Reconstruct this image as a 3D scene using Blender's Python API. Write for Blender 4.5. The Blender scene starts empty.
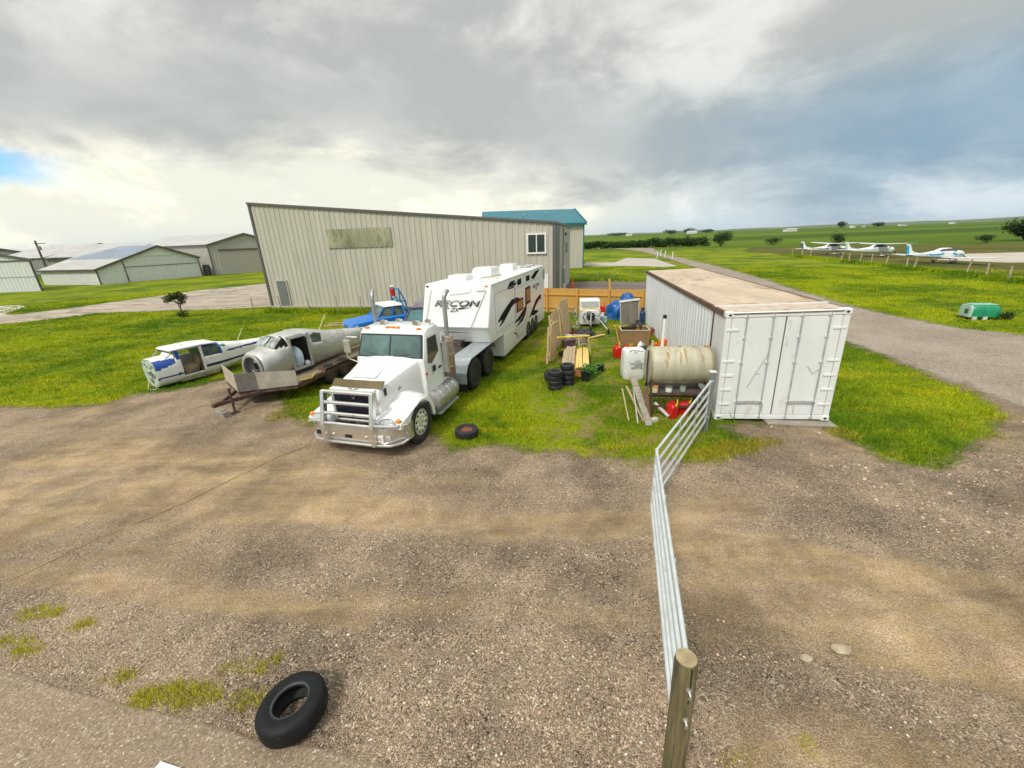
import bpy, math, random
import numpy as np
from mathutils import Vector, Matrix, noise as mnoise
R = math.radians
random.seed(7); rng = np.random.default_rng(7)
sc = bpy.context.scene
col = sc.collection

# ------------------------------------------------------------------ materials
class NT:
    def __init__(s, m):
        s.t = m.node_tree; s.n = s.t.nodes; s.l = s.t.links
    def __call__(s, typ, props=None, **ins):
        n = s.n.new(typ)
        for k, v in (props or {}).items(): setattr(n, k, v)
        for k, v in ins.items():
            key = int(k[1:]) if k[0] == 'i' and k[1:].isdigit() else k.replace('_', ' ')
            s.set(n.inputs[key], v)
        return n
    def set(s, sock, v):
        if isinstance(v, bpy.types.Node): v = v.outputs[0]
        if isinstance(v, bpy.types.NodeSocket): s.l.new(v, sock)
        else: sock.default_value = v
    def math(s, op, a, b=0.0, c=0.0, clamp=False):
        return s('ShaderNodeMath', dict(operation=op, use_clamp=clamp), i0=a, i1=b, i2=c)
    def mix(s, f, a, b, mode='MIX'):
        n = s.n.new('ShaderNodeMix'); n.data_type = 'RGBA'; n.blend_type = mode
        s.set(n.inputs[0], f); s.set(n.inputs[6], c4(a)); s.set(n.inputs[7], c4(b))
        return n.outputs[2]
    def ramp(s, f, a, b, lo=0.0, hi=1.0):
        return s('ShaderNodeMapRange', dict(interpolation_type='SMOOTHSTEP'), i0=f, i1=a, i2=b, i3=lo, i4=hi).outputs[0]
    def noise(s, vec, scale, detail=4, rough=.55, dist=0):
        return s('ShaderNodeTexNoise', None, Vector=vec, Scale=scale, Detail=detail, Roughness=rough, Distortion=dist)
def c4(c):
    if isinstance(c, (tuple, list)) and len(c) == 3: return (*c, 1)
    return c
MATS = {}
def newmat(name):
    m = bpy.data.materials.new(name); m.use_nodes = True
    t = NT(m); t.n.clear()
    out = t('ShaderNodeOutputMaterial')
    return m, t, out
def mat(name, colr, rough=.55, metal=0, var=.12, vs=5, bump=0, bs=30, dirt=None, da=.5, ds=2.5, stretch=(1, 1, 1), spec=.5, coat=0, alpha=1, trans=0):
    """painted / weathered surface: tone variation, dirt or rust patches, fine bump"""
    if name in MATS: return MATS[name]
    m, t, out = newmat(name)
    tc = t('ShaderNodeTexCoord'); v = tc.outputs['Object']
    mp = t('ShaderNodeMapping', None, Vector=v, Scale=stretch).outputs[0]
    n1 = t.noise(mp, vs, 5, .6)
    f = t.ramp(n1, .3, .7)
    base = t.mix(f, tuple(c * (1 - var) for c in colr), tuple(min(1, c * (1 + var)) for c in colr))
    rg = rough
    if dirt:
        n2 = t.noise(mp, ds, 7, .68)
        th = 1 - da
        d = t.ramp(n2, .38 + th * .24, .50 + th * .26)
        base = t.mix(d, base, dirt)
        rg = t('ShaderNodeMapRange', None, i0=d, i3=rough, i4=min(1, rough + .3)).outputs[0]
    p = t('ShaderNodeBsdfPrincipled', None, Base_Color=base, Roughness=rg, Metallic=metal, Alpha=alpha)
    p.inputs['Specular IOR Level'].default_value = spec
    p.inputs['Coat Weight'].default_value = coat
    p.inputs['Transmission Weight'].default_value = trans
    if bump:
        nb = t.noise(mp, bs, 4, .6)
        b = t('ShaderNodeBump', None, Strength=bump, Distance=.02, Height=nb.outputs[0])
        t.l.new(b.outputs[0], p.inputs['Normal'])
    t.l.new(p.outputs[0], out.inputs[0])
    MATS[name] = m
    return m

# ------------------------------------------------------------------ mesh helper
class MB:
    def __init__(s, M=None): s.v = []; s.f = []; s.mi = []; s.m = 0; s.M = M
    def add(s, vs, fs):
        o = len(s.v)
        if s.M is not None: vs = [tuple(s.M @ Vector(p)) for p in vs]
        s.v += [tuple(p) for p in vs]
        for f in fs: s.f.append(tuple(i + o for i in f)); s.mi.append(s.m)
        return s
    def box(s, x0, x1, y0, y1, z0, z1):
        x0, x1 = sorted((x0, x1)); y0, y1 = sorted((y0, y1)); z0, z1 = sorted((z0, z1))
        return s.add([(x0,y0,z0),(x1,y0,z0),(x1,y1,z0),(x0,y1,z0),(x0,y0,z1),(x1,y0,z1),(x1,y1,z1),(x0,y1,z1)],
              [(0,3,2,1),(4,5,6,7),(0,1,5,4),(1,2,6,5),(2,3,7,6),(3,0,4,7)])
    def bar(s, a, b, w, h, up=(0, 0, 1)):
        """rectangular bar from a to b, w across, h along up"""
        a = Vector(a); b = Vector(b); d = (b - a).normalized(); u = Vector(up)
        x = d.cross(u)
        if x.length < 1e-4: x = d.cross(Vector((1, 0, 0)))
        x.normalize(); u = x.cross(d).normalized()
        vs = []
        for p in (a, b):
            for sx, su in ((-1,-1),(1,-1),(1,1),(-1,1)): vs.append(p + x*(sx*w/2) + u*(su*h/2))
        return s.add(vs, [(0,1,2,3),(7,6,5,4),(0,4,5,1),(1,5,6,2),(2,6,7,3),(3,7,4,0)])
    def prism(s, pts, ax, a, b):
        """extrude polygon; ax x: (y,z), y: (x,z), z: (x,y)"""
        n = len(pts)
        def P(p, t): return {'x': (t, p[0], p[1]), 'y': (p[0], t, p[1]), 'z': (p[0], p[1], t)}[ax]
        vs = [P(p, a) for p in pts] + [P(p, b) for p in pts]
        area = sum(pts[i][0]*pts[(i+1)%n][1]-pts[(i+1)%n][0]*pts[i][1] for i in range(n))
        flip = (area > 0) == (ax != 'y')
        flip = flip == (b > a)
        lo = tuple(range(n)); hi = tuple(range(n, 2*n))
        fs = [lo[::-1] if flip else lo, hi if flip else hi[::-1]]
        for i in range(n):
            j = (i+1) % n
            fs.append((i, j, n+j, n+i) if flip else (j, i, n+i, n+j))
        return s.add(vs, fs)
    def loft(s, rings, cap=True, closed=True):
        n = len(rings[0]); vs = [p for r in rings for p in r]; fs = []
        for k in range(len(rings)-1):
            for i in range(n if closed else n-1):
                j = (i+1) % n
                fs.append((k*n+i, k*n+j, (k+1)*n+j, (k+1)*n+i))
        if cap and closed:
            fs.append(tuple(range(n))[::-1]); fs.append(tuple((len(rings)-1)*n+i for i in range(n)))
        return s.add(vs, fs)
    def tube(s, path, r, n=8, cap=True):
        P = [Vector(p) for p in path]; rings = []
        rr = r if isinstance(r, (list, tuple)) else [r]*len(P)
        prev = None
        for i, p in enumerate(P):
            d = (P[min(i+1, len(P)-1)] - P[max(i-1, 0)]).normalized()
            if prev is None:
                x = d.orthogonal().normalized()
            else:
                x = (prev - d*prev.dot(d)).normalized()
            prev = x; y = d.cross(x)
            rings.append([p + (x*math.cos(2*math.pi*k/n) + y*math.sin(2*math.pi*k/n))*rr[i] for k in range(n)])
        return s.loft(rings, cap)
    def lathe(s, prof, n=24, M=None, close=False):
        """prof: (r,h) pairs about local z, placed by M"""
        M = M or Matrix.Identity(4)
        rings = [[M @ Vector((r*math.cos(2*math.pi*k/n), r*math.sin(2*math.pi*k/n), h)) for k in range(n)] for r, h in prof]
        if close: rings.append(rings[0])
        return s.loft(rings, cap=not close)
    def ball(s, c, r, n=10, m=6, sc3=(1, 1, 1)):
        rings = []
        for i in range(1, m):
            a = math.pi*i/m
            rings.append([(c[0]+r*sc3[0]*math.sin(a)*math.cos(2*math.pi*k/n), c[1]+r*sc3[1]*math.sin(a)*math.sin(2*math.pi*k/n), c[2]-r*sc3[2]*math.cos(a)) for k in range(n)])
        return s.loft(rings)
    def ribbon(s, pts, widths, ax, at, th=.003):
        """thin solid stripe on a side plane; pts are 2D, ax the plane normal axis"""
        up = []; dn = []
        for i, p in enumerate(pts):
            a = Vector(pts[max(i-1, 0)]); b = Vector(pts[min(i+1, len(pts)-1)]); d = (b-a).normalized(); nrm = Vector((-d.y, d.x))
            w = widths[i] if isinstance(widths, (list, tuple)) else widths
            up.append(tuple(Vector(p)+nrm*w/2)); dn.append(tuple(Vector(p)-nrm*w/2))
        for i in range(len(pts)-1):
            s.prism([dn[i], dn[i+1], up[i+1], up[i]], ax, at, at+th)
        return s
    def build(s, name, mats, parent=None, smooth=False, bevel=0, seg=2, loc=None):
        me = bpy.data.meshes.new(name)
        me.from_pydata(s.v, [], s.f)
        if not isinstance(mats, (list, tuple)): mats = [mats]
        for m in mats: me.materials.append(m)
        if len(mats) > 1: me.polygons.foreach_set('material_index', s.mi)
        me.update()
        o = bpy.data.objects.new(name, me); col.objects.link(o)
        if smooth:
            me.polygons.foreach_set('use_smooth', [True]*len(me.polygons))
            me.set_sharp_from_angle(angle=R(38 if smooth is True else smooth))
        if bevel:
            b = o.modifiers.new('bevel', 'BEVEL'); b.width = bevel; b.segments = seg; b.limit_method = 'ANGLE'; b.angle_limit = R(40)
            b.harden_normals = False
        if parent is not None: o.parent = parent
        if loc is not None: o.location = loc
        return o
def tag(o, label=None, cat=None, group=None, kind=None):
    if label: o['label'] = label
    if cat: o['category'] = cat
    if group: o['group'] = group
    if kind: o['kind'] = kind
    return o
def thing(name, label, cat, loc=(0,0,0), rz=0, group=None, rot=None):
    o = bpy.data.objects.new(name, None); col.objects.link(o)
    o.empty_display_size = .2
    o.location = loc; o.rotation_euler = rot or (0, 0, R(rz))
    return tag(o, label, cat, group)
def kids(o): return [c for c in bpy.data.objects if c.parent == o]
def copy_tree(o, parent=None, loc=None, rz=None, label=None):
    c = o.copy(); col.objects.link(c)
    if parent is not None: c.parent = parent
    if loc is not None: c.location = loc
    if rz is not None: c.rotation_euler = (0, 0, R(rz))
    if label: c['label'] = label
    for k in kids(o): copy_tree(k, c)
    return c
def axis_x(c): return Matrix.Translation(c) @ Matrix.Rotation(R(90), 4, 'Y')   # lathe axis along +x
def axis_y(c): return Matrix.Translation(c) @ Matrix.Rotation(R(-90), 4, 'X')  # lathe axis along +y
def text_mesh(txt, size, name, m, parent, M, extrude=.004, shear=0, xs=1.0):
    cu = bpy.data.curves.new(name, 'FONT'); cu.body = txt; cu.size = size; cu.extrude = extrude; cu.shear = shear
    cu.align_x = 'CENTER'; cu.align_y = 'CENTER'
    t = bpy.data.objects.new(name, cu); col.objects.link(t)
    dg = bpy.context.evaluated_depsgraph_get()
    me = bpy.data.meshes.new_from_object(t.evaluated_get(dg))
    bpy.data.objects.remove(t); bpy.data.curves.remove(cu)
    me.transform(M @ Matrix.Diagonal((xs, 1, 1, 1)))
    me.materials.clear(); me.materials.append(m)
    o = bpy.data.objects.new(name, me); col.objects.link(o); o.parent = parent
    return o

# ------------------------------------------------------------------ camera
cam = bpy.data.cameras.new('camera'); camo = bpy.data.objects.new('camera', cam); col.objects.link(camo)
cam.sensor_width = 36; cam.lens = 400/1024*36; cam.clip_start = .05; cam.clip_end = 30000
p_, r_ = R(20.0), R(2.1)
fw = Vector((0, math.cos(p_), -math.sin(p_))); up0 = Vector((0, math.sin(p_), math.cos(p_))); xr0 = Vector((1, 0, 0))
X = xr0*math.cos(r_) - up0*math.sin(r_); U = up0*math.cos(r_) + xr0*math.sin(r_)
mw = Matrix((X, U, -fw)).transposed().to_4x4(); mw.translation = (0, 0, 4.5)
camo.matrix_world = mw
sc.camera = camo

# ------------------------------------------------------------------ light
SUN_EL, SUN_AZ = 50, 214            # azimuth clockwise from +Y: behind the viewer, a little to the left
wd = bpy.data.worlds.new('World'); sc.world = wd; wd.use_nodes = True
t = NT(wd); t.n.clear()
wo = t('ShaderNodeOutputWorld')
sky = t('ShaderNodeTexSky', dict(sky_type='NISHITA', sun_disc=False, sun_elevation=R(SUN_EL), sun_rotation=R(SUN_AZ)))
tc = t('ShaderNodeTexCoord'); D = tc.outputs['Generated']
sx = t('ShaderNodeSeparateXYZ', None, Vector=D)
dx, dy, dz = sx.outputs
el = t.math('ARCSINE', dz)                       # elevation (radians)
az = t.math('ARCTAN2', dx, dy)                   # azimuth from +Y, right positive
zc = t.math('MAXIMUM', t.math('ADD', dz, .10), .02)
cu = t('ShaderNodeCombineXYZ', None, i0=t.math('DIVIDE', dx, zc), i1=t.math('DIVIDE', dy, zc), i2=0.0)
na = t.noise(t('ShaderNodeMapping', None, Vector=cu, Location=(3.1, 1.7, .4), Scale=(1, .9, 1)), .55, 9, .58, .25)
nb = t.noise(t('ShaderNodeMapping', None, Vector=D, Location=(9.1, 4.7, .4), Scale=(1, 1, 1.9)), 4.2, 9, .62, .35)
nd = t.noise(t('ShaderNodeMapping', None, Vector=D, Location=(1.3, .7, 2.4), Scale=(1, 1, 2.6)), 3.4, 9, .60, .45)
nl = t.noise(t('ShaderNodeMapping', None, Vector=D, Location=(4.3, 2.7, 1.4), Scale=(1, 1, 1.6)), 1.7, 4, .5, .2)
mixn = t.math('ADD', t.math('ADD', t.math('MULTIPLY', na, .34), t.math('MULTIPLY', nb, .40)), t.math('MULTIPLY', nl, .26))
# right side of the sky is bluer and heavier, left warmer
right = t.ramp(az, .0, .80)
blu = t.math('MULTIPLY', right, t.ramp(el, .34, .12))
lightc = t.mix(blu, (.505, .51, .478), (.40, .455, .475))
darkc = t.mix(blu, (.30, .312, .30), (.195, .27, .325))
cl = t.mix(t.ramp(mixn, .43, .575), darkc, lightc)
# heavier belly of the deck just above the bright band
belly = t.math('MULTIPLY', t.ramp(t.math('ABSOLUTE', t.math('SUBTRACT', t.math('ADD', el, t.math('MULTIPLY', t.math('SUBTRACT', nl, .5), .25)), t.ramp(az, -.3, .7, .25, .145))), .13, .0), .75)
cl = t.mix(belly, cl, t.mix(right, (.30, .315, .305), (.15, .235, .31)))
# bright broken band under the cloud deck, near the horizon; its upper edge is ragged
edge = t.math('ADD', el, t.math('MULTIPLY', t.math('SUBTRACT', nd, .5), .30))
top = t.ramp(az, -.2, .62, .155, .055)
bf = t.ramp(t.math('SUBTRACT', edge, top), .05, -.05)
bandc = t.mix(t.ramp(az, .05, .55), (.72, .69, .55), (.46, .51, .54))
bandc = t.mix(t.ramp(nb, .45, .60), t.mix(right, (.55, .555, .475), (.30, .38, .44)), bandc)
cl = t.mix(t.math('MULTIPLY', bf, .95), cl, bandc)
# clear hole low on the left, and thin pale blue right at the horizon
bl = t.math('MULTIPLY', t.ramp(az, -.74, -.86), t.ramp(t.math('ABSOLUTE', t.math('SUBTRACT', t.math('ADD', el, t.math('MULTIPLY', t.math('SUBTRACT', nb, .5), .16)), .130)), .036, .010))
hz = t.math('MULTIPLY', t.ramp(el, .06, .0), t.ramp(nd, .72, .35))
skyc = t.mix(1.0, sky.outputs[0], (.42, .92, 1.30), 'MULTIPLY')
skyc = t('ShaderNodeVectorMath', dict(operation='SCALE'), i0=skyc, Scale=.10).outputs[0]
cl = t.mix(t.math('MULTIPLY', hz, .5), cl, (.345, .445, .52))
# the overcast deck overhead is brighter than its lower rim (standard overcast sky)
zen = t.ramp(el, .50, 1.0, .97, 1.9)
cl = t('ShaderNodeVectorMath', dict(operation='SCALE'), i0=cl, Scale=zen).outputs[0]
full = t.mix(t.math('MULTIPLY', bl, .9), cl, skyc)
bg = t('ShaderNodeBackground', None, Color=full, Strength=1.0)
t.l.new(bg.outputs[0], wo.inputs[0])
sl = bpy.data.lights.new('sun', 'SUN'); sl.energy = 1.5; sl.angle = R(10); sl.color = (1, .95, .86)
so = bpy.data.objects.new('sun', sl); col.objects.link(so)
sd = Vector((math.sin(R(SUN_AZ))*math.cos(R(SUN_EL)), math.cos(R(SUN_AZ))*math.cos(R(SUN_EL)), math.sin(R(SUN_EL))))
so.rotation_euler = sd.to_track_quat('Z', 'Y').to_euler()
so.location = sd*60
sc.view_settings.view_transform = 'Standard'; sc.view_settings.look = 'None'
sc.view_settings.exposure = .80; sc.view_settings.gamma = 1; sc.view_settings.use_curve_mapping = False
sc.cycles.max_bounces = 6; sc.cycles.diffuse_bounces = 3; sc.cycles.transparent_max_bounces = 12
sc.cycles.use_denoising = True
# ------------------------------------------------------------------ ground
def vnoise(x, y, seed=0):
    """smooth value noise, numpy"""
    xi = np.floor(x).astype(np.int64); yi = np.floor(y).astype(np.int64); xf = x-xi; yf = y-yi
    def h(a, b):
        n = (a*374761393 + b*668265263 + seed*1274126177) & 0x7fffffff
        n = ((n ^ (n >> 13))*1274126177) & 0x7fffffff
        return ((n ^ (n >> 16)) & 0xffff)/65535.0
    u = xf*xf*(3-2*xf); w = yf*yf*(3-2*yf)
    return (h(xi, yi)*(1-u)+h(xi+1, yi)*u)*(1-w)+(h(xi, yi+1)*(1-u)+h(xi+1, yi+1)*u)*w
def fbm(x, y, seed=0, o=4):
    r = 0; a = .5; s_ = 0
    for k in range(o):
        r = r+a*vnoise(x*2**k, y*2**k, seed+k); s_ += a; a *= .5
    return r/s_
def sdist(P, x, y):
    """signed distance to polygon P, positive inside"""
    P = np.array(P, float); n = len(P); d = np.full(x.shape, 1e18); ins = np.zeros(x.shape, bool)
    for i in range(n):
        a = P[i]; b = P[(i+1) % n]; e = b-a; wx = x-a[0]; wy = y-a[1]
        tt = np.clip((wx*e[0]+wy*e[1])/(e@e+1e-12), 0, 1)
        d = np.minimum(d, (wx-e[0]*tt)**2+(wy-e[1]*tt)**2)
        c = (a[1] > y) != (b[1] > y)
        with np.errstate(divide='ignore', invalid='ignore'):
            ins ^= c & (x < (b[0]-a[0])*(y-a[1])/(b[1]-a[1]+1e-15)+a[0])
    return np.where(ins, 1, -1)*np.sqrt(d)
def segd(pts, x, y):
    d = np.full(x.shape, 1e9)
    for a, b in zip(pts[:-1], pts[1:]):
        ex, ey = b[0]-a[0], b[1]-a[1]; wx = x-a[0]; wy = y-a[1]
        tt = np.clip((wx*ex+wy*ey)/(ex*ex+ey*ey), 0, 1); d = np.minimum(d, np.hypot(wx-ex*tt, wy-ey*tt))
    return d
YARD = [(-34,12.6),(-16.4,11.97),(-14.2,11.7),(-13.0,11.8),(-12.6,12.7),(-11.2,13.1),(-10.5,14.0),(-9.0,13.6),(-7.7,13.1),(-7.5,12.1),(-6.4,10.4),(-5.4,9.75),(-5.0,11.2),(-3.8,10.5),(-1.8,8.6),(-1.36,8.1),(-.33,8.25),(.34,7.83),(1.0,7.8),(1.8,7.5),(2.9,7.25),(3.85,7.2),(4.97,7.5),(5.3,8.0),(5.0,8.7),(6.2,8.9),(7.44,8.7),(7.5,7.9),(7.44,7.04),(8.04,6.62),(10.2,7.6),(12.0,8.7),(12.8,9.8),(13.4,13),(26,14),(34,10),(34,-14),(-34,-14)]
ROAD = [(12.7,8.6),(13.0,10.08),(13.34,12.27),(13.66,15.02),(14.73,19.26),(16.85,25.87),(19.79,34.76),(22.46,44.59),(25.52,57.98),(29.84,79.0),(36.2,114.5),(37.0,131),(36,142),(30,150),(24,154),(26,158),(36,153),(45,139),(46,131.5),(41.84,118.85),(34.66,91.95),(30.99,70.66),(28.0,54.54),(24.73,40.18),(22.06,30.61),(20.3,23.52),(20.0,20.08),(20.2,17.23),(22.6,14.0),(26,10),(22,6)]
TAXI = [(-60,19),(-42.87,34.2),(-40.73,33.4),(-39.87,34.54),(-38.89,36.96),(-38.73,38.69),(-37.3,43.92),(-36.71,49.05),(-33.64,51.74),(-31.86,55.32),(-29.5,61),(-15,63),(-12,40),(-17.6,33.4),(-19.0,32.6),(-22.9,32.09),(-28.22,32.5),(-33.0,32.6),(-34.11,30.68),(-35.17,29.33),(-36.49,28.6),(-52,15)]
PAVE = [(-12,5.2),(-6.09,3.33),(-5.16,3.08),(-4.16,2.86),(-3.28,2.68),(-2.59,2.5),(-1.96,2.42),(-1.24,2.25),(-.2,1.9),(.4,.4),(.4,-6),(-12,-6)]
DRIVE = [(4.6,34.2),(11.2,33.4),(14.8,38.0),(15.5,41.2),(11,42.2),(5.2,44.4)]
PAD = [(11.6,66.5),(20.2,60.5),(21.4,57.6),(24.0,58.6),(27.6,78),(24,84),(18.5,72),(14,74)]
RUNWAY = [(55.5,53.5),(56.5,46.0),(64,45.0),(100,38),(150,30),(150,46),(100,57),(76.25,60.8),(63.0,62.5)]
TAN = [([(-7.94,4.88),(-5.67,4.41),(-3.76,4.08),(-2.0,3.8)], .16), ([(1.9,4.3),(3.0,3.75),(3.95,3.47),(5.02,3.24),(6.5,2.7)], .42), ([(2.6,5.0),(4.06,4.5),(5.05,4.01),(6.34,3.6),(9,3)], .38),
       ([(-5.6,6.5),(-3.4,6.12),(-1.67,5.69),(-.2,5.4),(1.5,5.2)], .42), ([(2.1,2.4),(2.97,2.37),(3.6,1.9)], .3), ([(-11,8.6),(-9.09,8.43),(-6.31,7.79),(-3.63,6.9)], .5), ([(-12,5.4),(-8.76,5.6),(-7.5,6.8),(-5.2,7.1)], .45), ([(-14,7.5),(-9.5,7.0)], .6)]
GREY = [([(-9,3.9),(-6,3.6),(-3.5,3.4),(-1.5,3.1),(0,3.3)], .75), ([(-.8,2.2),(1.2,2.6),(3.2,3.0)], .8), ([(4.8,5.2),(6.2,5.0),(7.2,5.4),(10,6.6)], .7), ([(4.9,6.3),(6.5,6.6),(7.3,6.3)], .7), ([(-2.4,4.9),(.4,4.9),(2.0,4.4)], .6), ([(1.2,6.8),(2.6,6.6),(4.6,6.9)], .4), ([(7,3.2),(9,4.2)], .7)]
TRACKS = [[(-14,6.6),(-9,6.3),(-5,5.9),(0,5.5),(4,5.7)],[(-14,8.4),(-9,8.1),(-5,7.5),(0,6.6),(4,6.4)],[(-6,4.4),(-2,4.0),(2,3.6),(6,2.6)],[(2.4,4.6),(5,4.1),(9,3.6)],[(2.2,3.2),(5,2.9),(8,1.9)],[(6,7.2),(8,5.6),(11,4.6)],[(6.8,8.0),(9.2,6.2),(12,5.6)]]
def gmask(x, y):
    """0 packed tan earth .. 1 loose grey gravel"""
    wob = (fbm(x*.9, y*.9, 3)-.5)*1.1
    m = np.full(x.shape, .60)+(fbm(x*.55, y*.8, 11)-.5)*.9
    for p, w in GREY: m = m+.55*np.exp(-(np.maximum(segd(p, x, y)+wob*.6, 0)/w)**2)
    for p in TRACKS: m = m-.30*np.exp(-(np.maximum(segd(p, x, y)+wob*.25, 0)/.2)**2)
    for p, w in TAN: m = m-.85*np.exp(-(np.maximum(segd(p, x, y)+wob*.3, 0)/w)**2)
    return np.clip(m, 0, 1)
def sheet(name, poly, res, z, m, margin, bumpy=0, gm=False, lim=None):
    P = np.array(poly); x0, y0 = P.min(0)-margin; x1, y1 = P.max(0)+margin
    if lim: x0, x1, y0, y1 = max(x0, lim[0]), min(x1, lim[1]), max(y0, lim[2]), min(y1, lim[3])
    nx = max(2, int((x1-x0)/res)); ny = max(2, int((y1-y0)/res))
    gx, gy = np.meshgrid(np.linspace(x0, x1, nx+1), np.linspace(y0, y1, ny+1)); gx = gx.ravel(); gy = gy.ravel()
    sd = sdist(poly, gx, gy)
    keep = sd > -margin
    idx = np.arange((nx+1)*(ny+1)).reshape(ny+1, nx+1)
    q = np.stack([idx[:-1,:-1], idx[:-1,1:], idx[1:,1:], idx[1:,:-1]], -1).reshape(-1, 4)
    q = q[keep[q].all(1)]
    used = np.unique(q); mp = np.full(len(gx), -1); mp[used] = np.arange(len(used)); q = mp[q]
    gx = gx[used]; gy = gy[used]; sd = sd[used]
    zz = np.full(len(gx), float(z))
    if bumpy:
        zz += bumpy*fbm(gx*1.7, gy*1.7, 5)*np.clip(sd/.5, 0, 1)
        for cx_, cy_, ang in RUTS:
            dx_ = (gx-cx_)*math.cos(ang)+(gy-cy_)*math.sin(ang); dy_ = -(gx-cx_)*math.sin(ang)+(gy-cy_)*math.cos(ang)
            zz -= .018*np.exp(-(dx_/.42)**2-(dy_/.12)**2); zz += .02*np.exp(-(dx_/.5)**2-((dy_-.22)/.1)**2)
        for tr_ in TRACKS:
            dd = segd(tr_, gx, gy)+(fbm(gx*.7, gy*.7, 31)-.5)*.35; zz += (-.012*np.exp(-(dd/.13)**2)+.012*np.exp(-((dd-.24)/.09)**2))*(.4+fbm(gx*1.2, gy*1.2, 9))
        zz += .010*fbm(gx*6, gy*6, 15, 2)*np.clip(sd/.5, 0, 1)
        zz = np.maximum(zz, z)
    me = bpy.data.meshes.new(name)
    me.from_pydata(np.stack([gx, gy, zz], 1).tolist(), [], q.tolist())
    me.attributes.new('sd', 'FLOAT', 'POINT').data.foreach_set('value', sd.astype(np.float32))
    if gm: me.attributes.new('gm', 'FLOAT', 'POINT').data.foreach_set('value', gmask(gx, gy).astype(np.float32))
    me.polygons.foreach_set('use_smooth', [True]*len(me.polygons))
    me.materials.append(m); me.update()
    o = bpy.data.objects.new(name, me); col.objects.link(o)
    return tag(o, kind='structure')
RUTS = [(-12.6,9.9,.1),(-11.9,9.85,-.3),(-11.3,9.8,.2),(-10.8,9.75,-.2),(-11.6,8.3,.1),(-9.6,8.9,.05),(8.0,5.9,1.0),(7.95,5.65,.8),(8.6,6.2,.4),(3.2,6.9,.1),(9.4,5.2,.4)]

def grass_color(t, v, fine=True):
    n1 = t.noise(v, .16, 6, .62); n2 = t.noise(v, .9, 5, .65, .4)
    st = t('ShaderNodeMapping', None, Vector=v, Rotation=(0, 0, R(12)), Scale=(.35, 1.6, 1)).outputs[0]
    n3 = t.noise(st, .8, 5, .6)
    a = t.mix(t.ramp(n1, .38, .60), (.072, .140, .003), (.225, .270, .004))
    a = t.mix(t.ramp(n3, .50, .72, 0, .75), a, (.33, .305, .008))
    a = t.mix(t.ramp(n2, .60, .78, 0, .6), a, (.27, .215, .035))
    a = t.mix(t.ramp(n2, .46, .30, 0, .75), a, (.048, .105, .004))
    return a
def make_grass():
    m, t, out = newmat('grass_ground')
    v = t('ShaderNodeTexCoord').outputs['Object']
    a = grass_color(t, v)
    f1 = t.noise(v, 26, 3, .7); f2 = t.noise(v, 7, 4, .7)
    fine = t.math('MULTIPLY', t.ramp(f1, .28, .72, .55, 1.4), t.ramp(f2, .3, .7, .7, 1.25))
    near = t.mix(1.0, a, t('ShaderNodeCombineXYZ', None, i0=fine, i1=fine, i2=fine), 'MULTIPLY')
    # bare scuffed soil showing through here and there in the storage yard
    sx = t('ShaderNodeSeparateXYZ', None, Vector=v)
    inyard = t.math('MULTIPLY', t.ramp(sx.outputs[0], .2, 1.4), t.ramp(sx.outputs[0], 6.5, 5.2))
    inyard = t.math('MULTIPLY', inyard, t.ramp(sx.outputs[1], 24, 20))
    nsoil = t.noise(v, 1.3, 6, .7)
    soil = t.math('MULTIPLY', inyard, t.ramp(nsoil, .47, .58))
    near = t.mix(t.math('MULTIPLY', soil, .8), near, (.27, .20, .085))
    # fields toward the horizon: long crop strips
    far = t('ShaderNodeMapping', None, Vector=v, Rotation=(0, 0, R(-24)), Scale=(.0011, .0075, 1)).outputs[0]
    nf = t.noise(far, 1.0, 3, .5); 
    far2 = t('ShaderNodeMapping', None, Vector=v, Rotation=(0, 0, R(-24)), Scale=(.0005, .0022, 1)).outputs[0]
    vf = t('ShaderNodeTexVoronoi', dict(feature='F1'), Vector=far2, Scale=1.6)
    fc = t.mix(t.ramp(nf, .36, .62), (.036, .090, .003), (.110, .165, .005))
    fs = t('ShaderNodeSeparateColor', None, Color=vf.outputs['Color'])
    fc = t.mix(t.ramp(fs.outputs[0], .45, .8, 0, .7), fc, (.045, .095, .005))
    fc = t.mix(t.ramp(fs.outputs[1], .72, .9, 0, .65), fc, (.13, .14, .03))
    d = t('ShaderNodeVectorMath', dict(operation='LENGTH'), i0=v).outputs['Value']
    c = t.mix(t.ramp(d, 105, 150), near, fc)
    b = t('ShaderNodeBump', None, Strength=.9, Distance=.05, Height=t.math('ADD', f1, t.math('MULTIPLY', f2, 1.5)))
    p = t('ShaderNodeBsdfPrincipled', None, Base_Color=c, Roughness=.9); p.inputs['Specular IOR Level'].default_value = .15
    t.l.new(b.outputs[0], p.inputs['Normal']); t.l.new(p.outputs[0], out.inputs[0])
    return m
def blade_mat(name, tint=(1, 1, 1), flat=None):
    m, t, out = newmat(name)
    v = t('ShaderNodeTexCoord').outputs['Object']
    a = flat or grass_color(t, v)
    rnd = t('ShaderNodeNewGeometry').outputs['Random Per Island']
    a = t.mix(1.0, a, tuple(x*1.65 for x in tint), 'MULTIPLY')
    h = t('ShaderNodeHueSaturation', None, Color=a, Hue=t.ramp(rnd, 0, 1, .475, .515), Value=t.ramp(rnd, 0, 1, .7, 1.35))
    p = t('ShaderNodeBsdfPrincipled', None, Base_Color=h, Roughness=.7); p.inputs['Specular IOR Level'].default_value = .2
    tr = t('ShaderNodeBsdfTranslucent', None, Color=h)
    ms = t('ShaderNodeMixShader', None, Fac=.25); t.l.new(p.outputs[0], ms.inputs[1]); t.l.new(tr.outputs[0], ms.inputs[2])
    t.l.new(ms.outputs[0], out.inputs[0]); return m
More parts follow.
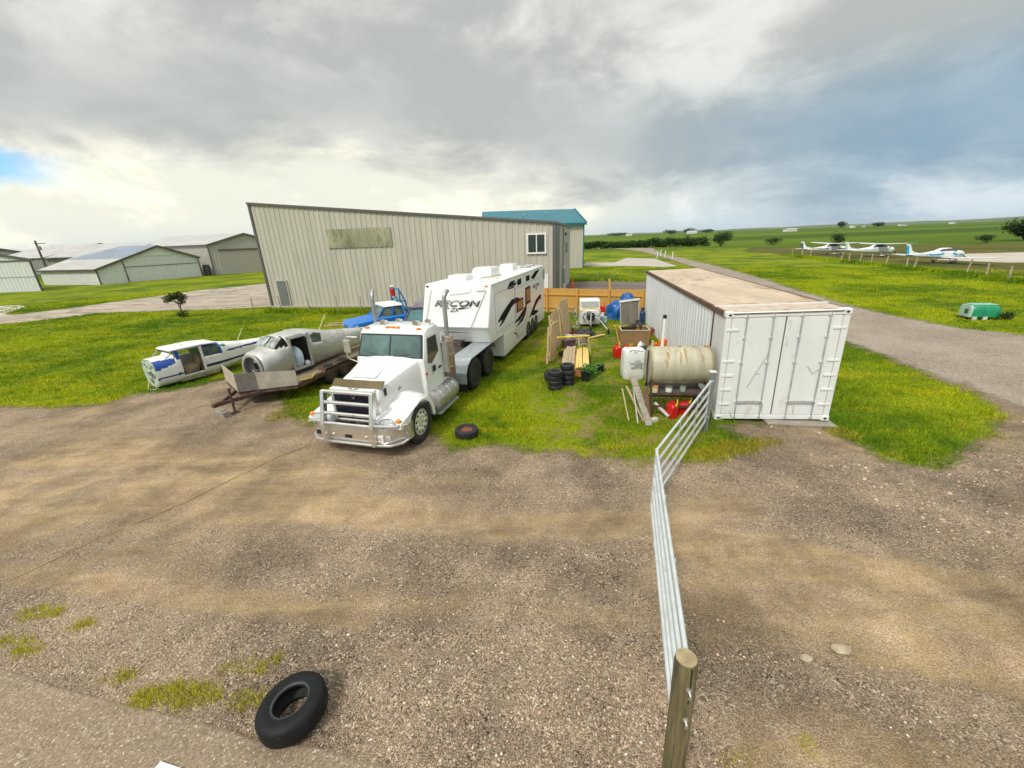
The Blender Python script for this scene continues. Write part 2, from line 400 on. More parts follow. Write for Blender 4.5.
def edge_alpha(t, v, amp, w, scale):
    sd = t('ShaderNodeAttribute', dict(attribute_name='sd')).outputs['Fac']
    n = t.noise(v, scale, 9, .78)
    return t.ramp(t.math('ADD', sd, t.math('MULTIPLY', t.math('SUBTRACT', n, .5), amp)), -w, w)
def finish(t, out, c, rough, height, bd, bs, al):
    p = t('ShaderNodeBsdfPrincipled', None, Base_Color=c, Roughness=rough); p.inputs['Specular IOR Level'].default_value = .25
    if height is not None:
        b = t('ShaderNodeBump', None, Strength=bs, Distance=bd, Height=height); t.l.new(b.outputs[0], p.inputs['Normal'])
    if al is None: t.l.new(p.outputs[0], out.inputs[0]); return
    tr = t('ShaderNodeBsdfTransparent'); ms = t('ShaderNodeMixShader', None, Fac=al)
    t.l.new(tr.outputs[0], ms.inputs[1]); t.l.new(p.outputs[0], ms.inputs[2]); t.l.new(ms.outputs[0], out.inputs[0])
def make_gravel():
    m, t, out = newmat('gravel_ground'); v = t('ShaderNodeTexCoord').outputs['Object']
    g = t('ShaderNodeAttribute', dict(attribute_name='gm')).outputs['Fac']
    nz = t.noise(v, 3.2, 6, .7, .3)
    nm = t.noise(v, 1.1, 6, .62, .3)
    g = t.math('ADD', g, t.math('ADD', t.math('MULTIPLY', t.math('SUBTRACT', nz, .5), .9), t.math('MULTIPLY', t.math('SUBTRACT', nm, .5), .9)))
    g = t.ramp(g, -.05, .95)
    st = t('ShaderNodeMapping', None, Vector=v, Rotation=(0, 0, R(10)), Scale=(.22, 1.4, 1)).outputs[0]
    ns = t.noise(st, 1.6, 7, .68); nl = t.noise(v, .45, 5, .6)
    earth = t.mix(t.ramp(ns, .36, .66), (.25, .165, .082), (.50, .355, .165))
    earth = t.mix(t.ramp(nl, .52, .70, 0, .6), earth, (.205, .135, .088))
    earth = t.mix(t.ramp(nz, .52, .75, 0, .5), earth, (.50, .375, .205))
    v1 = t('ShaderNodeTexVoronoi', None, Vector=v, Scale=58.0); v2 = t('ShaderNodeTexVoronoi', None, Vector=v, Scale=140.0)
    s1 = t('ShaderNodeSeparateColor', None, Color=v1.outputs['Color']); s2 = t('ShaderNodeSeparateColor', None, Color=v2.outputs['Color'])
    st1 = t.mix(s1.outputs[0], (.085, .061, .046), (.72, .54, .395))
    st1 = t.mix(t.ramp(s1.outputs[1], .86, .94), st1, (.92, .83, .70))
    st2 = t.mix(s2.outputs[0], (.085, .061, .045), (.70, .525, .38))
    st2 = t.mix(t.ramp(s2.outputs[1], .88, .95), st2, (.90, .80, .68))
    stone = t.mix(t.ramp(t.noise(v, 9, 3, .6), .42, .6), st1, st2)
    stone = t.mix(t.ramp(nl, .35, .65, 0, .3), stone, (.33, .238, .178))
    stone = t.mix(t.ramp(nm, .52, .72, 0, .4), stone, (.40, .29, .19))
    sp = t.mix(t.ramp(nz, .35, .65, .32, .62), earth, st2)
    c = t.mix(g, sp, stone)
    lv = t.math('MULTIPLY', t.ramp(nl, .34, .62, .76, 1.30), t.ramp(nm, .32, .68, .82, 1.20))
    c = t.mix(1.0, c, t('ShaderNodeCombineXYZ', None, i0=lv, i1=t.math('MULTIPLY', lv, .985), i2=t.math('MULTIPLY', lv, .92)), 'MULTIPLY')
    hgt = t.math('ADD', t.math('MULTIPLY', v1.outputs['Distance'], -1.2), t.math('ADD', t.math('MULTIPLY', v2.outputs['Distance'], -.6), t.math('ADD', t.math('MULTIPLY', nz, 3.0), t.math('ADD', t.math('MULTIPLY', nm, 5.0), t.math('MULTIPLY', ns, 3.0)))))
    finish(t, out, c, .92, hgt, .034, t.ramp(g, 0, 1, .75, 1.0), edge_alpha(t, v, 1.7, .26, 1.7))
    return m
def make_road():
    m, t, out = newmat('gravel_road'); v = t('ShaderNodeTexCoord').outputs['Object']
    n = t.noise(v, .35, 6, .6); f = t.noise(v, 30, 4, .7); n2 = t.noise(v, 2.2, 6, .65)
    c = t.mix(t.ramp(n, .35, .65), (.235, .195, .155), (.36, .305, .245))
    c = t.mix(t.ramp(n2, .54, .70, 0, .6), c, (.17, .14, .115))
    rv_ = t('ShaderNodeTexVoronoi', None, Vector=v, Scale=26.0); rs = t('ShaderNodeSeparateColor', None, Color=rv_.outputs['Color']); c = t.mix(.45, c, t.mix(rs.outputs[0], (.12, .095, .075), (.46, .385, .31)))
    fv = t.ramp(f, .25, .75, .72, 1.25)
    c = t.mix(1.0, c, t('ShaderNodeCombineXYZ', None, i0=fv, i1=fv, i2=fv), 'MULTIPLY')
    finish(t, out, c, .95, f, .02, .5, edge_alpha(t, v, 2.0, .35, .9)); return m
def make_slab(name, a, b, cracks, amp=.5, sealed=False, speck=False):
    m, t, out = newmat(name); v = t('ShaderNodeTexCoord').outputs['Object']
    st = t('ShaderNodeMapping', None, Vector=v, Rotation=(0, 0, R(25)), Scale=(.4, 1.3, 1)).outputs[0]
    n = t.noise(st, .5, 6, .65); f = t.noise(v, 24, 3, .7)
    c = t.mix(t.ramp(n, .35, .65), a, b)
    if cracks:
        k = t('ShaderNodeTexVoronoi', dict(feature='DISTANCE_TO_EDGE'), Vector=t('ShaderNodeVectorMath', dict(operation='ADD'), i0=v, i1=t.noise(v, .4, 4, .6).outputs['Color']), Scale=cracks)
        c = t.mix(t.ramp(k.outputs['Distance'], .008, .02, .40, 0), c, (.12, .10, .085))
    if speck:
        vv = t('ShaderNodeTexVoronoi', None, Vector=v, Scale=75.0); sv = t('ShaderNodeSeparateColor', None, Color=vv.outputs['Color'])
        c = t.mix(.5, c, t.mix(sv.outputs[0], (.10, .075, .055), (.36, .28, .20))); c = t.mix(t.ramp(sv.outputs[1], .93, .98), c, (.50, .43, .34))
    if sealed: c = t.mix(t.ramp(t.noise(st, .9, 5, .7), .52, .6, 0, .7), c, (.13, .115, .105))
    fv = t.ramp(f, .25, .75, .8, 1.2)
    c = t.mix(1.0, c, t('ShaderNodeCombineXYZ', None, i0=fv, i1=fv, i2=fv), 'MULTIPLY')
    finish(t, out, c, .9, f, .01, .4, edge_alpha(t, v, amp, .10, 1.6)); return m

# base sheet out to the horizon
def axis_pts(): 
    a = [0, 30, 60, 100, 160, 250, 400, 700, 1200, 2200, 4200, 8000, 9490]
    return sorted(set([-x for x in a]+a))
ax = axis_pts(); n_ = len(ax)
me = bpy.data.meshes.new('grass_field')
me.from_pydata([(x, y, 0) for y in ax for x in ax], [], [(j*n_+i, j*n_+i+1, (j+1)*n_+i+1, (j+1)*n_+i) for j in range(n_-1) for i in range(n_-1)])
me.materials.append(make_grass()); o = bpy.data.objects.new('grass_field', me); col.objects.link(o); tag(o, kind='structure')
sheet('gravel_yard', YARD, .085, .005, make_gravel(), .9, .020, True, (-26, 22, -3, 15))
sheet('gravel_road', ROAD, .45, .030, make_road(), 1.0)
sheet('taxiway', TAXI, .5, .006, make_slab('taxiway_asphalt', (.34, .28, .225), (.46, .395, .32), .10, .8, True), .8)
sheet('driveway', DRIVE, .3, .006, make_slab('drive_surface', (.115, .095, .085), (.17, .145, .13), 0, .5), .5)
sheet('concrete_pad', PAD, .4, .006, make_slab('pad_concrete', (.40, .36, .31), (.48, .44, .38), 0, .6), .6)
sheet('runway_apron', RUNWAY, 1.0, .006, make_slab('runway_surface', (.43, .38, .33), (.50, .45, .39), 0, 1.2), 1.0)
sheet('concrete_path', [(-60,30),(-41.42,33.0),(-42.72,34.65),(-45.94,38.86),(-47.9,40.2),(-60,38)], .5, .012, make_slab('pale_concrete_path', (.50, .45, .38), (.58, .53, .46), 0, .4), .5)
# rough darker meadow beyond the wire fence
def make_meadow():
    m, t, out = newmat('rough_meadow'); v = t('ShaderNodeTexCoord').outputs['Object']
    n = t.noise(v, .10, 6, .65); f = t.noise(v, 3, 5, .75)
    c = t.mix(t.ramp(n, .38, .62), (.060, .085, .008), (.135, .105, .020)); c = t.mix(t.ramp(f, .5, .75, 0, .6), c, (.045, .080, .008))
    finish(t, out, c, .95, f, .2, .8, edge_alpha(t, v, 2.5, .5, .5)); return m
MEADOW = [(38.0,28.5),(39.4,31.9),(41.4,36.5),(42.8,43.2),(44.0,48.0),(44.8,54.5),(47.4,65),(49.6,72.4),(51.5,82),(54,96),(66,112),(100,85),(160,60),(160,20),(60,10),(44,20)]
sheet('rough_meadow', MEADOW, .9, .004, make_meadow(), 1.6)
# low kerb-like slab the viewer's building stands beside
mb = MB(); mb.prism(PAVE, 'z', -.2, .035)
o = mb.build('paved_apron', make_slab('apron_chipseal', (.225, .168, .112), (.33, .25, .165), 0, .5, False, True), bevel=.03, seg=2); tag(o, kind='structure')
def fix_apron():
    # the slab has no sd attribute: give it a constant one so it is solid
    at = o.data.attributes.new('sd', 'FLOAT', 'POINT'); at.data.foreach_set('value', [9.0]*len(o.data.vertices))
fix_apron()

# hills on the horizon
def hills(name, pts, base, m, depth):
    mb = MB(); n = len(pts)
    v = []
    for i, (az, dist, h) in enumerate(pts):
        s_, c_ = math.sin(R(az)), math.cos(R(az))
        for k, (dd, hh) in enumerate(((0, 0), (.25, .45), (.55, .85), (.8, 1.0), (1.6, .6))):
            r = dist+depth*dd; v.append((s_*r, c_*r, base+h*hh))
    f = [(i*5+k, (i+1)*5+k, (i+1)*5+k+1, i*5+k+1) for i in range(n-1) for k in range(4)]
    mb.add(v, f); return tag(mb.build(name, m, smooth=180), kind='structure')
hm = mat('far_hill_slopes', (.075, .125, .035), .95, var=.25, vs=.004, dirt=(.16, .16, .08), da=.35, ds=.002)
pts = [(a, 5200+700*math.sin(a*.31), 10+max(0, (a-8))*.5+4*math.sin(a*.9)+2*math.sin(a*2.3)) for a in np.arange(-2, 66, 1.5)]
hills('distant_hills', pts, -1, hm, 1500)
# ---- grass blades, weeds and loose stones (real geometry where the viewer is near)
def tri_cloud(name, V, m, label=None, kind='stuff'):
    n = len(V)//3
    me = bpy.data.meshes.new(name); me.vertices.add(n*3); me.loops.add(n*3); me.polygons.add(n)
    me.vertices.foreach_set('co', V.astype(np.float32).ravel())
    me.loops.foreach_set('vertex_index', np.arange(n*3, dtype=np.int32))
    me.polygons.foreach_set('loop_start', np.arange(0, n*3, 3, dtype=np.int32)); 
    me.update(calc_edges=True); me.materials.append(m)
    o = bpy.data.objects.new(name, me); col.objects.link(o)
    return tag(o, label, None, None, kind) if kind else o
def blades(px, py, hmin, hmax, wfac, per=5, spread=.05, z0=0.0):
    n = len(px); k = n*per
    x = np.repeat(px, per)+rng.normal(0, spread, k); y = np.repeat(py, per)+rng.normal(0, spread, k)
    d = np.hypot(x, y); h = rng.uniform(hmin, hmax, k); w = (.004+.0006*d)*wfac; a = rng.uniform(0, 2*np.pi, k); le = rng.uniform(.1, .7, k)*h; b = rng.uniform(0, 2*np.pi, k)
    A = np.stack([x-np.cos(a)*w, y-np.sin(a)*w, np.full(k, z0)], 1); B = np.stack([x+np.cos(a)*w, y+np.sin(a)*w, np.full(k, z0)], 1)
    C = np.stack([x+np.cos(b)*le, y+np.sin(b)*le, z0+h], 1)
    return np.stack([A, B, C], 1).reshape(-1, 3)
def scatter_polar(n, r0, r1, a0, a1, pw):
    u = rng.random(n); e = 2-pw
    r = (r0**e+u*(r1**e-r0**e))**(1/e) if abs(e) > 1e-6 else r0*(r1/r0)**u
    a = rng.uniform(R(a0), R(a1), n); return r*np.sin(a), r*np.cos(a)
px, py = scatter_polar(150000, 6.5, 62, -57, 57, 1.35)
sdy = sdist(YARD, px, py)+(fbm(px*1.6, py*1.6, 8)-.5)*1.5
ok = (sdy+rng.exponential(.10, len(px))*np.sign(rng.random(len(px))-.75)*-1 < -.02) & (sdist(ROAD, px, py) < .1) & (sdist(TAXI, px, py) < 0) & (sdist(DRIVE, px, py) < 0) & (sdist(PAD, px, py) < 0)
cx, cy = px-5.11, py-9.15; lx = cx*math.cos(R(9.8))-cy*math.sin(R(9.8)); ly = cx*math.sin(R(9.8))+cy*math.cos(R(9.8))
ok &= ~((lx > 0) & (lx < 2.5) & (ly > 0) & (ly < 12))
ok &= ~((py > 28) & (px > -19) & (px < 5) & (py > 32.0-(px+18.8)*.21))
ok &= ~((px > .4) & (px < 6.4) & (py < 23) & (fbm(px*1.1, py*1.1, 41) > .60))
clump = fbm(px*.8, py*.8, 21); ok &= clump+rng.random(len(px))*.5 > .52
V = blades(px[ok], py[ok], .025, .105, .9)
tri_cloud('grass', V, blade_mat('grass_blades'), 'short green mown grass between the yard and the hangars')
# taller tufts: fence lines, around the container and trailer, weeds pushing through the gravel
tx, ty = [], []
def ring(cx_, cy_, rx, ry, n):
    a = rng.uniform(0, 2*np.pi, n); r = np.sqrt(rng.random(n)); tx.append(cx_+rx*r*np.cos(a)); ty.append(cy_+ry*r*np.sin(a))
for i in range(70): ring(38+rng.random()*13, 0, .3, .3, 0)
def along(pts, w, n):
    P = np.array(pts); L_ = np.hypot(*np.diff(P, axis=0).T); c = np.concatenate([[0], np.cumsum(L_)]); u = rng.random(n)*c[-1]
    tx.append(np.interp(u, c, P[:, 0])+rng.normal(0, w, n)); ty.append(np.interp(u, c, P[:, 1])+rng.normal(0, w, n))
along([(38.9,30.5),(41.2,36.8),(42.9,43.2),(44.6,52),(47.3,65),(49.5,72.4)], .5, 2600)
along([(-18,29.6),(-12,28.2),(-7,27.6)], .25, 260); along([(5.9,43.4),(9.5,43.6),(13.4,41.4)], .4, 420)
along([(5.3,9.3),(7.2,20.9)], .12, 220); along([(7.75,8.9),(9.7,20.5)], .12, 200)
V = blades(np.concatenate(tx), np.concatenate(ty), .12, .38, 1.4, 7, .09)
tri_cloud('tall_grass', V, blade_mat('tall_grass_blades', (.85, .9, .9)), 'tall rough grass growing along the fence lines and container sides')
tx, ty = [], []
ring(4.85, 7.75, .55, .28, 210); ring(5.5, 7.9, .5, .2, 110); ring(4.2, 7.5, .35, .18, 90); ring(7.6, 8.2, .3, .4, 70); ring(-6.5, 10.6, .5, .6, 90)
V = blades(np.concatenate(tx), np.concatenate(ty), .03, .10, .9, 7, .06)
tri_cloud('dry_grass', V, blade_mat('dry_grass_blades', flat=(.23, .20, .022)), 'dry yellow grass tufts in front of the container doors')
tx, ty = [], []
ring(-6.25, 3.62, .33, .10, 30); ring(-6.45, 4.05, .35, .10, 50); ring(-5.65, 3.85, .16, .07, 26); ring(-5.95, 3.5, .18, .06, 20)
ring(-3.72, 2.93, .50, .13, 200); ring(-4.5, 3.16, .24, .07, 26); ring(-3.15, 3.2, .35, .10, 34); ring(-2.9, 2.85, .25, .10, 40); ring(-2.83, 3.3, .06, .05, 14); ring(1.95, 2.15, .18, .14, 18); ring(2.55, 2.3, .1, .08, 8)
V = blades(np.concatenate(tx), np.concatenate(ty), .02, .075, .6, 12, .035, .012)
tri_cloud('weeds', V, blade_mat('weed_leaves', flat=(.30, .29, .020)), 'small yellow-green weeds pushing up through the gravel')
# stones
def stones(name, n, r0, r1, pw, smin, smax, thr, label, keep=None):
    x, y = scatter_polar(n, r0, r1, -62, 62, pw)
    k = (sdist(YARD, x, y) > .15) & (sdist(PAVE, x, y) < -.03) & (gmask(x, y)*.9+rng.random(len(x))*.5 > thr)
    if keep: k &= keep(x, y)
    x = x[k]; y = y[k]; n = len(x)
    ph = (1+5**.5)/2
    I = np.array([(-1,ph,0),(1,ph,0),(-1,-ph,0),(1,-ph,0),(0,-1,ph),(0,1,ph),(0,-1,-ph),(0,1,-ph),(ph,0,-1),(ph,0,1),(-ph,0,-1),(-ph,0,1)])/1.902
    F = np.array([(0,11,5),(0,5,1),(0,1,7),(0,7,10),(0,10,11),(1,5,9),(5,11,4),(11,10,2),(10,7,6),(7,1,8),(3,9,4),(3,4,2),(3,2,6),(3,6,8),(3,8,9),(4,9,5),(2,4,11),(6,2,10),(8,6,7),(9,8,1)])
    s = smin*(smax/smin)**(rng.random(n)**2.2)
    P = I[None]*(1+rng.normal(0, .16, (n, 12, 1)))*s[:, None, None]*np.stack([rng.uniform(.8, 1.3, n), rng.uniform(.6, 1, n), rng.uniform(.45, .8, n)], 1)[:, None]
    a = rng.uniform(0, 6.28, n); ca, sa = np.cos(a)[:, None], np.sin(a)[:, None]
    Q = np.stack([P[..., 0]*ca-P[..., 1]*sa+x[:, None], P[..., 0]*sa+P[..., 1]*ca+y[:, None], P[..., 2]+(.012+s*.18)[:, None]], -1).reshape(-1, 3)
    T = (F[None]+(np.arange(n)*12)[:, None, None]).reshape(-1, 3)
    me = bpy.data.meshes.new(name); me.vertices.add(len(Q)); me.loops.add(len(T)*3); me.polygons.add(len(T))
    me.vertices.foreach_set('co', Q.astype(np.float32).ravel()); me.loops.foreach_set('vertex_index', T.astype(np.int32).ravel())
    me.polygons.foreach_set('loop_start', np.arange(0, len(T)*3, 3, dtype=np.int32)); me.update(calc_edges=True)
    m, t, out = newmat('loose_stone')
    rnd = t('ShaderNodeNewGeometry').outputs['Random Per Island']
    rr = t('ShaderNodeTexWhiteNoise', dict(noise_dimensions='1D'), W=t.math('MULTIPLY', rnd, 91.7)).outputs['Value']
    c = t.mix(rnd, (.16, .112, .082), (.60, .45, .325)); c = t.mix(t.ramp(rr, .92, .97), c, (.70, .62, .50))
    finish(t, out, c, .85, None, 0, 0, None)
    me.materials.append(m); o = bpy.data.objects.new(name, me); col.objects.link(o); tag(o, label, kind='stuff')
stones('gravel', 46000, 2.0, 12, 1.9, .005, .019, .66, 'loose grey and tan stones scattered over the yard')

stones('rubble', 16000, 6, 15, 1.6, 0.010, .045, .62, 'coarse broken clods and rubble where the yard meets the road', lambda x, y: (x > 5.6+1.2*fbm(x, y, 51)) & (y > 3.6) & (fbm(x*.9, y*.9, 52) > .47))
stones('coarse_stones', 4000, 2.2, 9, 1.7, .010, .024, .80, 'scattered fist sized stones lying about the gravel', lambda x, y: fbm(x*.8, y*.8, 61) > .52)
# ------------------------------------------------------------------ buildings
beige = mat('beige_sheet_metal', (.50, .465, .405), .5, .0, .07, 1.2, .06, 8, stretch=(1, 1, .15), dirt=(.40, .365, .31), da=.16, ds=1.1)
greytrim = mat('dark_grey_trim', (.115, .11, .11), .5, var=.1)
white = mat('white_paint', (.78, .78, .76), .45, var=.05)
glassd = mat('dark_window_glass', (.030, .045, .050), .08, var=.2, spec=.7)
steelgrey = mat('grey_door_paint', (.16, .165, .165), .5, var=.08)
conc = mat('foundation_concrete', (.42, .39, .34), .85, var=.12, bump=.3)
translucent = mat('fibreglass_skylight_panel', (.36, .36, .24), .45, var=.35, vs=2.2, stretch=(1, 1, .35), dirt=(.21, .21, .12), da=.55, ds=1.1)
def rib(mb, A, B, hA, hB, pitch, depth, frac=.35, z0=0.0):
    """ribbed sheet wall from A to B; ribs stand out to the right of the walking direction"""
    A = Vector((A[0], A[1], 0)); B = Vector((B[0], B[1], 0)); L = (B-A).length; d = (B-A)/L; nrm = Vector((d.y, -d.x, 0))
    n = max(1, round(L/pitch)); P = L/n; prof = []
    for i in range(n):
        x = i*P; prof += [(x, 0), (x+P*(1-frac), 0), (x+P*(1-frac*.75), depth), (x+P*(1-frac*.25), depth)]
    prof.append((L, 0)); vs = []
    for x, o in prof:
        p = A+d*x+nrm*o; h = hA+(hB-hA)*x/L; vs += [(p.x, p.y, z0), (p.x, p.y, h)]
    mb.add(vs, [(2*i, 2*i+2, 2*i+3, 2*i+1) for i in range(len(prof)-1)])
# main hangar: sheet wall whose roof line falls to the right
hg = thing('hangar_building', 'long beige ribbed metal hangar with sloping grey roof line behind the truck', 'building', (-18.78, 32.28, 0), -12)
W, DP, H0, H1 = 22.42, 15.2, 7.54, 5.33
mb = MB(); rib(mb, (0, 0), (W, 0), H0-.05, H1-.05, .40, .045, z0=.12); rib(mb, (W, 0), (W, DP), H1-.05, H1-.05, .40, .03, z0=.12)
mb.add([(0,.04,0),(W-.03,.04,0),(W-.03,DP,0),(0,DP,0),(0,.04,H0-.1),(W-.03,.04,H1-.1),(W-.03,DP,H1-.1),(0,DP,H0-.1)], [(0,1,5,4),(1,2,6,5),(2,3,7,6),(3,0,4,7)])
mb.build('wall', beige, hg)
mb = MB(); mb.add([(-.12,-.14,H0-.04),(W+.12,-.14,H1-.04),(W+.12,DP+.1,H1-.04),(-.12,DP+.1,H0-.04),(-.12,-.14,H0+.10),(W+.12,-.14,H1+.10),(W+.12,DP+.1,H1+.10),(-.12,DP+.1,H0+.10)], [(0,3,2,1),(4,5,6,7),(0,1,5,4),(1,2,6,5),(2,3,7,6),(3,0,4,7)])
mb.build('roof', greytrim, hg)
MB().box(-.10, .07, -.085, .07, 0, H0-.05).build('corner_trim', greytrim, hg)
mb = MB(); mb.box(W-.16, W+.06, -.09, .02, 0, H1-.05); mb.box(W-.01, W+.07, .02, 2.7, 0, H1-.06); mb.build('corner_trim', greytrim, hg)
mb = MB(); mb.box(-.05, W, -.11, .02, -.2, .125); mb.build('foundation', conc, hg)
mb = MB(); n = 26
for i in range(n):
    x = 5.92+5.05*i/n; mb.box(x, x+.11, -.085, -.05, 4.26, 5.54); mb.box(x+.11, x+5.05/n, -.066, -.05, 4.26, 5.54)
mb.build('skylight_panel', translucent, hg)
mb = MB(); 
for a, b, c_, d_ in ((20.54, 21.86, 4.66, 4.77), (20.54, 21.86, 3.47, 3.58), (20.54, 20.66, 3.58, 4.66), (21.74, 21.86, 3.58, 4.66), (21.17, 21.24, 3.58, 4.66)): mb.box(a, b, -.12, -.03, c_, d_)
wf = mb.build('window', white, hg, bevel=.008); MB().box(20.64, 21.76, -.075, -.055, 3.56, 4.68).build('pane', glassd, wf)
mb = MB(); mb.box(.88, 1.72, -.09, -.02, .12, 2.02); dr = mb.build('door', steelgrey, hg, bevel=.01)
MB().box(1.58, 1.66, -.13, -.09, .98, 1.04).build('handle', greytrim, dr)
mb = MB(); mb.box(.82, .88, -.10, -.02, .12, 2.08); mb.box(1.72, 1.78, -.10, -.02, .12, 2.08); mb.box(.88, 1.72, -.10, -.02, 2.02, 2.08); mb.build('door_frame', beige, hg)
mb = MB(); mb.box(21.55, 21.98, -.10, -.03, .12, 2.15); mb.build('door', white, hg, bevel=.01)
mb = MB(); mb.box(W+.03, W+.12, 6.2, 7.6, .12, 2.2); mb.build('door', mat('pale_door_paint', (.62, .62, .58), .5), hg, bevel=.01)
MB().box(W+.03, W+.2, 9.0, 9.7, 3.2, 4.0).build('utility_box', mat('grey_utility_box', (.32, .32, .32), .5), hg, bevel=.01)
MB().tube([(W+.1, 5.5, 2.1), (W+.1, 5.5, 5.1)], .035).build('conduit', greytrim, hg)
mb = MB(); mb.box(W+.03, W+.26, 5.2, 5.8, 1.0, 2.1); mb.build('utility_box', mat('grey_utility_box', (.32, .32, .32), .5), hg, bevel=.01)
mb = MB(); mb.box(W+.03, W+.2, 8.0, 8.4, 4.55, 4.8); mb.build('wall_lamp', greytrim, hg, bevel=.01)

def gable_hangar(name, label, P, eaveL, eaveR, peak, back, wallm, roofm, trimm, pk=.5, pitch=.5):
    """gable end runs P[0] -> P[1] (left to right seen from outside), the ridge runs along vector back"""
    t_ = thing(name, label, 'building', (P[0][0], P[0][1], 0))
    a = Vector((0, 0, 0)); b = Vector((P[1][0]-P[0][0], P[1][1]-P[0][1], 0)); k = Vector((back[0], back[1], 0)); m_ = a.lerp(b, pk)
    mb = MB(); up = Vector((0, 0, 1))
    rib(mb, a, m_, eaveL-.05, peak-.05, pitch, .03); rib(mb, m_, b, peak-.05, eaveR-.05, pitch, .03)
    rib(mb, a+k, a, eaveL-.05, eaveL-.05, pitch, .03); rib(mb, b, b+k, eaveR-.05, eaveR-.05, pitch, .03)
    mb.add([b+k, m_+k, a+k, b+k+up*(eaveR-.05), m_+k+up*(peak-.05), a+k+up*(eaveL-.05)], [(0,1,4,3),(1,2,5,4)])
    mb.build('wall', wallm, t_)
    ov = (b-a).normalized(); kk = k.normalized(); fo = -kk*.25
    def slab(p0, h0, p1, h1, name):
        mb = MB(); vs = []
        for dz in (-.03, .12):
            vs += [p0+fo+up*(h0+dz), p1+fo+up*(h1+dz), p1+k+up*(h1+dz), p0+k+up*(h0+dz)]
        mb.add(vs, [(0,3,2,1),(4,5,6,7),(0,1,5,4),(1,2,6,5),(2,3,7,6),(3,0,4,7)]); return mb
    slL = (peak-eaveL)/(m_-a).length; slR = (peak-eaveR)/(b-m_).length
    s1 = slab(a-ov*.3, eaveL-slL*.3, m_, peak, 'roof'); s2 = slab(m_, peak, b+ov*.3, eaveR-slR*.3, 'roof'); s1.add(s2.v, s2.f)
    s1.build('roof', roofm, t_)
    mb = MB()
    for p0, h0, p1, h1 in ((a-ov*.3, eaveL-slL*.3, m_, peak), (m_, peak, b+ov*.3, eaveR-slR*.3)):
        q0 = p0+fo*1.25+up*(h0-.02); q1 = p1+fo*1.25+up*(h1-.02); mb.bar(q0, q1, .08, .30)
    q = a-ov*.33+up*(eaveL-slL*.3+.03); mb.bar(q+fo, q+k, .10, .22)
    for p0, h in ((a, eaveL), (b, eaveR)): mb.bar(p0+fo*.25, p0+fo*.25+up*(h-.05), .2, .14, up=tuple(ov))
    mb.build('roof_trim', trimm, t_)
    return t_, a, b, k, m_, ov
palew = mat('pale_green_white_cladding', (.66, .68, .66), .55, var=.06, stretch=(1, 1, .2))
greyw = mat('warm_grey_cladding', (.40, .385, .34), .55, var=.07, stretch=(1, 1, .2))
midw = mat('weathered_grey_cladding', (.27, .265, .245), .6, var=.1, stretch=(1, 1, .2))
galv = mat('galvanised_roof_sheet', (.50, .49, .47), .45, .25, .1, .5)
roofsheen = mat('painted_roof_sheen', (.24, .29, .37), .4, .15, .12, .4)
trimb = mat('brown_grey_trim', (.10, .092, .085), .55)
def lines(mb, a, b, zs, out=.05, w=.06):
    d = (b-a).normalized(); n = Vector((d.y, -d.x, 0))
    for z in zs: mb.bar(a+n*out+Vector((0,0,z)), b+n*out+Vector((0,0,z)), w, w)
# B low white hangar with the bifold door
t_, a, b, k, m_, ov = gable_hangar('low_hangar', 'low white hangar with a bifold door and lean-to, bluish reflection painted on its roof', ((-61.7, 62.9), (-55.4, 75.6)), 2.27, 3.3, 5.35, (-13.4, 4.5), palew, galv, trimb, .60)
nn = Vector((ov.y, -ov.x, 0)); d0 = a.lerp(b, .245); d1 = b-ov*.25
mb = MB(); mb.bar(d0+nn*.07+Vector((0,0,.05)), d0+nn*.07+Vector((0,0,3.25)), .12, .12, up=tuple(ov)); mb.build('door_post', trimb, t_)
mb = MB(); lines(mb, d0, d1, (2.35,), .06, .07); mb.build('bifold_door', trimb, t_)
mb = MB(); lines(mb, a.lerp(b, .42), a.lerp(b, .88), (3.95,), .06, .10); mb.build('light_strip', white, t_)
# roof reflection painted as a bluish patch on the slope that faces the viewer
sl = (5.35-2.27)/(m_-a).length
mb = MB(); vs = []
for u, w in ((.42, .02), (1.0, .02), (1.0, .62), (.42, .98)):
    p = a.lerp(m_, u)+k*w; h = 2.27+(5.35-2.27)*u
    vs.append(p+Vector((0,0,h+.135)))
vs += [v+Vector((0,0,.03)) for v in vs]
mb.add(vs, [(3,2,1,0),(4,5,6,7),(0,1,5,4),(1,2,6,5),(2,3,7,6),(3,0,4,7)]); mb.build('roof_sheen_patch', roofsheen, t_)
# C large grey hangar
t_, a, b, k, m_, ov = gable_hangar('grey_hangar', 'large warm grey gable hangar with a wide blank door beside the taxiway', ((-54.4, 77.4), (-45.3, 85.2)), 5.3, 5.3, 7.1, (-18.5, 6), greyw, galv, trimb)
nn = Vector((ov.y, -ov.x, 0))
MB().bar(a.lerp(b, .14)+nn*.06+Vector((0,0,2.1)), a.lerp(b, .98)+nn*.06+Vector((0,0,2.1)), .06, 4.2).build('hangar_door', mat('hangar_door_panel', (.36, .335, .29), .6, var=.06), t_)
MB().bar(a.lerp(b, .13)+nn*.12+Vector((0,0,4.34)), a.lerp(b, .99)+nn*.12+Vector((0,0,4.34)), .14, .24).build('door_header', trimb, t_)
mb = MB(); q = a+k*.05; kn = k.normalized(); sn = Vector((-kn.y, kn.x, 0)); sn = sn if sn.dot(ov) < 0 else -sn
mb.bar(q+sn*.5+Vector((0,0,0)), q+sn*.5+Vector((0,0,1.9)), .8, .6, up=tuple(kn)); mb.build('utility_cabinet', mat('dark_cabinet_paint', (.09, .09, .09), .6), t_, bevel=.02)
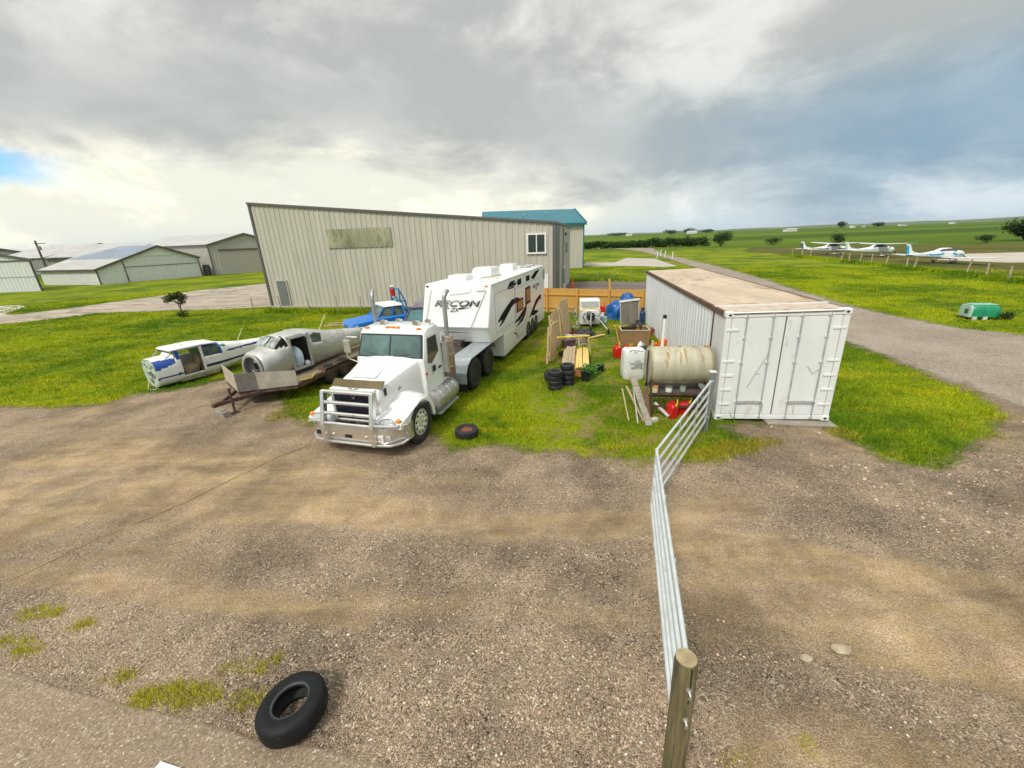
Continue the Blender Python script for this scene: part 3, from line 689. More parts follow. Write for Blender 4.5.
# A nearest on the left, off the edge of the frame
t_, a, b, k, m_, ov = gable_hangar('white_hangar', 'pale hangar cut off by the photo edge, standing in front of the utility pole', ((-77.5, 55.2), (-63.0, 55.9)), 4.05, 4.05, 5.6, (-12, 6), palew, galv, trimb)
nn = Vector((ov.y, -ov.x, 0)); mb = MB(); lines(mb, a, b, (3.98,), .07, .12); lines(mb, a, b, (1.9,), .05, .03); mb.build('door_header', trimb, t_)
# D, E, F farther hangars
gable_hangar('far_hangar', 'weathered grey hangar half hidden behind the utility pole', ((-115.0, 105.0), (-94.0, 115.0)), 3.9, 3.9, 6.9, (-15, 2), midw, galv, trimb)
gable_hangar('rear_hangar', 'light roofed hangar just behind the low white one', ((-70.0, 76.5), (-70.0, 94.0)), 4.0, 4.0, 6.15, (-13.2, 0), midw, galv, trimb)
gable_hangar('distant_hangar', 'distant grey hangar at the far end of the row, mostly hidden by roofs', ((-151, 118), (-136, 124)), 4.8, 4.8, 6.8, (-20, 20), midw, galv, trimb)
# teal roofed hangar
teal = mat('teal_roof_sheet', (.012, .15, .20), .45, .1, .1, .3)
th = thing('teal_hangar', 'beige hangar with a bright teal roof and trim behind the long one', 'building', (11.2, 62.0, 0), 5)
mb = MB(); LW, DD, EV, RG = 14.0, 13.6, 6.25, 8.35
rib(mb, (-LW, 0), (0, 0), EV, EV, .45, .03); rib(mb, (0, 0), (0, DD/2), EV, RG, .45, .03); rib(mb, (0, DD/2), (0, DD), RG, EV, .45, .03)
mb.add([(-LW,0,0),(-LW,DD,0),(0,DD,0),(-LW,0,EV),(-LW,DD/2,RG),(-LW,DD,EV),(0,DD,EV)], [(1,0,3,4,5),(2,1,5,6)])
mb.build('wall', mat('cream_sheet_metal', (.52, .49, .42), .5, var=.06, stretch=(1, 1, .2)), th)
mb = MB(); z0 = EV-.12; ys = (-.35, DD/2, DD+.35); zs = (EV-.1, RG+.05, EV-.1)
for i in (0, 1):
    vs = [(x, ys[i+j], zs[i+j]+dz) for dz in (0, .14) for x, j in ((-LW-.3, 0), (.3, 0), (.3, 1), (-LW-.3, 1))]
    mb.add(vs, [(0,3,2,1),(4,5,6,7),(0,1,5,4),(1,2,6,5),(2,3,7,6),(3,0,4,7)])
mb.build('roof', teal, th)
mb = MB(); mb.box(-.06, .09, -.09, .09, 0, EV); mb.bar((.33, -.35, EV-.1), (.33, DD/2, RG+.05), .06, .5); mb.bar((.33, DD/2, RG+.05), (.33, DD+.35, EV-.1), .06, .5); mb.bar((-LW, -.4, EV-.12), (.3, -.4, EV-.12), .12, .3); mb.build('corner_trim', teal, th)
mb = MB(); mb.box(.04, .1, 1.5, 12, .05, 4.4); mb.build('hangar_door', mat('pale_hangar_door', (.50, .48, .44), .55), th)
MB().lathe([(.12, 0), (.12, .35), (.2, .35), (.02, .5)], 10, Matrix.Translation((-8.2, 4, 7.35))).build('roof_vent', galv, th)
mb = MB(); mb.lathe([(.09, 0), (.09, .3), (.14, .3), (.02, .4)], 10, Matrix.Translation((-4.6, 5.0, 7.7))); mb.build('roof_vent', galv, th)
# utility pole
wood_old = mat('weathered_pole_wood', (.115, .10, .085), .85, var=.3, vs=3, stretch=(6, 6, .4), bump=.4)
up_ = thing('utility_pole', 'dark wooden utility pole with a crossarm rising between the hangars', 'pole', (-82.1, 75.0, 0))
MB().tube([(0, 0, 0), (0, 0, 7.0)], [.19, .13], 10).build('pole', wood_old, up_, smooth=True)
mb = MB(); mb.bar((-.1, -.2, 6.5), (1.4, .2, 6.5), .1, .12); mb.build('crossarm', wood_old, up_)
MB().lathe([(.18, 5.4), (.2, 5.45), (.2, 6.0), (.1, 6.1)], 12, Matrix.Translation((.35, 0, 0))).build('transformer', mat('transformer_grey', (.25, .26, .26), .5), up_, smooth=True)

# small far buildings
def farm(name, label, x, y, w, d, h, wm, rm, rz=0):
    o = thing(name, label, 'building', (x, y, 0), rz)
    mb = MB(); mb.box(-w/2, w/2, -d/2, d/2, -1, h); mb.prism([(-d/2, h), (d/2, h), (0, h*1.35)], 'x', -w/2, w/2); mb.build('wall', wm, o)
    mb = MB()
    for s_ in (-1, 1):
        vs = [(x_, yy, z) for dz in (0, .3) for x_, yy, z in ((-w/2-.3, s_*(d/2+.5), h-.1+dz), (w/2+.3, s_*(d/2+.5), h-.1+dz), (w/2+.3, 0, h*1.4+dz), (-w/2-.3, 0, h*1.4+dz))]
        mb.add(vs, [(0,1,2,3),(4,7,6,5),(0,4,5,1),(1,5,6,2),(2,6,7,3),(3,7,4,0)])
    mb.build('roof', rm, o); return o
wfar = mat('white_farm_siding', (.72, .72, .70), .6, var=.05); rfar = mat('pale_farm_roof', (.55, .56, .57), .5, var=.05); dfar = mat('dull_farm_roof', (.24, .20, .18), .6, var=.1)
farm('farm_shed', 'long white farm shed alone in the middle of the green field', 395, 592, 16, 8, 2.6, wfar, rfar, 12)
farm('farmhouse', 'small white farmhouse beside a round tree in the distant fields', 830, 1020, 10, 8, 4.5, wfar, dfar, 25)
farm('farm_barn', 'pale barn farther right in the distant fields with a dull roof', 1080, 1160, 22, 9, 3.2, wfar, dfar, 15)
farm('farm_barn', 'grey roofed barn near the farmhouse on the far fields', 900, 1070, 16, 9, 3.4, mat('tan_farm_siding', (.45, .42, .36), .7), dfar, 40)
farm('farm_shed', 'low white shed out in the far fields past the aeroplanes', 1300, 1240, 24, 10, 3, wfar, rfar, 30)
wh = farm('warehouse', 'huge white flat building on the skyline above the dark bush', 3150, 2150, 420, 90, 22, wfar, rfar, -34); wh.location.z = 14
farm('farm_shed', 'white shed among the tree line on the horizon beyond the road', 330, 1150, 16, 8, 3.5, wfar, rfar, 5)
farm('farm_barn', 'white barn under the biggest skyline trees past the far hedge', 470, 1080, 24, 9, 4.5, wfar, rfar, 8)
farm('farm_shed', 'tiny pale shed left of the far road on the horizon', 210, 1320, 34, 10, 4, wfar, rfar, 3)
# ------------------------------------------------------------------ shared vehicle bits
rubber = mat('black_rubber', (.018, .018, .019), .75, var=.25, vs=9, bump=.25, bs=60, dirt=(.075, .065, .055), da=.18, ds=5)
rubber_clean = mat('tyre_rubber', (.020, .021, .024), .6, var=.2, vs=12, bump=.2, bs=70)
alu = mat('polished_aluminium', (.74, .74, .73), .28, .9, .08, 6, .03, 20, dirt=(.30, .27, .23), da=.25, ds=3)
dull = mat('dull_aluminium', (.46, .45, .43), .42, .7, .15, 5, .05, 20, dirt=(.22, .19, .16), da=.35, ds=3)
chrome = mat('chrome', (.80, .80, .80), .12, 1.0, .04)
twhite = mat('truck_white_paint', (.80, .81, .80), .22, var=.03, vs=2, coat=.5, dirt=(.56, .52, .45), da=.24, ds=3)
rvwhite = mat('trailer_white_gelcoat', (.80, .80, .79), .3, var=.025, vs=1.2, coat=.3)
black = mat('black_plastic', (.014, .014, .016), .5, var=.2)
framem = mat('dirty_chassis_steel', (.055, .050, .046), .7, var=.35, dirt=(.13, .09, .06), da=.4, ds=5)
glass_t = mat('windscreen_glass', (.085, .15, .145), .05, var=.45, vs=1.4, spec=.9, coat=.6)
amber = mat('amber_lens', (.80, .24, .02), .25, var=.1)
redlens = mat('red_lens', (.55, .02, .02), .3)
rustheat = mat('heat_stained_steel', (.36, .27, .22), .45, .5, .25, 5, .1, 30, dirt=(.30, .16, .09), da=.5, ds=4, stretch=(1, 1, .4))
galvf = mat('grey_diamond_plate', (.40, .44, .46), .42, .4, .12, 6, .35, 45)
olive = mat('smoked_bug_shield', (.115, .085, .030), .25, var=.15)
plate = mat('licence_plate_face', (.74, .72, .70), .4)
lamp_glass = mat('headlamp_glass', (.50, .52, .52), .08, .3, .2, spec=.8, coat=.8)
def tyre(mb, c, Rr, w, axis='x', hub=.56, n=32):
    """tyre with rounded shoulders, sidewall bulge and grooves"""
    h = w/2; ri = Rr*hub; M = axis_x(c) if axis == 'x' else (axis_y(c) if axis == 'y' else Matrix.Translation(c))
    pr = [(ri, -h*.78), (ri+Rr*.04, -h*.92), (Rr*.78, -h*1.0), (Rr*.93, -h*.90), (Rr*.985, -h*.72)]
    g = Rr*.025
    for a, b in ((-.44, -.38), (-.16, -.10), (.10, .16), (.38, .44)):
        pr += [(Rr, h*a-h*.02), (Rr-g, h*a), (Rr-g, h*b), (Rr, h*b+h*.02)]
    pr += [(Rr*.985, h*.72), (Rr*.93, h*.90), (Rr*.78, h*1.0), (ri+Rr*.04, h*.92), (ri, h*.78), (ri-.008, h*.5), (ri-.008, -h*.5)]
    mb.lathe(pr, n, M, close=True); return mb
def wheel(parent, c, Rr, w, out, rimm, hub=.56, deep=.35, nuts=8, holes=True, tm=None):
    """a wheel part (tyre) with its rim as a sub-part; out = +1/-1 faces along local x"""
    o = tyre(MB(), c, Rr, w, hub=hub).build('wheel', tm or rubber, parent, smooth=True)
    ri = Rr*hub+.004; h = w/2; M = axis_x(c)
    pr = [(ri, h*.80*out), (ri*.93, h*.80*out), (ri*.90, h*.55*out), (ri*.72, h*(.80-deep*1.9)*out), (ri*.42, h*(.80-deep*1.6)*out), (ri*.38, h*(.8-deep*.2)*out), (ri*.20, h*(.86-deep*.2)*out), (.004, h*(.86-deep*.2)*out)]
    mb = MB(); mb.lathe(pr, 28, M)
    mb.lathe([(ri, -h*.78), (ri, h*.78)], 28, M)
    if nuts:
        for i in range(nuts):
            a = 2*math.pi*i/nuts; q = Vector((c[0]+out*h*(.80-deep*1.5), c[1]+ri*.52*math.cos(a), c[2]+ri*.52*math.sin(a)))
            mb.lathe([(.022, 0), (.022, .05), (.004, .055)], 6, Matrix.Translation(q) @ Matrix.Rotation(R(90*out), 4, 'Y'))
    r = mb.build('rim', rimm, o, smooth=True)
    if holes:
        mb = MB()
        for i in range(10):
            a = 2*math.pi*(i+.5)/10; q = Vector((c[0]+out*h*(.80-deep*1.62), c[1]+ri*.76*math.cos(a), c[2]+ri*.76*math.sin(a)))
            mb.lathe([(.026, 0), (.026, .035), (.003, .036)], 8, Matrix.Translation(q) @ Matrix.Rotation(R(90*out), 4, 'Y'))
        mb.build('hand_hole', black, o, smooth=True)
    return o
# ------------------------------------------------------------------ highway tractor
tk = thing('semi_truck', 'white long-nose highway tractor with aluminium bull bar, hitched to the fifth-wheel camper', 'truck', (-3.28, 8.88, 0), -16)
# hood: lofted sections, front to windscreen
def hoodring(s, hw, zt, zb, crown):
    pts = []
    for l, z in ((1, zb), (1.0, zb+(zt-zb)*.55), (.985, zb+(zt-zb)*.80), (.93, zt-.045), (.82, zt-.008), (.45, zt+crown*.7), (0, zt+crown)): pts.append((l*hw, s, z))
    return pts[::1]+[(-x, y, z) for x, y, z in pts[::-1][1:]]
rings = [hoodring(-.66, .60, 1.47, .70, .01), hoodring(-.60, .62, 1.53, .70, .02), hoodring(-.45, .63, 1.575, .70, .03), hoodring(.1, .70, 1.67, .72, .05), hoodring(.5, .78, 1.74, .74, .05), hoodring(.86, .88, 1.80, .76, .04)]
hood = MB().loft(rings).build('hood', twhite, tk, smooth=50, bevel=.012)
mb = MB(); mb.prism([(-.30, -.28), (.30, -.28), (.22, .42), (-.22, .42)], 'z', 0, .03); 
for v in range(len(mb.v)): x, y, z = mb.v[v]; mb.v[v] = (x, y, z+1.645+.13*(y+.28))
mb.build('hood_scoop', twhite, hood, bevel=.012)
# fenders
def fender(sg):
    outer = [(-.93, .76), (-.92, .85), (-.84, .92), (-.58, .975), (-.28, 1.06), (.05, 1.135), (.36, 1.09), (.58, .93), (.70, .70), (.74, .46)]
    inner = [(.62, .46), (.57, .70), (.45, .90), (.25, 1.02), (0, 1.06), (-.25, 1.02), (-.45, .90), (-.56, .73)]
    rr = []
    for l, dz, k in ((.56, .13, 1), (.80, .07, 1), (1.02, .02, 1), (1.13, -.02, .99), (1.185, -.07, .97), (1.19, -.12, .95)):
        ring = [(sg*l, s*k, z+dz*min(1, max(0, (z-.72)/.35))*(min(1, max(.15, (s+.75)/.7)) if dz > 0 else 1)) for s, z in outer]+[(sg*l, s*k, min(z, 1.06)+min(0, dz)*.3) for s, z in inner]
        rr.append(ring if sg < 0 else ring[::-1])
    return MB().loft(rr).build('fender', twhite, tk, smooth=40, bevel=.01)
for sg in (-1, 1):
    f = fender(sg)
    # headlamp pod and signal
    mb = MB(); M = Matrix.Translation((sg*.87, -.89, .855)) @ Matrix.Rotation(R(78), 4, 'X')
    mb.lathe([(.10, -.02), (.125, .02), (.12, .045), (.07, .065), (.01, .07)], 20, M @ Matrix.Diagonal((1.45, .8, 1, 1)))
    hl = mb.build('headlight', lamp_glass, tk, smooth=True)
    MB().lathe([(.14, -.03), (.15, .0), (.14, .03), (.122, .03)], 20, M @ Matrix.Diagonal((1.42, .82, 1, 1))).build('bezel', chrome, hl, smooth=True)
    MB().ball((sg*1.10, -.83, .91), .075, 10, 6, (.9, .7, .75)).build('turn_signal', amber, tk, smooth=True)
# grille
MB().box(-.53, .45, -.705, -.60, .80, 1.46).build('grille', mat('dark_grille_mesh', (.012, .014, .030), .4, var=.2), tk, bevel=.03)
g = kids(tk)[-1]
mb = MB()
for z in np.arange(.86, 1.42, .055): mb.box(-.52, .44, -.722, -.706, z, z+.012)
mb.build('grille_slats', mat('grille_slat', (.02, .025, .055), .3, .4), g)
mb = MB()
for a, b, c_, d_ in ((-.60, -.53, .76, 1.53), (.45, .52, .76, 1.53)): mb.box(a, b, -.72, -.6, c_, d_)
mb.box(-.53, .45, -.72, -.6, 1.46, 1.53); mb.box(-.53, .45, -.72, -.6, .76, .80); mb.build('surround', twhite, g, bevel=.015)
mb = MB(); mb.bar((-.05, -.73, 1.40), (0, -.73, 1.31), .02, .02, (0, 1, 0)); mb.bar((.05, -.73, 1.40), (0, -.73, 1.31), .02, .02, (0, 1, 0)); mb.build('vee_badge', chrome, g)
MB().box(-.26, .22, -.735, -.722, .865, .95).build('name_plate', mat('worn_plate_white', (.60, .60, .60), .4), g, bevel=.005)
mb = MB(); mb.bar((-.12, -.685, 1.535), (0, -.70, 1.52), .05, .012); mb.bar((.12, -.685, 1.535), (0, -.70, 1.52), .05, .012); mb.build('winged_badge', chrome, hood)
# bug shield leaning back on the hood nose
mb = MB(); vs = []
for x in (-.64, -.6, -.3, 0, .3, .6, .64):
    c_ = .06*(x/.64)**2
    vs += [(x, -.64+c_, 1.545-.02*abs(x)), (x, -.50+c_, 1.675-.02*abs(x))]
n = len(vs); vs += [(x, y+.018, z-.012) for x, y, z in vs]
fs = []
for i in range(6): a = 2*i; fs += [(a, a+2, a+3, a+1), (n+a+1, n+a+3, n+a+2, n+a), (a+1, a+3, n+a+3, n+a+1), (a+2, a, n+a, n+a+2)]
fs += [(0, 1, n+1, n), (n-1, n-2, 2*n-2, 2*n-1)]
mb.add(vs, fs); mb.build('bug_deflector', olive, hood)
# bumper wrapped at the corners
def plan(x):
    x = abs(x); return -.99+(.0 if x < .72 else .42*((x-.72)/.48)**2)
xs = np.concatenate([np.linspace(-1.2, -.72, 7), [-.3, .3], np.linspace(.72, 1.2, 7)])
rings = [[(x, plan(x), .38), (x, plan(x)-.015, .42), (x, plan(x)-.02, .69), (x, plan(x), .77), (x, plan(x)+.14, .77), (x, plan(x)+.14, .38)] for x in xs]
bp = MB().loft(rings).build('bumper', alu, tk, smooth=40)
mb = MB(); mb.box(-.17, .0, plan(0)-.035, plan(0)-.01, .50, .57); mb.build('tow_slot', black, bp, bevel=.006)
for x in (-.86, .88): 
    MB().box(x-.075, x+.075, plan(x)-.04, plan(x)-.01, .50, .60).build('fog_lamp', lamp_glass if x > 0 else black, bp, bevel=.01)
for x in (-.48, .36): MB().lathe([(.03, 0), (.03, .03), (.004, .032)], 10, Matrix.Translation((x, plan(x)-.01, .54)) @ Matrix.Rotation(R(90), 4, 'X')).build('tow_eye', chrome, bp, smooth=True)
lp = MB().box(.50, .80, plan(.6)-.045, plan(.6)-.012, .47, .62).build('license_plate', plate, tk, bevel=.006)
mb = MB(); 
for i, x in enumerate((.54, .59, .64, .69, .74)): mb.box(x-.014, x+.014, plan(.6)-.049, plan(.6)-.0445, .515, .575)
mb.build('plate_marks', mat('faded_red_print', (.55, .30, .28), .5), lp)
# bull bar
gp = None
for x in (-.62, .60):
    mb = MB(); mb.bar((x, -1.06, .38), (x, -1.06, .84), .09, .14, (0, 1, 0)); mb.bar((x, -1.06, .82), (x, -.88, 1.54), .09, .14, (0, 1, 0)); gp = mb.build('guard_upright', alu, tk, bevel=.015)
mb = MB()
for z, y in ((1.52, -.90), (1.29, -.955), (1.06, -1.01), (.84, -1.06)): mb.tube([(-.64, y, z), (.62, y, z)], .042, 10)
for sg, x0 in ((-1, -.62), (1, .60)):
    mb.tube([(x0, -1.06, .86), (sg*.95, -1.02, .86), (sg*1.10, -.95, .84), (sg*1.20, -.78, .80), (sg*1.22, -.66, .76)], .03, 8)
    mb.tube([(sg*1.19, -.78, .80), (sg*1.21, -.70, .60), (sg*1.19, -.66, .42)], .03, 8)
mb.tube([(-1.19, -.66, .42), (-1.13, -.84, .40), (-.92, -1.00, .385), (-.6, -1.05, .385), (.6, -1.05, .385), (.92, -1.00, .385), (1.13, -.84, .40), (1.19, -.66, .42)], .03, 8)
mb.build('guard_tubes', alu, gp, smooth=True)
# cab
cs = [(.80, .74), (.80, 1.76), (.86, 1.80), (1.085, 2.35), (1.13, 2.43), (1.30, 2.48), (1.78, 2.50), (1.90, 2.42), (1.94, 2.30), (1.94, .74), (1.60, .60), (1.0, .60)]
rings = []
for l, k in ((-.97, 0), (-.955, 0), (-.90, 0), (0, 0), (.90, 0), (.955, 0), (.97, 0)):
    sh = 0 if abs(l) < .91 else (.02 if abs(l) < .96 else .05)
    rings.append([(l*(1-.06*max(0, (z-1.3))), s+(sh if s < 1.0 else (-sh if s > 1.8 else 0)), z-(sh if z > 2.3 else 0)+(.035 if l == 0 and z > 2.3 else 0)) for s, z in cs])
cabo = MB().loft(rings).build('cab', twhite, tk, smooth=40, bevel=.015)
# windscreen: two panes in a black surround on the raked face
def wsp(u, v, off):   # u lateral, v 0..1 up the rake
    s = .86+.21*v; z = 1.80+.53*v
    nv = Vector((0, -.51, .21)).normalized()
    return Vector((u*(1-.05*v), s, z))+nv*off
def wpanel(u0, u1, v0, v1, o0, o1):
    vs = [wsp(u, v, o) for o in (o0, o1) for u, v in ((u0, v0), (u1, v0), (u1, v1), (u0, v1))]
    return MB().add(vs, [(3,2,1,0),(4,5,6,7),(0,1,5,4),(1,2,6,5),(2,3,7,6),(3,0,4,7)])
ws = wpanel(-.915, .915, -.01, 1.03, .0, .016).build('windshield', black, tk, bevel=.01)
wpanel(-.865, -.02, .04, .955, .017, .024).build('pane', glass_t, ws, bevel=.004); wpanel(.02, .865, .04, .955, .017, .024).build('pane', glass_t, ws, bevel=.004)
mb = MB()
for x0, x1 in ((-.1, -.62), (.1, .62)): mb.tube([wsp(x0, .02, .03), wsp(x1, .16, .035)], .008, 6)
mb.build('wiper', black, ws)
# doors with windows
for sg in (-1, 1):
    x = sg*.972
    mb = MB(); mb.prism([(.90, .80), (.93, 1.72), (1.10, 2.30), (1.70, 2.30), (1.72, .80)], 'x', x, x+sg*.012)
    for i in range(len(mb.v)): a = mb.v[i]; mb.v[i] = (a[0]*(1-.06*max(0, a[2]-1.3)), a[1], a[2])
    d = mb.build('door', twhite, tk, bevel=.004)
    mb = MB(); mb.prism([(1.00, 1.66), (1.15, 2.24), (1.64, 2.24), (1.64, 1.80), (1.2, 1.60)], 'x', x+sg*.013, x+sg*.022)
    for i in range(len(mb.v)): a = mb.v[i]; mb.v[i] = (a[0]*(1-.06*max(0, a[2]-1.3)), a[1], a[2])
    mb.build('side_window', glassd, d)
    MB().box(x+sg*.012, x+sg*.04, 1.52, 1.66, 1.36, 1.41).build('handle', black, d, bevel=.006)
    MB().box(x+sg*.012, x+sg*.03, 1.20, 1.34, 1.36, 1.52).build('side_vent', black, d, bevel=.006)
    MB().ball((x+sg*.01, .86, 1.42), .045, 8, 5, (.6, 1, .8)).build('marker_light', redlens if sg > 0 else amber, tk, smooth=True)
    # mirror on its tubular loop
    if sg > 0:
        MB().tube([(1.0, 1.86, 2.2), (1.08, 1.87, 2.16), (1.08, 1.87, 1.2), (1.0, 1.86, 1.16)], .018, 8).build('grab_rail', alu, tk, smooth=True); continue
    lx = sg*1.0
    arm = MB().tube([(lx*.95, .98, 2.26), (sg*1.20, .90, 2.28), (sg*1.26, .89, 2.22), (sg*1.26, .88, 1.80), (sg*1.20, .88, 1.70), (sg*.97, .93, 1.60)], .016, 8).build('mirror_arm', alu, tk, smooth=True)
    MB().box(sg*1.14, sg*1.32, .86, .93, 1.86, 2.20).build('mirror', alu, arm, bevel=.02)
# roof lights, horns, spotlights
for x in (-.74, -.14, 0, .14, .72): MB().box(x-.055, x+.055, 1.145, 1.21, 2.44+(.02 if abs(x) < .2 else 0), 2.50+(.02 if abs(x) < .2 else 0)).build('marker_light', amber, tk, bevel=.015)
for x, y in ((-.42, 1.42), (.52, 1.42), (.76, 1.62), (-.08, 1.60)):
    mb = MB(); mb.tube([(x, y, 2.46), (x, y, 2.53)], .018, 6); q = mb.build('roof_horn', chrome, tk, smooth=True)
    MB().lathe([(.075, -.04), (.08, 0), (.055, .07), (.03, .16), (.012, .2)], 14, Matrix.Translation((x, y, 2.565)) @ Matrix.Rotation(R(-90), 4, 'X')).build('horn_bell', chrome, q, smooth=True)
# exhausts
for sg in (-1, 1):
    x = 1.03 if sg > 0 else -1.12; y = 2.12
    tip = [(x, y, 1.05), (x, y, 3.02), (x, y+.02, 3.12), (x-sg*.0+sg*.03, y+.08, 3.22), (x+sg*.05, y+.16, 3.27)]
    st = MB().tube(tip, .058, 14, cap=False).build('exhaust_stack', mat('satin_stack_steel', (.36, .37, .36), .42, .7, .15), tk, smooth=True)
    mb = MB(); mb.tube(tip[-1:]+[(x+sg*.05, y+.155, 3.265)], .062, 12)
    MB().lathe([(.14, 1.0), (.155, 1.03), (.155, 2.08), (.14, 2.1)], 18, Matrix.Translation((x, y, 0))).build('muffler', rustheat, st, smooth=True)
    mb = MB()
    for z in (1.25, 1.60, 1.95): mb.lathe([(.162, z), (.162, z+.03)], 18, Matrix.Translation((x, y, 0)))
    mb.box(x-.08, x+.08, 1.90, 1.97, 1.12, 1.98); mb.build('heat_shield', alu, st, smooth=True)
# tanks and steps
for sg in (-1, 1):
    tnk = MB().lathe([(.24, .92), (.30, .95), (.31, 1.0), (.31, 2.12), (.30, 2.17), (.24, 2.2)], 26, axis_y((sg*.93, 0, .60))).build('fuel_tank', dull, tk, smooth=True)
    mb = MB()
    for y in (1.15, 1.55, 1.95): mb.lathe([(.318, y), (.318, y+.05)], 26, axis_y((sg*.93, 0, .60)))
    mb.build('tank_strap', chrome, tnk, smooth=True)
    mb = MB(); mb.box(sg*1.0, sg*1.22, .92, 2.15, .30, .335); mb.box(sg*1.02, sg*1.05, 1.0, 1.06, .33, .55); mb.box(sg*1.02, sg*1.05, 1.95, 2.01, .33, .55); mb.build('step', galvf, tk, bevel=.006)
# chassis
mb = MB()
for x in (-.42, .34): mb.box(x, x+.08, -.5, 5.9, .62, .88)
for y in (.3, 2.3, 3.2, 5.8): mb.box(-.34, .34, y, y+.1, .64, .86)
mb.build('chassis_frame', framem, tk, bevel=.01)
mb = MB(); mb.prism([(-.42, 3.7), (.42, 3.7), (.46, 4.7), (.16, 4.9), (0, 4.5), (-.16, 4.9), (-.46, 4.7)], 'z', .93, 1.03); mb.box(-.38, .38, 4.0, 4.5, .86, .93); mb.build('hitch_plate', framem, tk, bevel=.01)
mb = MB(); mb.box(-.7, .7, -.12, .12, .42, .56); mb.build('front_axle', framem, tk)
mb = MB(); mb.box(-.6, .6, 3.6, 3.72, .40, .58); mb.box(-.6, .6, 4.95, 5.07, .40, .58); mb.ball((0, 3.66, .50), .2); mb.ball((0, 5.0, .50), .2); mb.build('rear_axles', framem, tk)
for sg in (-1, 1):
    wheel(tk, (sg*1.05, 0, .525), .525, .29, sg, mat('bright_wheel_aluminium', (.80, .80, .80), .3, .55, .05), .60, .10)
    for y in (3.66, 5.0):
        wheel(tk, (sg*1.07, y, .51), .51, .27, sg, black, .57, .85, 0, False); wheel(tk, (sg*.74, y, .51), .51, .27, sg, black, .57, .85, 0, False)
    # tandem fender: one long skirt over both axles
    pr = [(2.72, .48), (2.74, .80), (2.92, 1.02), (3.22, 1.13), (5.35, 1.13), (5.60, 1.04), (5.72, .86)]
    inn = [(s+(.0 if 3.2 < s < 5.4 else (.03 if s < 3.3 else -.03)), z-.03) for s, z in pr[::-1]]
    mb = MB(); mb.prism(pr+inn, 'x', sg*.56, sg*1.24); mb.build('rear_fender', galvf, tk, bevel=.008)
    mb = MB(); mb.box(sg*.60, sg*1.22, 2.735, 2.76, .22, .50); mb.build('mud_flap', black, tk)
MB().box(-.45, .45, 2.2, 2.5, .9, 1.2).build('deck_plate', framem, tk, bevel=.02)
# chrome script on the hood side
mb = MB(); mb.ribbon([(-.02, 1.30), (.05, 1.36), (.09, 1.30), (.16, 1.36), (.20, 1.30), (.27, 1.35), (.33, 1.31)], .022, 'x', .685, .012); mb.build('side_script', mat('dark_chrome_script', (.10, .10, .10), .3, .6), hood)
mb = MB(); mb.box(.625, .645, -.50, -.42, 1.33, 1.50); mb.build('side_intake', black, hood, bevel=.006)

# ------------------------------------------------------------------ fifth-wheel camper
rv = thing('fifth_wheel_camper', 'tall white fifth-wheel camper with black and maroon swoosh graphics', 'camper', (-3.28+4.85*.2756+.05*.9613, 8.88+4.85*.9613-.05*.2756, 0), -16)
HW = 1.235; RL = 9.72
body = [(-.03, 1.72), (.30, 1.14), (1.70, 1.11), (1.70, .25), (RL, .25), (RL, 3.04), (RL-.03, 3.09), (.62, 3.12), (.50, 3.08), (.47, 2.98)]
rings = []
for l in (-HW, -HW+.03, -HW+.10, 0, HW-.10, HW-.03, HW):
    e = 0 if abs(l) < HW-.05 else (.025 if abs(l) < HW-.01 else .075)
    rings.append([(l, s+(e if s < .6 else 0), z-(e*.7 if z > 3 else 0)) for s, z in body])
rvb = MB().loft(rings).build('body', rvwhite, rv, smooth=35, bevel=.012)
mb = MB(); mb.box(-HW-.012, HW+.012, .52, RL+.01, 3.035, 3.065); mb.build('roof_edge_rail', mat('roof_rail_grey', (.46, .47, .47), .5), rv)  # edge rail in one even mid grey
greyl = mat('seam_grey', (.40, .41, .41), .5); dk = mat('black_graphic', (.012, .012, .014), .8, var=.2, spec=.1); mar = mat('maroon_graphic', (.12, .018, .022), .8, var=.2, spec=.1); tan_ = mat('grey_graphic', (.25, .24, .23), .4)
frontn = Vector((0, -1.4, .55)).normalized()
def fp(l, z, off=.0): return Vector((l, -.05+(z-1.7)*.375, z))+frontn*(.012+off)
def fpoly(mb, pts, th=.006):
    a = [fp(*p) for p in pts]; b = [fp(p[0], p[1], th) for p in pts]; n = len(pts)
    mb.add(a+b, [tuple(range(n))[::-1], tuple(range(n, 2*n))]+[(i, (i+1) % n, n+(i+1) % n, n+i) for i in range(n)])
# moulded creases on the cap
mb = MB(); fpoly(mb, [(.60, 1.74), (.64, 1.74), (1.09, 2.92), (1.05, 2.92)], .014); fpoly(mb, [(-1.06, 1.9), (-1.03, 1.9), (-.93, 2.95), (-.96, 2.95)], .010); fpoly(mb, [(-.24, 2.76), (.47, 2.83), (.50, 2.86), (.56, 3.0), (.54, 3.0), (.47, 2.855), (-.24, 2.785)], .012); mb.build('cap_crease', mat('cap_shade_white', (.60, .61, .60), .35), rv, bevel=.004)
# lower fascia stripe and dark vent
mb = MB(); mb.box(-1.2, 1.2, -.045, -.028, 1.70, 1.735); mb.build('nose_trim', greyl, rv)
n2 = Vector((0, -.52, -.33)).normalized()
def lowp(l, z, off): return Vector((l, -.03+(1.72-z)*.635, z))+n2*off
def lpoly(name, m, pts, th=.012):
    a = [lowp(l, z, .002) for l, z in pts]; b = [lowp(l, z, th) for l, z in pts]; n = len(pts)
    return MB().add(a+b, [tuple(range(n)), tuple(range(n, 2*n))[::-1]]+[(n+i, n+(i+1) % n, (i+1) % n, i) for i in range(n)]).build(name, m, rv)
lpoly('nose_vent', dk, [(-.45, 1.55), (.56, 1.52), (.56, 1.40), (-.45, 1.43)])
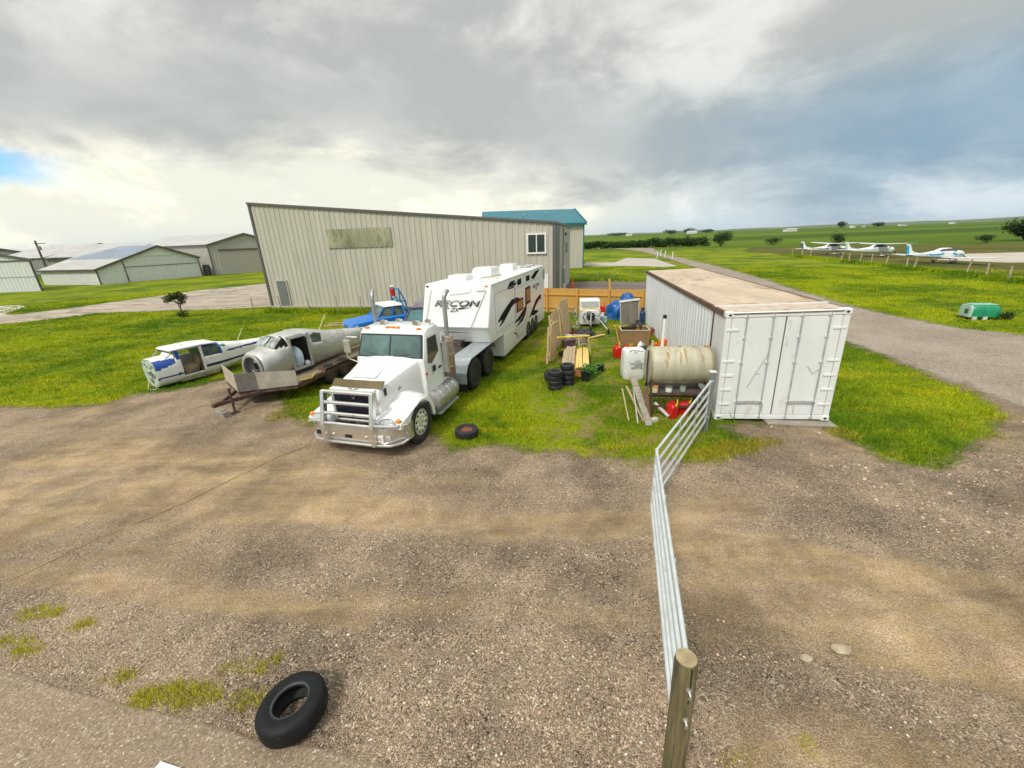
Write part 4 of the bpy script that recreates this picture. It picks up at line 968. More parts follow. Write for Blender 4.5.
# lettering on the cap
F = Matrix.Translation(fp(.03, 2.47, .0)) @ Matrix(((1, 0, 0, 0), (0, .352, -.936, 0), (0, .936, .352, 0), (0, 0, 0, 1)))
text_mesh('RECON', .30, 'nose_lettering', dk, rv, F @ Matrix.Translation((0, .0, .001)), .003, .30, 1.62)
text_mesh('RECON', .255, 'lettering_fill', tan_, rv, F @ Matrix.Translation((-.01, .012, .006)), .003, .30, 1.78)
F2 = Matrix.Translation(fp(-.03, 2.27, .0)) @ F.to_3x3().to_4x4()
text_mesh('ZX', .19, 'nose_lettering', dk, rv, F2, .004, .35, 1.2)
mb = MB(); fpoly(mb, [(-.66, 2.355), (-.2, 2.31), (-.22, 2.335)]); fpoly(mb, [(.14, 2.30), (.62, 2.36), (.14, 2.345)]); mb.build('nose_stripe', dk, rv)
mb = MB(); fpoly(mb, [(.70, 2.88), (.84, 3.0), (.90, 2.93), (1.0, 2.99), (1.02, 2.88)]); mb.build('corner_emblem', mat('pale_blue_grey_print', (.58, .62, .64), .4), rv)
for x in (-1.10, 1.06): MB().box(x-.05, x+.05, .455, .50, 3.0, 3.05).build('clearance_light', amber if x > 0 else black, rv, bevel=.012)
# right-hand side: panels, windows, graphics (+x side), repeated plainer on the far side
XS = HW+.001
def sidepart(name, m, poly, th=.01, x0=None): 
    mb = MB(); mb.prism(poly, 'x', x0 or XS, (x0 or XS)+th); return mb.build(name, m, rv)
def frame_lines(mb, pts, w=.02):
    for i in range(len(pts)):
        a = pts[i]; b = pts[(i+1) % len(pts)]; mb.ribbon([a, b], w, 'x', XS, .008)
mb = MB(); frame_lines(mb, [(.78, 2.72), (3.42, 2.72), (3.42, 1.30), (.78, 1.36)]); frame_lines(mb, [(3.50, 2.58), (9.3, 2.58), (9.3, .55), (3.50, .55)]); mb.build('panel_seam', greyl, rv)
sidepart('baggage_door', rvwhite, [(1.85, .42), (3.1, .42), (3.1, 1.05), (1.85, 1.05)], .014)
w1 = sidepart('window', mar, [(3.66, 1.56), (4.76, 1.56), (4.80, 2.06), (3.70, 2.06)], .022); MB().box(XS+.023, XS+.028, 3.76, 4.68, 1.62, 2.0).build('pane', mat('brown_tinted_glass', (.085, .055, .045), .1, spec=.8), w1)
w2 = sidepart('window', mar, [(5.25, 1.64), (6.2, 1.64), (6.22, 2.40), (5.28, 2.40)], .022); MB().box(XS+.023, XS+.028, 5.36, 6.10, 1.76, 2.32).build('pane', mat('brown_tinted_glass', (0, 0, 0)), w2)
for a, b in ((3.92, 4.54), (5.44, 6.12)): sidepart('slot_window', dk, [(a, 2.66), (b, 2.66), (b, 2.89), (a, 2.89)], .015)
MB().ribbon([(1.05, 1.70), (1.6, 1.80), (2.3, 1.97), (2.95, 2.12), (3.7, 2.15), (4.4, 2.03)], [0.051, 0.221, 0.221, 0.187, 0.119, 0.034], 'x', XS+.002, .004).build('swoosh_graphic', dk, rv)
MB().ribbon([(1.2, 1.50), (1.75, 1.66), (2.3, 1.84), (2.85, 2.0), (3.5, 2.05)], [0.034, 0.17, 0.187, 0.153, 0.034], 'x', XS+.002, .004).build('swoosh_graphic', dk, rv)
MB().ribbon([(3.3, 1.22), (4.2, 1.27), (4.85, 1.42), (5.3, 1.62)], [0.034, 0.204, 0.187, 0.051], 'x', XS+.002, .004).build('swoosh_graphic', dk, rv)
MB().ribbon([(3.6, 1.02), (4.6, 1.12), (5.15, 1.32), (5.5, 1.5)], [0.034, 0.17, 0.153, 0.034], 'x', XS+.002, .004).build('swoosh_graphic', dk, rv)
MB().ribbon([(6.0, .93), (6.7, 1.10), (7.5, 1.42), (8.4, 1.57), (9.2, 1.60)], [0.034, 0.238, 0.272, 0.204, 0.085], 'x', XS+.002, .004).build('swoosh_graphic', dk, rv)
MB().ribbon([(6.2, 1.02), (7.1, .98), (8.05, .90)], [0.068, 0.238, 0.068], 'x', XS+.002, .004).build('swoosh_graphic', dk, rv)
MB().ribbon([(2.4, 2.70), (2.8, 2.78), (3.5, 2.90)], [0.034, 0.272, 0.051], 'x', XS+.002, .004).build('swoosh_graphic', dk, rv)
MB().ribbon([(2.6, 2.68), (3.2, 2.72), (3.8, 2.80)], [0.034, 0.17, 0.051], 'x', XS+.002, .004).build('swoosh_graphic', dk, rv)
MB().ribbon([(6.44, 2.70), (7.3, 2.79), (8.35, 2.95)], [0.051, 0.272, 0.051], 'x', XS+.002, .004).build('swoosh_graphic', dk, rv)
MB().ribbon([(6.9, 2.66), (7.4, 2.84), (7.9, 2.9)], [0.204, 0.238, 0.085], 'x', XS+.002, .004).build('swoosh_graphic', dk, rv)
MB().ribbon([(2.65, .82), (3.0, .88), (3.6, .70), (3.92, .43)], [0.017, 0.051, 0.051, 0.017], 'x', XS+.002, .004).build('swoosh_graphic', dk, rv)
MB().ribbon([(2.9, 2.02), (3.55, 2.06), (4.2, 1.96), (4.7, 1.78)], [0.034, 0.136, 0.119, 0.034], 'x', XS+.007, .004).build('accent_graphic', mar, rv)
MB().ribbon([(4.1, 1.18), (4.8, 1.34), (5.3, 1.55), (5.7, 1.8)], [0.034, 0.136, 0.119, 0.034], 'x', XS+.007, .004).build('accent_graphic', mar, rv)
MB().ribbon([(7.0, 1.22), (7.8, 1.48), (8.6, 1.52), (9.3, 1.42)], [0.034, 0.153, 0.136, 0.034], 'x', XS+.007, .004).build('accent_graphic', mar, rv)
S2 = Matrix.Translation((XS+.004, 7.55, 2.24)) @ Matrix(((0, 0, 1, 0), (1, 0, 0, 0), (0, 1, 0, 0), (0, 0, 0, 1)))
text_mesh('RECON', .24, 'side_lettering', dk, rv, S2, .003, .25, 1.7)
S3 = Matrix.Translation((XS+.004, 7.6, 2.07)) @ S2.to_3x3().to_4x4()
text_mesh('ZX', .13, 'side_lettering', dk, rv, S3, .003, .3, 1.7)
MB().box(XS, XS+.05, 9.35, 9.62, 2.35, 2.9).build('rear_side_panel', mat('grey_panel', (.35, .37, .38), .4), rv, bevel=.01)
MB().box(XS, XS+.02, 8.75, 9.45, .50, 2.45).build('entry_door', rvwhite, rv, bevel=.01)
# roof gear
for x, y, w, d, h in ((-.35, 1.75, .36, .40, .22), (.08, 3.4, .40, .55, .36), (.15, 6.5, .32, .42, .28), (-.5, 5.6, .3, .3, .18)):
    MB().loft([[(x-w, y-d, 3.08), (x+w, y-d, 3.08), (x+w, y+d, 3.08), (x-w, y+d, 3.08)], [(x-w, y-d, 3.10+h*.7), (x+w, y-d, 3.10+h*.7), (x+w, y+d, 3.10+h*.7), (x-w, y+d, 3.10+h*.7)], [(x-w*.88, y-d*.85, 3.10+h), (x+w*.88, y-d*.85, 3.10+h), (x+w*.88, y+d*.85, 3.10+h), (x-w*.88, y+d*.85, 3.10+h)]]).build('air_conditioner' if h > .2 else 'roof_vent', rvwhite, rv, bevel=.03)
for y in (7.6, 8.6): MB().box(.4, .9, y, y+.35, 3.09, 3.2).build('roof_hatch', mat('clear_smoke_plastic', (.35, .36, .36), .3), rv, bevel=.03)
MB().box(.5, .95, 2.0, 2.4, 3.09, 3.15).build('yellowed_hatch', mat('yellowed_plastic', (.72, .68, .40), .4), rv, bevel=.02)
mb = MB(); mb.tube([(.2, 2.25, 3.12), (.7, 2.0, 3.2), (.95, 2.6, 3.2)], .025); mb.build('antenna', greyl, rv)
# running gear, landing legs, pin box
for sg in (-1, 1):
    for y in (5.75, 6.60, 7.45): wheel(rv, (sg*1.145, y, .38), .38, .22, sg, alu, .52, .2, 6, False)
    for y in (2.0,): MB().box(sg*.95-.05, sg*.95+.05, y, y+.1, .02, .4).build('landing_leg', framem, rv)
for sg in (-1, 1):
    for y in (5.75, 6.60, 7.45): MB().lathe([(.43, 0), (.43, .012), (.005, .013)], 28, Matrix.Translation((sg*(HW-.008), y, .38)) @ Matrix.Rotation(R(90*sg), 4, 'Y')).build('wheel_arch', black, rv)
mb = MB(); mb.box(-.22, .22, -.5+.4, 1.6, .98, 1.22); mb.box(-.06, .06, .1, .25, .90, .98); mb.build('pin_box', framem, rv, bevel=.02)
MB().box(-1.1, 1.1, 1.8, 9.6, .2, .31).build('underframe', framem, rv)
# ------------------------------------------------------------------ stripped aircraft
def sect(y, hw, zb, zt, n=28, e=3.2):
    pts = []; zc = (zb+zt)/2; hh = (zt-zb)/2
    for k in range(n):
        a = 2*math.pi*(k+.5)/n; c_, s_ = math.cos(a), math.sin(a)
        pts.append((hw*math.copysign(abs(c_)**(2/e), c_), y, zc+hh*math.copysign(abs(s_)**(2/e), s_)))
    return pts
def skin(name, secs, parent, mats, hole=None, pick=None, step=.06, n=36, e=3.2, th=.018, smooth=True):
    """thin sheet fuselage through (y, halfwidth, zbottom, ztop) stations; hole/pick look at face centres"""
    ys = np.arange(secs[0][0], secs[-1][0]+.001, step); S_ = np.array(secs); rings = []
    for y in ys: rings.append(sect(y, *[np.interp(y, S_[:, 0], S_[:, i]) for i in (1, 2, 3)], n=n, e=e))
    mb = MB(); vs = [p for r in rings for p in r]; fs = []; ms = []
    for k in range(len(rings)-1):
        for i in range(n):
            j = (i+1) % n; f = (k*n+i, k*n+j, (k+1)*n+j, (k+1)*n+i); c_ = [sum(vs[q][a] for q in f)/4 for a in range(3)]
            if hole and hole(*c_): continue
            fs.append(f); ms.append(pick(*c_) if pick else 0)
    mb.add(vs, fs); mb.mi = ms
    o = mb.build(name, mats, parent, smooth=smooth)
    so_ = o.modifiers.new('sheet', 'SOLIDIFY'); so_.thickness = th; so_.offset = -1
    return o
baremetal = mat('bare_aircraft_aluminium', (.60, .59, .56), .42, .58, .16, 2.5, .12, 9, dirt=(.40, .38, .34), da=.36, ds=2.6, stretch=(1, .5, 1))
acwhite = mat('aircraft_white_paint', (.74, .75, .74), .35, var=.05, dirt=(.50, .49, .44), da=.25, ds=3)
acblue = mat('aircraft_blue_paint', (.012, .070, .34), .35, var=.1)
navy = mat('aircraft_navy_stripe', (.020, .022, .13), .4)
primer = mat('green_primer_firewall', (.46, .54, .44), .6, var=.22, vs=9, dirt=(.30, .34, .26), da=.4, ds=8)
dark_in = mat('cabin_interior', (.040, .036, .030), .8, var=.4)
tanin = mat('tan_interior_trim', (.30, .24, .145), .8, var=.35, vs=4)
greentint = mat('green_tinted_perspex', (.05, .36, .25), .15, var=.2, spec=.7)
clearp = mat('aircraft_perspex', (.11, .15, .13), .08, var=.5, vs=3, spec=.8)
silvertrim = mat('door_frame_metal', (.58, .57, .54), .4, .6)
# white and blue one on the grass
wf = thing('aircraft_fuselage', 'stripped white light aircraft fuselage with blue stripe lying on the grass', 'aircraft fuselage', (-12.47, 13.28, 0), -30)
secs = [(0, .50, .08, 1.02), (.55, .54, .07, 1.04), (.66, .55, .07, 1.23), (1.9, .52, .10, 1.22), (2.3, .45, .15, 1.12), (3.0, .34, .26, .98), (4.6, .16, .46, .86)]
def hole(x, y, z):
    if .62 < y < .70 and z > 1.0: return True
    if x > .25 and .74 < y < 1.40 and .33 < z < 1.16: return True
    if x < -.2 and .74 < y < 1.9 and .86 < z < 1.16: return True
    if abs(x) > .22 and 1.5 < y < 2.06 and .82 < z < 1.13: return True
    return False
def pick(x, y, z):
    if y < .60 and .66+.25*y < z < .97 and x > .1: return 1
    if x > .2 and .36+.03*y < z < .44+.03*y: return 2
    if x > .2 and 1.44 < y < 2.12 and z > .80: return 1
    if y > 2.3 and .80 < z < .86: return 2
    return 0
skin('fuselage_skin', secs, wf, [acwhite, acblue, navy], hole, pick, .025, 80)
MB().loft([sect(-.015, .485, .10, 1.0), sect(.01, .485, .10, 1.0)]).build('firewall', primer, wf, bevel=.004)
mb = MB()
for i in range(26):
    a = rng.uniform(-.38, .38); z = rng.uniform(.2, .9); s_ = rng.uniform(.015, .05); mb.box(a-s_, a+s_, -.03-.03*rng.random(), -.012, z-s_*.7, z+s_*.7)
mb.box(-.42, .42, -.03, -.014, .53, .545); mb.build('firewall_fittings', mat('firewall_grey_bits', (.20, .24, .20), .6, var=.4, vs=8), wf)
mb = MB(); mb.tube([(.3, -.02, .2), (.33, -.12, .04), (.1, -.2, .02), (-.2, -.15, .02), (-.32, -.02, .2)], .012); mb.build('loose_hose', mat('pale_hose', (.6, .6, .55)), wf, smooth=True)
rp = MB().loft([sect(.52, .50, 1.23, 1.27, e=6), sect(.60, .55, 1.225, 1.295, e=6), sect(1.5, .56, 1.225, 1.30, e=6), sect(2.0, .48, 1.19, 1.25, e=6)]).build('wing_centre_section', acwhite, wf, smooth=40)
mb = MB(); mb.tube([(-.4, .56, 1.22), (.35, .60, 1.21), (.5, .7, 1.20)], .03); mb.box(-.5, .5, .56, .64, 1.16, 1.226); mb.build('torn_spar', dark_in, wf)
mb = MB()
for x in (-.5, .5): mb.tube([(x, .56, 1.23), (x, .50, 1.12), (x*.96, .36, 1.02)], .02); mb.tube([(x, .60, 1.23), (x, .66, 1.02)], .016)
mb.build('cabin_strut', mat('grey_strut', (.35, .36, .35), .5), wf, smooth=True)
MB().box(.50, .56, .64, .74, .92, 1.22).build('door_post', acblue, wf, bevel=.01)
MB().box(.50, .56, 1.40, 1.47, .32, 1.22).build('door_post', acwhite, wf, bevel=.01)
MB().box(.41, .44, 1.5, 2.06, .82, 1.13).build('rear_window', clearp, wf, bevel=.005)
MB().box(.30, .42, 2.05, 2.32, .90, 1.10).build('rear_screen', greentint, wf, bevel=.04)
MB().box(-.48, .48, .62, 1.9, .10, .2).build('cabin_floor', tanin, wf)
MB().box(-.46, .44, 1.44, 1.50, .2, 1.16).build('cabin_bulkhead', tanin, wf)
MB().loft([sect(.9, .26, .2, .55, 20), sect(1.3, .3, .2, .62, 20), sect(1.42, .3, .4, 1.1, 20)]).build('torn_seat', tanin, wf, smooth=True)
MB().box(-.1, .3, 1.36, 1.43, .9, 1.14).build('green_panel', mat('green_fabric_panel', (.10, .30, .07), .7), wf, bevel=.03)
mb = MB(); mb.tube([(0, 1.1, 1.29), (.05, 1.05, 1.36), (.35, .9, 1.42)], .014); mb.tube([(.1, 1.8, 1.24), (.12, 1.8, 1.36)], .012); mb.build('antenna', white, wf)
mb = MB(); mb.tube([(.1, 2.9, .98), (.25, 3.15, 1.5)], .014); mb.build('whip_antenna', mat('cream_rod', (.65, .62, .45)), wf)
# flatbed trailer
rust = mat('rusty_steel', (.085, .048, .036), .8, .1, .35, 5, .3, 30, dirt=(.15, .09, .055), da=.4, ds=5)
deckw = mat('weathered_deck_boards', (.24, .185, .115), .85, 0, .35, 4, .4, 20, stretch=(7, .6, 1), dirt=(.13, .10, .07), da=.35, ds=2)
dullsheet = mat('dull_aluminium_sheet', (.52, .49, .44), .42, .5, .15, 3, .06, 12, dirt=(.34, .30, .25), da=.35, ds=2)
tr = thing('flatbed_trailer', 'rusty vee-nosed flatbed trailer with a worn plank deck', 'trailer', (-8.06, 11.15, 0), -14.5)
DK = [(0, .02), (1.33, .80), (1.33, 5.1), (-1.33, 5.1), (-1.33, .80)]
MB().prism(DK, 'z', .50, .575).build('deck', deckw, tr, bevel=.006)
mb = MB()
for a, b in zip(DK, DK[1:]+DK[:1]): mb.bar((a[0], a[1], .47), (b[0], b[1], .47), .06, .13)
for y in (1.2, 2.2, 3.2, 4.2): mb.box(-1.3, 1.3, y, y+.08, .36, .48)
mb.build('frame', rust, tr)
mb = MB(); mb.bar((-.55, .5, .42), (0, -.70, .40), .06, .09); mb.bar((.55, .5, .42), (0, -.70, .40), .07, .10); tg = mb.build('tongue', rust, tr)
MB().box(-.06, .06, -.90, -.66, .36, .48).build('coupler', rust, tr, bevel=.02)
mb = MB(); mb.tube([(.13, -.42, .03), (.13, -.42, .78)], .03); mb.tube([(.13, -.42, .75), (.25, -.46, .77), (.27, -.47, .85)], .012); mb.box(.04, .22, -.5, -.34, .02, .05); mb.build('jack', rust, tr)
mb = MB(); mb.tube([(.05, -.6, .48), (.2, -.4, .30), (.4, -.2, .22), (.45, 0, .42)], .01); mb.build('safety_chain', rust, tr)
# vee aprons of aluminium sheet
mb = MB(); mb.prism([(.02, .50), (.80, .50), (.80, .94), (.02, .98)], 'x', 0, .02)
def apron(a, b, z0, z1, z2, name, m):
    A_ = Vector(a); B_ = Vector(b); d = (B_-A_).normalized(); n_ = Vector((d.y, -d.x))*.018
    P = [(A_.x, A_.y, z0), (B_.x, B_.y, z0), (B_.x, B_.y, z2), (A_.x, A_.y, z1)]; Q = [(x+n_.x, y+n_.y, z) for x, y, z in P]
    return MB().add(P+Q, [(0,1,2,3),(7,6,5,4),(0,4,5,1),(1,5,6,2),(2,6,7,3),(3,7,4,0)]).build(name, m, tr)
apron((.0, -.03), (.46, .25), .52, 1.08, 1.06, 'front_sheet', mat('dark_aluminium_sheet', (.20, .19, .175), .5, .4, .2, dirt=(.12, .11, .10), da=.4))
apron((.46, .25), (1.38, .79), .52, 1.06, .98, 'front_sheet', dullsheet)
apron((-1.40, .82), (0, -.03), .52, 1.04, 1.08, 'side_sheet', mat('pale_plywood_sheet', (.46, .40, .32), .7, var=.15))
for sg in (-1, 1):
    for y in (2.35, 3.1): wheel(tr, (sg*1.26, y, .35), .35, .2, sg, rust, .55, .3, 5, False)
    mb = MB(); mb.prism([(1.95, .50), (2.05, .63), (3.4, .63), (3.5, .50), (3.46, .49), (3.37, .60), (2.08, .60), (1.99, .49)], 'x', sg*1.12, sg*1.40); mb.build('wheel_fender', rust, tr)
o = MB().tube([(1.25, 1.05, .60), (1.36, 1.0, .60), (1.40, 1.35, .55), (1.32, 1.6, .60)], .02).build('strap', mat('yellow_webbing', (.55, .40, .06), .7), tr)
blk = thing('wood_block', 'short stack of grey timber offcuts under the trailer jack', 'block', (-8.23, 10.52, 0), -30)
mb = MB(); mb.box(-.24, .20, -.10, .10, .012, .10); mb.build('board', wood_grey if 'wood_grey' in globals() else mat('greyed_timber', (.30, .27, .22), .85, var=.3, vs=3, stretch=(1, 8, 8), bump=.3), blk, bevel=.006)
MB().box(-.20, .22, -.13, .07, .102, .19).build('board', mat('greyed_timber', (0, 0, 0)), blk, bevel=.006)
# silver fuselage riding on it
sf = thing('aircraft_fuselage', 'bare silver light aircraft fuselage with open doorway riding on the flatbed trailer', 'aircraft fuselage', (-7.85, 11.72, .577), -23.5)
secs = [(0, .46, .06, .88), (.10, .52, .02, .94), (.42, .55, .02, .98), (.46, .56, .02, 1.02), (.82, .58, .02, 1.31), (1.7, .57, .02, 1.33), (2.1, .51, .03, 1.24), (2.9, .40, .06, 1.02), (4.9, .17, .24, .72)]
def hole2(x, y, z):
    if 1.0 < z < 1.28 and .46 < y < .80 and abs(x) < .48: return True
    if abs(x) > .25 and (.96 < y < 1.62) and .18 < z < 1.2: return x > 0
    if abs(x) > .25 and 1.78 < y < 2.24 and .84 < z < 1.12: return True
    if x < -.25 and .9 < y < 1.62 and .80 < z < 1.2: return True
    if abs(x) > .3 and .56 < y < .9 and .98 < z < .98+(y-.5)*.75: return True
    return False
skin('fuselage_skin', secs, sf, [baremetal, mat('dark_red_band', (.20, .07, .06), .5)], hole2, lambda x, y, z: 1 if 4.42 < y < 4.5 else 0, .06, 40, 2.6)
mb = MB(); mb.lathe([(.37, 0), (.43, 0), (.43, .06), (.37, .06)], 30, Matrix.Translation((0, -.06, .47)) @ Matrix.Rotation(R(-90), 4, 'X'), close=True); mb.build('cowl_ring', silvertrim, sf, smooth=True)
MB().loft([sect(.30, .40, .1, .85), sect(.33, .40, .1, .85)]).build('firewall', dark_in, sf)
mb = MB()
for x, z in ((-.18, .62), (.02, .66), (.18, .58)): mb.box(x-.06, x+.05, .2, .29, z-.06, z+.05)
for x, z in ((-.2, .3), (.22, .28)): mb.tube([(x, .29, z), (x*.7, .05, z+.05)], .022)
mb.build('engine_mount', mat('pale_fittings', (.60, .60, .58), .5), sf)
for x in (-.24, .24): MB().add([(x-.2, .48, 1.02), (x+.2, .48, 1.02), (x+.2, .80, 1.27), (x-.2, .80, 1.27), (x-.2, .50, 1.01), (x+.2, .50, 1.01), (x+.2, .82, 1.26), (x-.2, .82, 1.26)], [(0,1,2,3),(7,6,5,4),(0,4,5,1),(1,5,6,2),(2,6,7,3),(3,7,4,0)]).build('windshield', mat('hazy_perspex', (.34, .36, .34), .25, var=.5, vs=5), sf)
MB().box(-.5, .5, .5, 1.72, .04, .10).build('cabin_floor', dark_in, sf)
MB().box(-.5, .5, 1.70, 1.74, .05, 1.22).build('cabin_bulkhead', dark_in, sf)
mb = MB(); 
for a, b in (((.58, .94, .18), (.56, .94, 1.2)), ((.58, 1.63, .18), (.56, 1.63, 1.2)), ((.56, .94, 1.2), (.56, 1.63, 1.2)), ((.58, .94, .18), (.58, 1.63, .18))): mb.bar(a, b, .06, .05)
mb.build('door_frame', silvertrim, sf)
MB().box(.46, .48, 1.78, 2.24, .84, 1.12).build('rear_window', clearp, sf)
bag = MB().loft([sect(1.30, .16, .12, .35, 16, 2.2), sect(1.42, .34, .10, .70, 16, 2.4), sect(1.62, .36, .10, .85, 16, 2.4), sect(1.74, .2, .3, .74, 16, 2.2)], True)
o = bag.build('pale_blue_cover', mat('pale_blue_fabric', (.46, .56, .66), .7, var=.12, vs=4, bump=.4, bs=9), sf, smooth=True); o.location = (.19, -.27, 0)
S_ = np.array(secs)
for y in (.44, 1.74, 2.3, 2.9, 3.5, 4.1): 
    a_ = [np.interp(y, S_[:, 0], S_[:, i]) for i in (1, 2, 3)]
    MB().loft([sect(y, a_[0]+.006, a_[1]-.006, a_[2]+.006, 40, 2.6), sect(y+.022, a_[0]+.005, a_[1]-.005, a_[2]+.005, 40, 2.6)], cap=False).build('rivet_seam', mat('dark_rivet_seam', (.22, .21, .20), .5, .5), sf)
MB().ball((.44, 1.54, .24), .10, 10, 6).build('white_helmet', white, sf, smooth=True)
mb = MB(); mb.tube([(.05, 2.6, 1.12), (.18, 2.85, 1.60)], .014); mb.build('whip_antenna', mat('cream_rod', (0, 0, 0)), sf)
mb = MB(); mb.tube([(-.1, 1.3, 1.32), (-.1, 1.35, 1.37), (.1, 1.4, 1.37), (.1, 1.4, 1.32)], .012); mb.build('roof_handle', silvertrim, sf)

# ------------------------------------------------------------------ vehicles behind the tractor
def simple_car(root, prof, glassp, hw, paint, glassm, wheels, Rw, cabin_paint=None):
    """body lofted across its width from a side profile, x forward = -y; returns body"""
    rings = []
    for l, k in ((-hw, .05), (-hw+.05, .0), (0, -.02), (hw-.05, 0), (hw, .05)): rings.append([(l, y+(k if y < 0 else -k), z-(k if z > .6 else 0)) for y, z in prof])
    body = MB().loft(rings).build('body', paint, root, smooth=35, bevel=.03)
    gl = [[(l, y, z-(.02 if abs(l) > hw-.2 else 0)) for y, z in glassp] for l in (-hw+.10, 0, hw-.10)]
    for g_ in gl:
        for i, (x, y, z) in enumerate(g_): g_[i] = (x*(1-.10*max(0, z-glassp[0][1])/.5), y, z)
    MB().loft(gl).build('glass', glassm, root, smooth=30, bevel=.03)
    for y in wheels:
        for sg in (-1, 1): wheel(root, (sg*(hw-.08), y, Rw), Rw, .2, sg, mat('steel_wheel', (.35, .35, .35), .5, .4), .6, .3, 5, False)
    return body
bluep = mat('bright_blue_truck_paint', (.010, .175, .62), .35, var=.08, coat=.3)
bt = thing('pickup_truck', 'old bright blue pickup truck with white roof and tall blue rack behind cab', 'truck', (-6.2, 20.45, 0), -55)
simple_car(bt, [(-2.05, .45), (-2.08, .85), (-1.95, .98), (-.75, 1.08), (-.70, 1.10), (.62, 1.10), (.64, 1.02), (2.0, 1.0), (2.02, .45), (1.6, .42), (1.5, .62), (1.15, .72), (.85, .62), (.75, .42), (-.8, .42), (-.9, .62), (-1.2, .72), (-1.55, .62), (-1.65, .42)], [(-.72, 1.08), (-.34, 1.54), (.48, 1.56), (.60, 1.08)], .84, bluep, clearp, (-1.25, 1.2), .36)
MB().loft([[(x*k, y, z) for x, y in ((-.74, -.40), (.74, -.40), (.74, .56), (-.74, .56))] for z, k in ((1.545, 1.0), (1.60, 1.0), (1.66, .86))]).build('roof', white, bt, smooth=30, bevel=.03)
for x in (-.70, .70):
    for a_, b_, w_ in (((x, -.36, 1.57), (x*1.05, -.74, 1.08), .06), ((x, .5, 1.57), (x*1.05, .6, 1.08), .10), ((x*1.03, .02, 1.56), (x*1.06, .02, 1.09), .07)): MB().bar(a_, b_, w_, .055).build('window_pillar', bluep, bt)
MB().box(.78, .86, -1.9, -1.72, .70, .88).build('headlight', lamp_glass, bt, bevel=.03); MB().ball((-.55, -2.07, .76), .11, 10, 6, (1, .4, 1)).build('headlight', lamp_glass, bt, smooth=True); MB().ball((.55, -2.07, .76), .11, 10, 6, (1, .4, 1)).build('headlight', lamp_glass, bt, smooth=True)
teals = mat('turquoise_rack_paint', (.012, .20, .42), .45, var=.15)
mb = MB()
for x, y in ((-.62, .85), (.62, .85), (.62, 1.15), (-.62, 1.15)): mb.bar((x, y, .9), (x, y, 2.36 if y < 1 else 1.7), .07, .07, (0, 1, 0))
mb.bar((-.65, .85, 2.36), (.65, .85, 2.36), .07, .07); mb.bar((-.62, .85, 1.8), (.62, .85, 1.8), .05, .05)
for x in (-.62, .62): mb.bar((x, .85, 2.34), (x, 1.15, 1.68), .06, .06); mb.bar((x, .85, 1.85), (x, 1.15, 1.0), .05, .05)
mb.bar((-.62, 1.15, 1.68), (.62, 1.15, 1.68), .06, .06)
for i_ in range(len(mb.v)): a_ = mb.v[i_]; mb.v[i_] = (a_[0]-.62, a_[1]-.12, a_[2]*.96)
rk = mb.build('rack', teals, bt)
MB().lathe([(.02, 1.86), (.13, 1.88), (.14, 2.2), (.05, 2.28), (.05, 2.33)], 14, Matrix.Translation((-.75, .66, 0))).build('red_cylinder', mat('deep_red_paint', (.38, .012, .015), .4), rk, smooth=True)
MB().box(-1.05, -.77, .66, .80, 2.27, 2.40).build('white_lamp', white, rk, bevel=.02)
mb = MB(); mb.box(.2, .8, 1.5, 2.0, .9, 1.25); mb.ball((.25, 1.2, 1.15), .2); mb.build('bed_load', mat('dark_blue_load', (.015, .05, .20), .5, var=.4), bt)
mb = MB(); mb.bar((.75, 1.3, 1.42), (1.5, 1.2, 1.42), .06, .06); mb.bar((1.15, 1.25, 1.42), (1.15, 1.25, 1.75), .05, .05, (0, 1, 0)); mb.build('yellow_boom', mat('faded_yellow_paint', (.60, .47, .10), .5), rk)
cr = thing('parked_car', 'dark purple-grey car with teal tinted windscreen between the blue pickup and camper', 'car', (-4.05, 19.6, 0), -8)
simple_car(cr, [(-2.2, .35), (-2.22, .62), (-2.05, .82), (-.95, .98), (1.9, .98), (2.15, .85), (2.15, .35), (1.75, .3), (1.6, .58), (1.3, .66), (1.0, .58), (.88, .3), (-1.05, .3), (-1.2, .58), (-1.45, .66), (-1.75, .58), (-1.9, .3)], [(-1.0, .96), (-.30, 1.44), (1.45, 1.46), (1.75, .96)], .88, mat('purple_grey_car_paint', (.075, .065, .095), .35, .3, .1, coat=.4), mat('teal_car_glass', (.03, .12, .12), .06, var=.3, spec=.8), (-1.45, 1.3), .33)
MB().loft([[(x*k, y, z) for x, y in ((-.70, -.28), (.70, -.28), (.70, 1.42), (-.70, 1.42))] for z, k in ((1.445, 1.0), (1.50, .97), (1.53, .8))]).build('roof', mat('purple_grey_car_paint', (0, 0, 0)), cr, smooth=30, bevel=.03)
for x in (-.78, .78): MB().bar((x*.92, -.28, 1.46), (x, -.98, .97), .07, .05).build('windscreen_pillar', mat('purple_grey_car_paint', (0, 0, 0)), cr)
MB().loft([[(x*k, y*k+.3, z) for x, y in ((-.6, -.5), (.6, -.5), (.6, .9), (-.6, .9))] for z, k in ((1.54, 1), (1.72, .9), (1.86, .6))]).build('roof_bundle', mat('grey_purple_tarp', (.22, .20, .23), .8, var=.3, bump=.5, bs=6), cr, smooth=True)

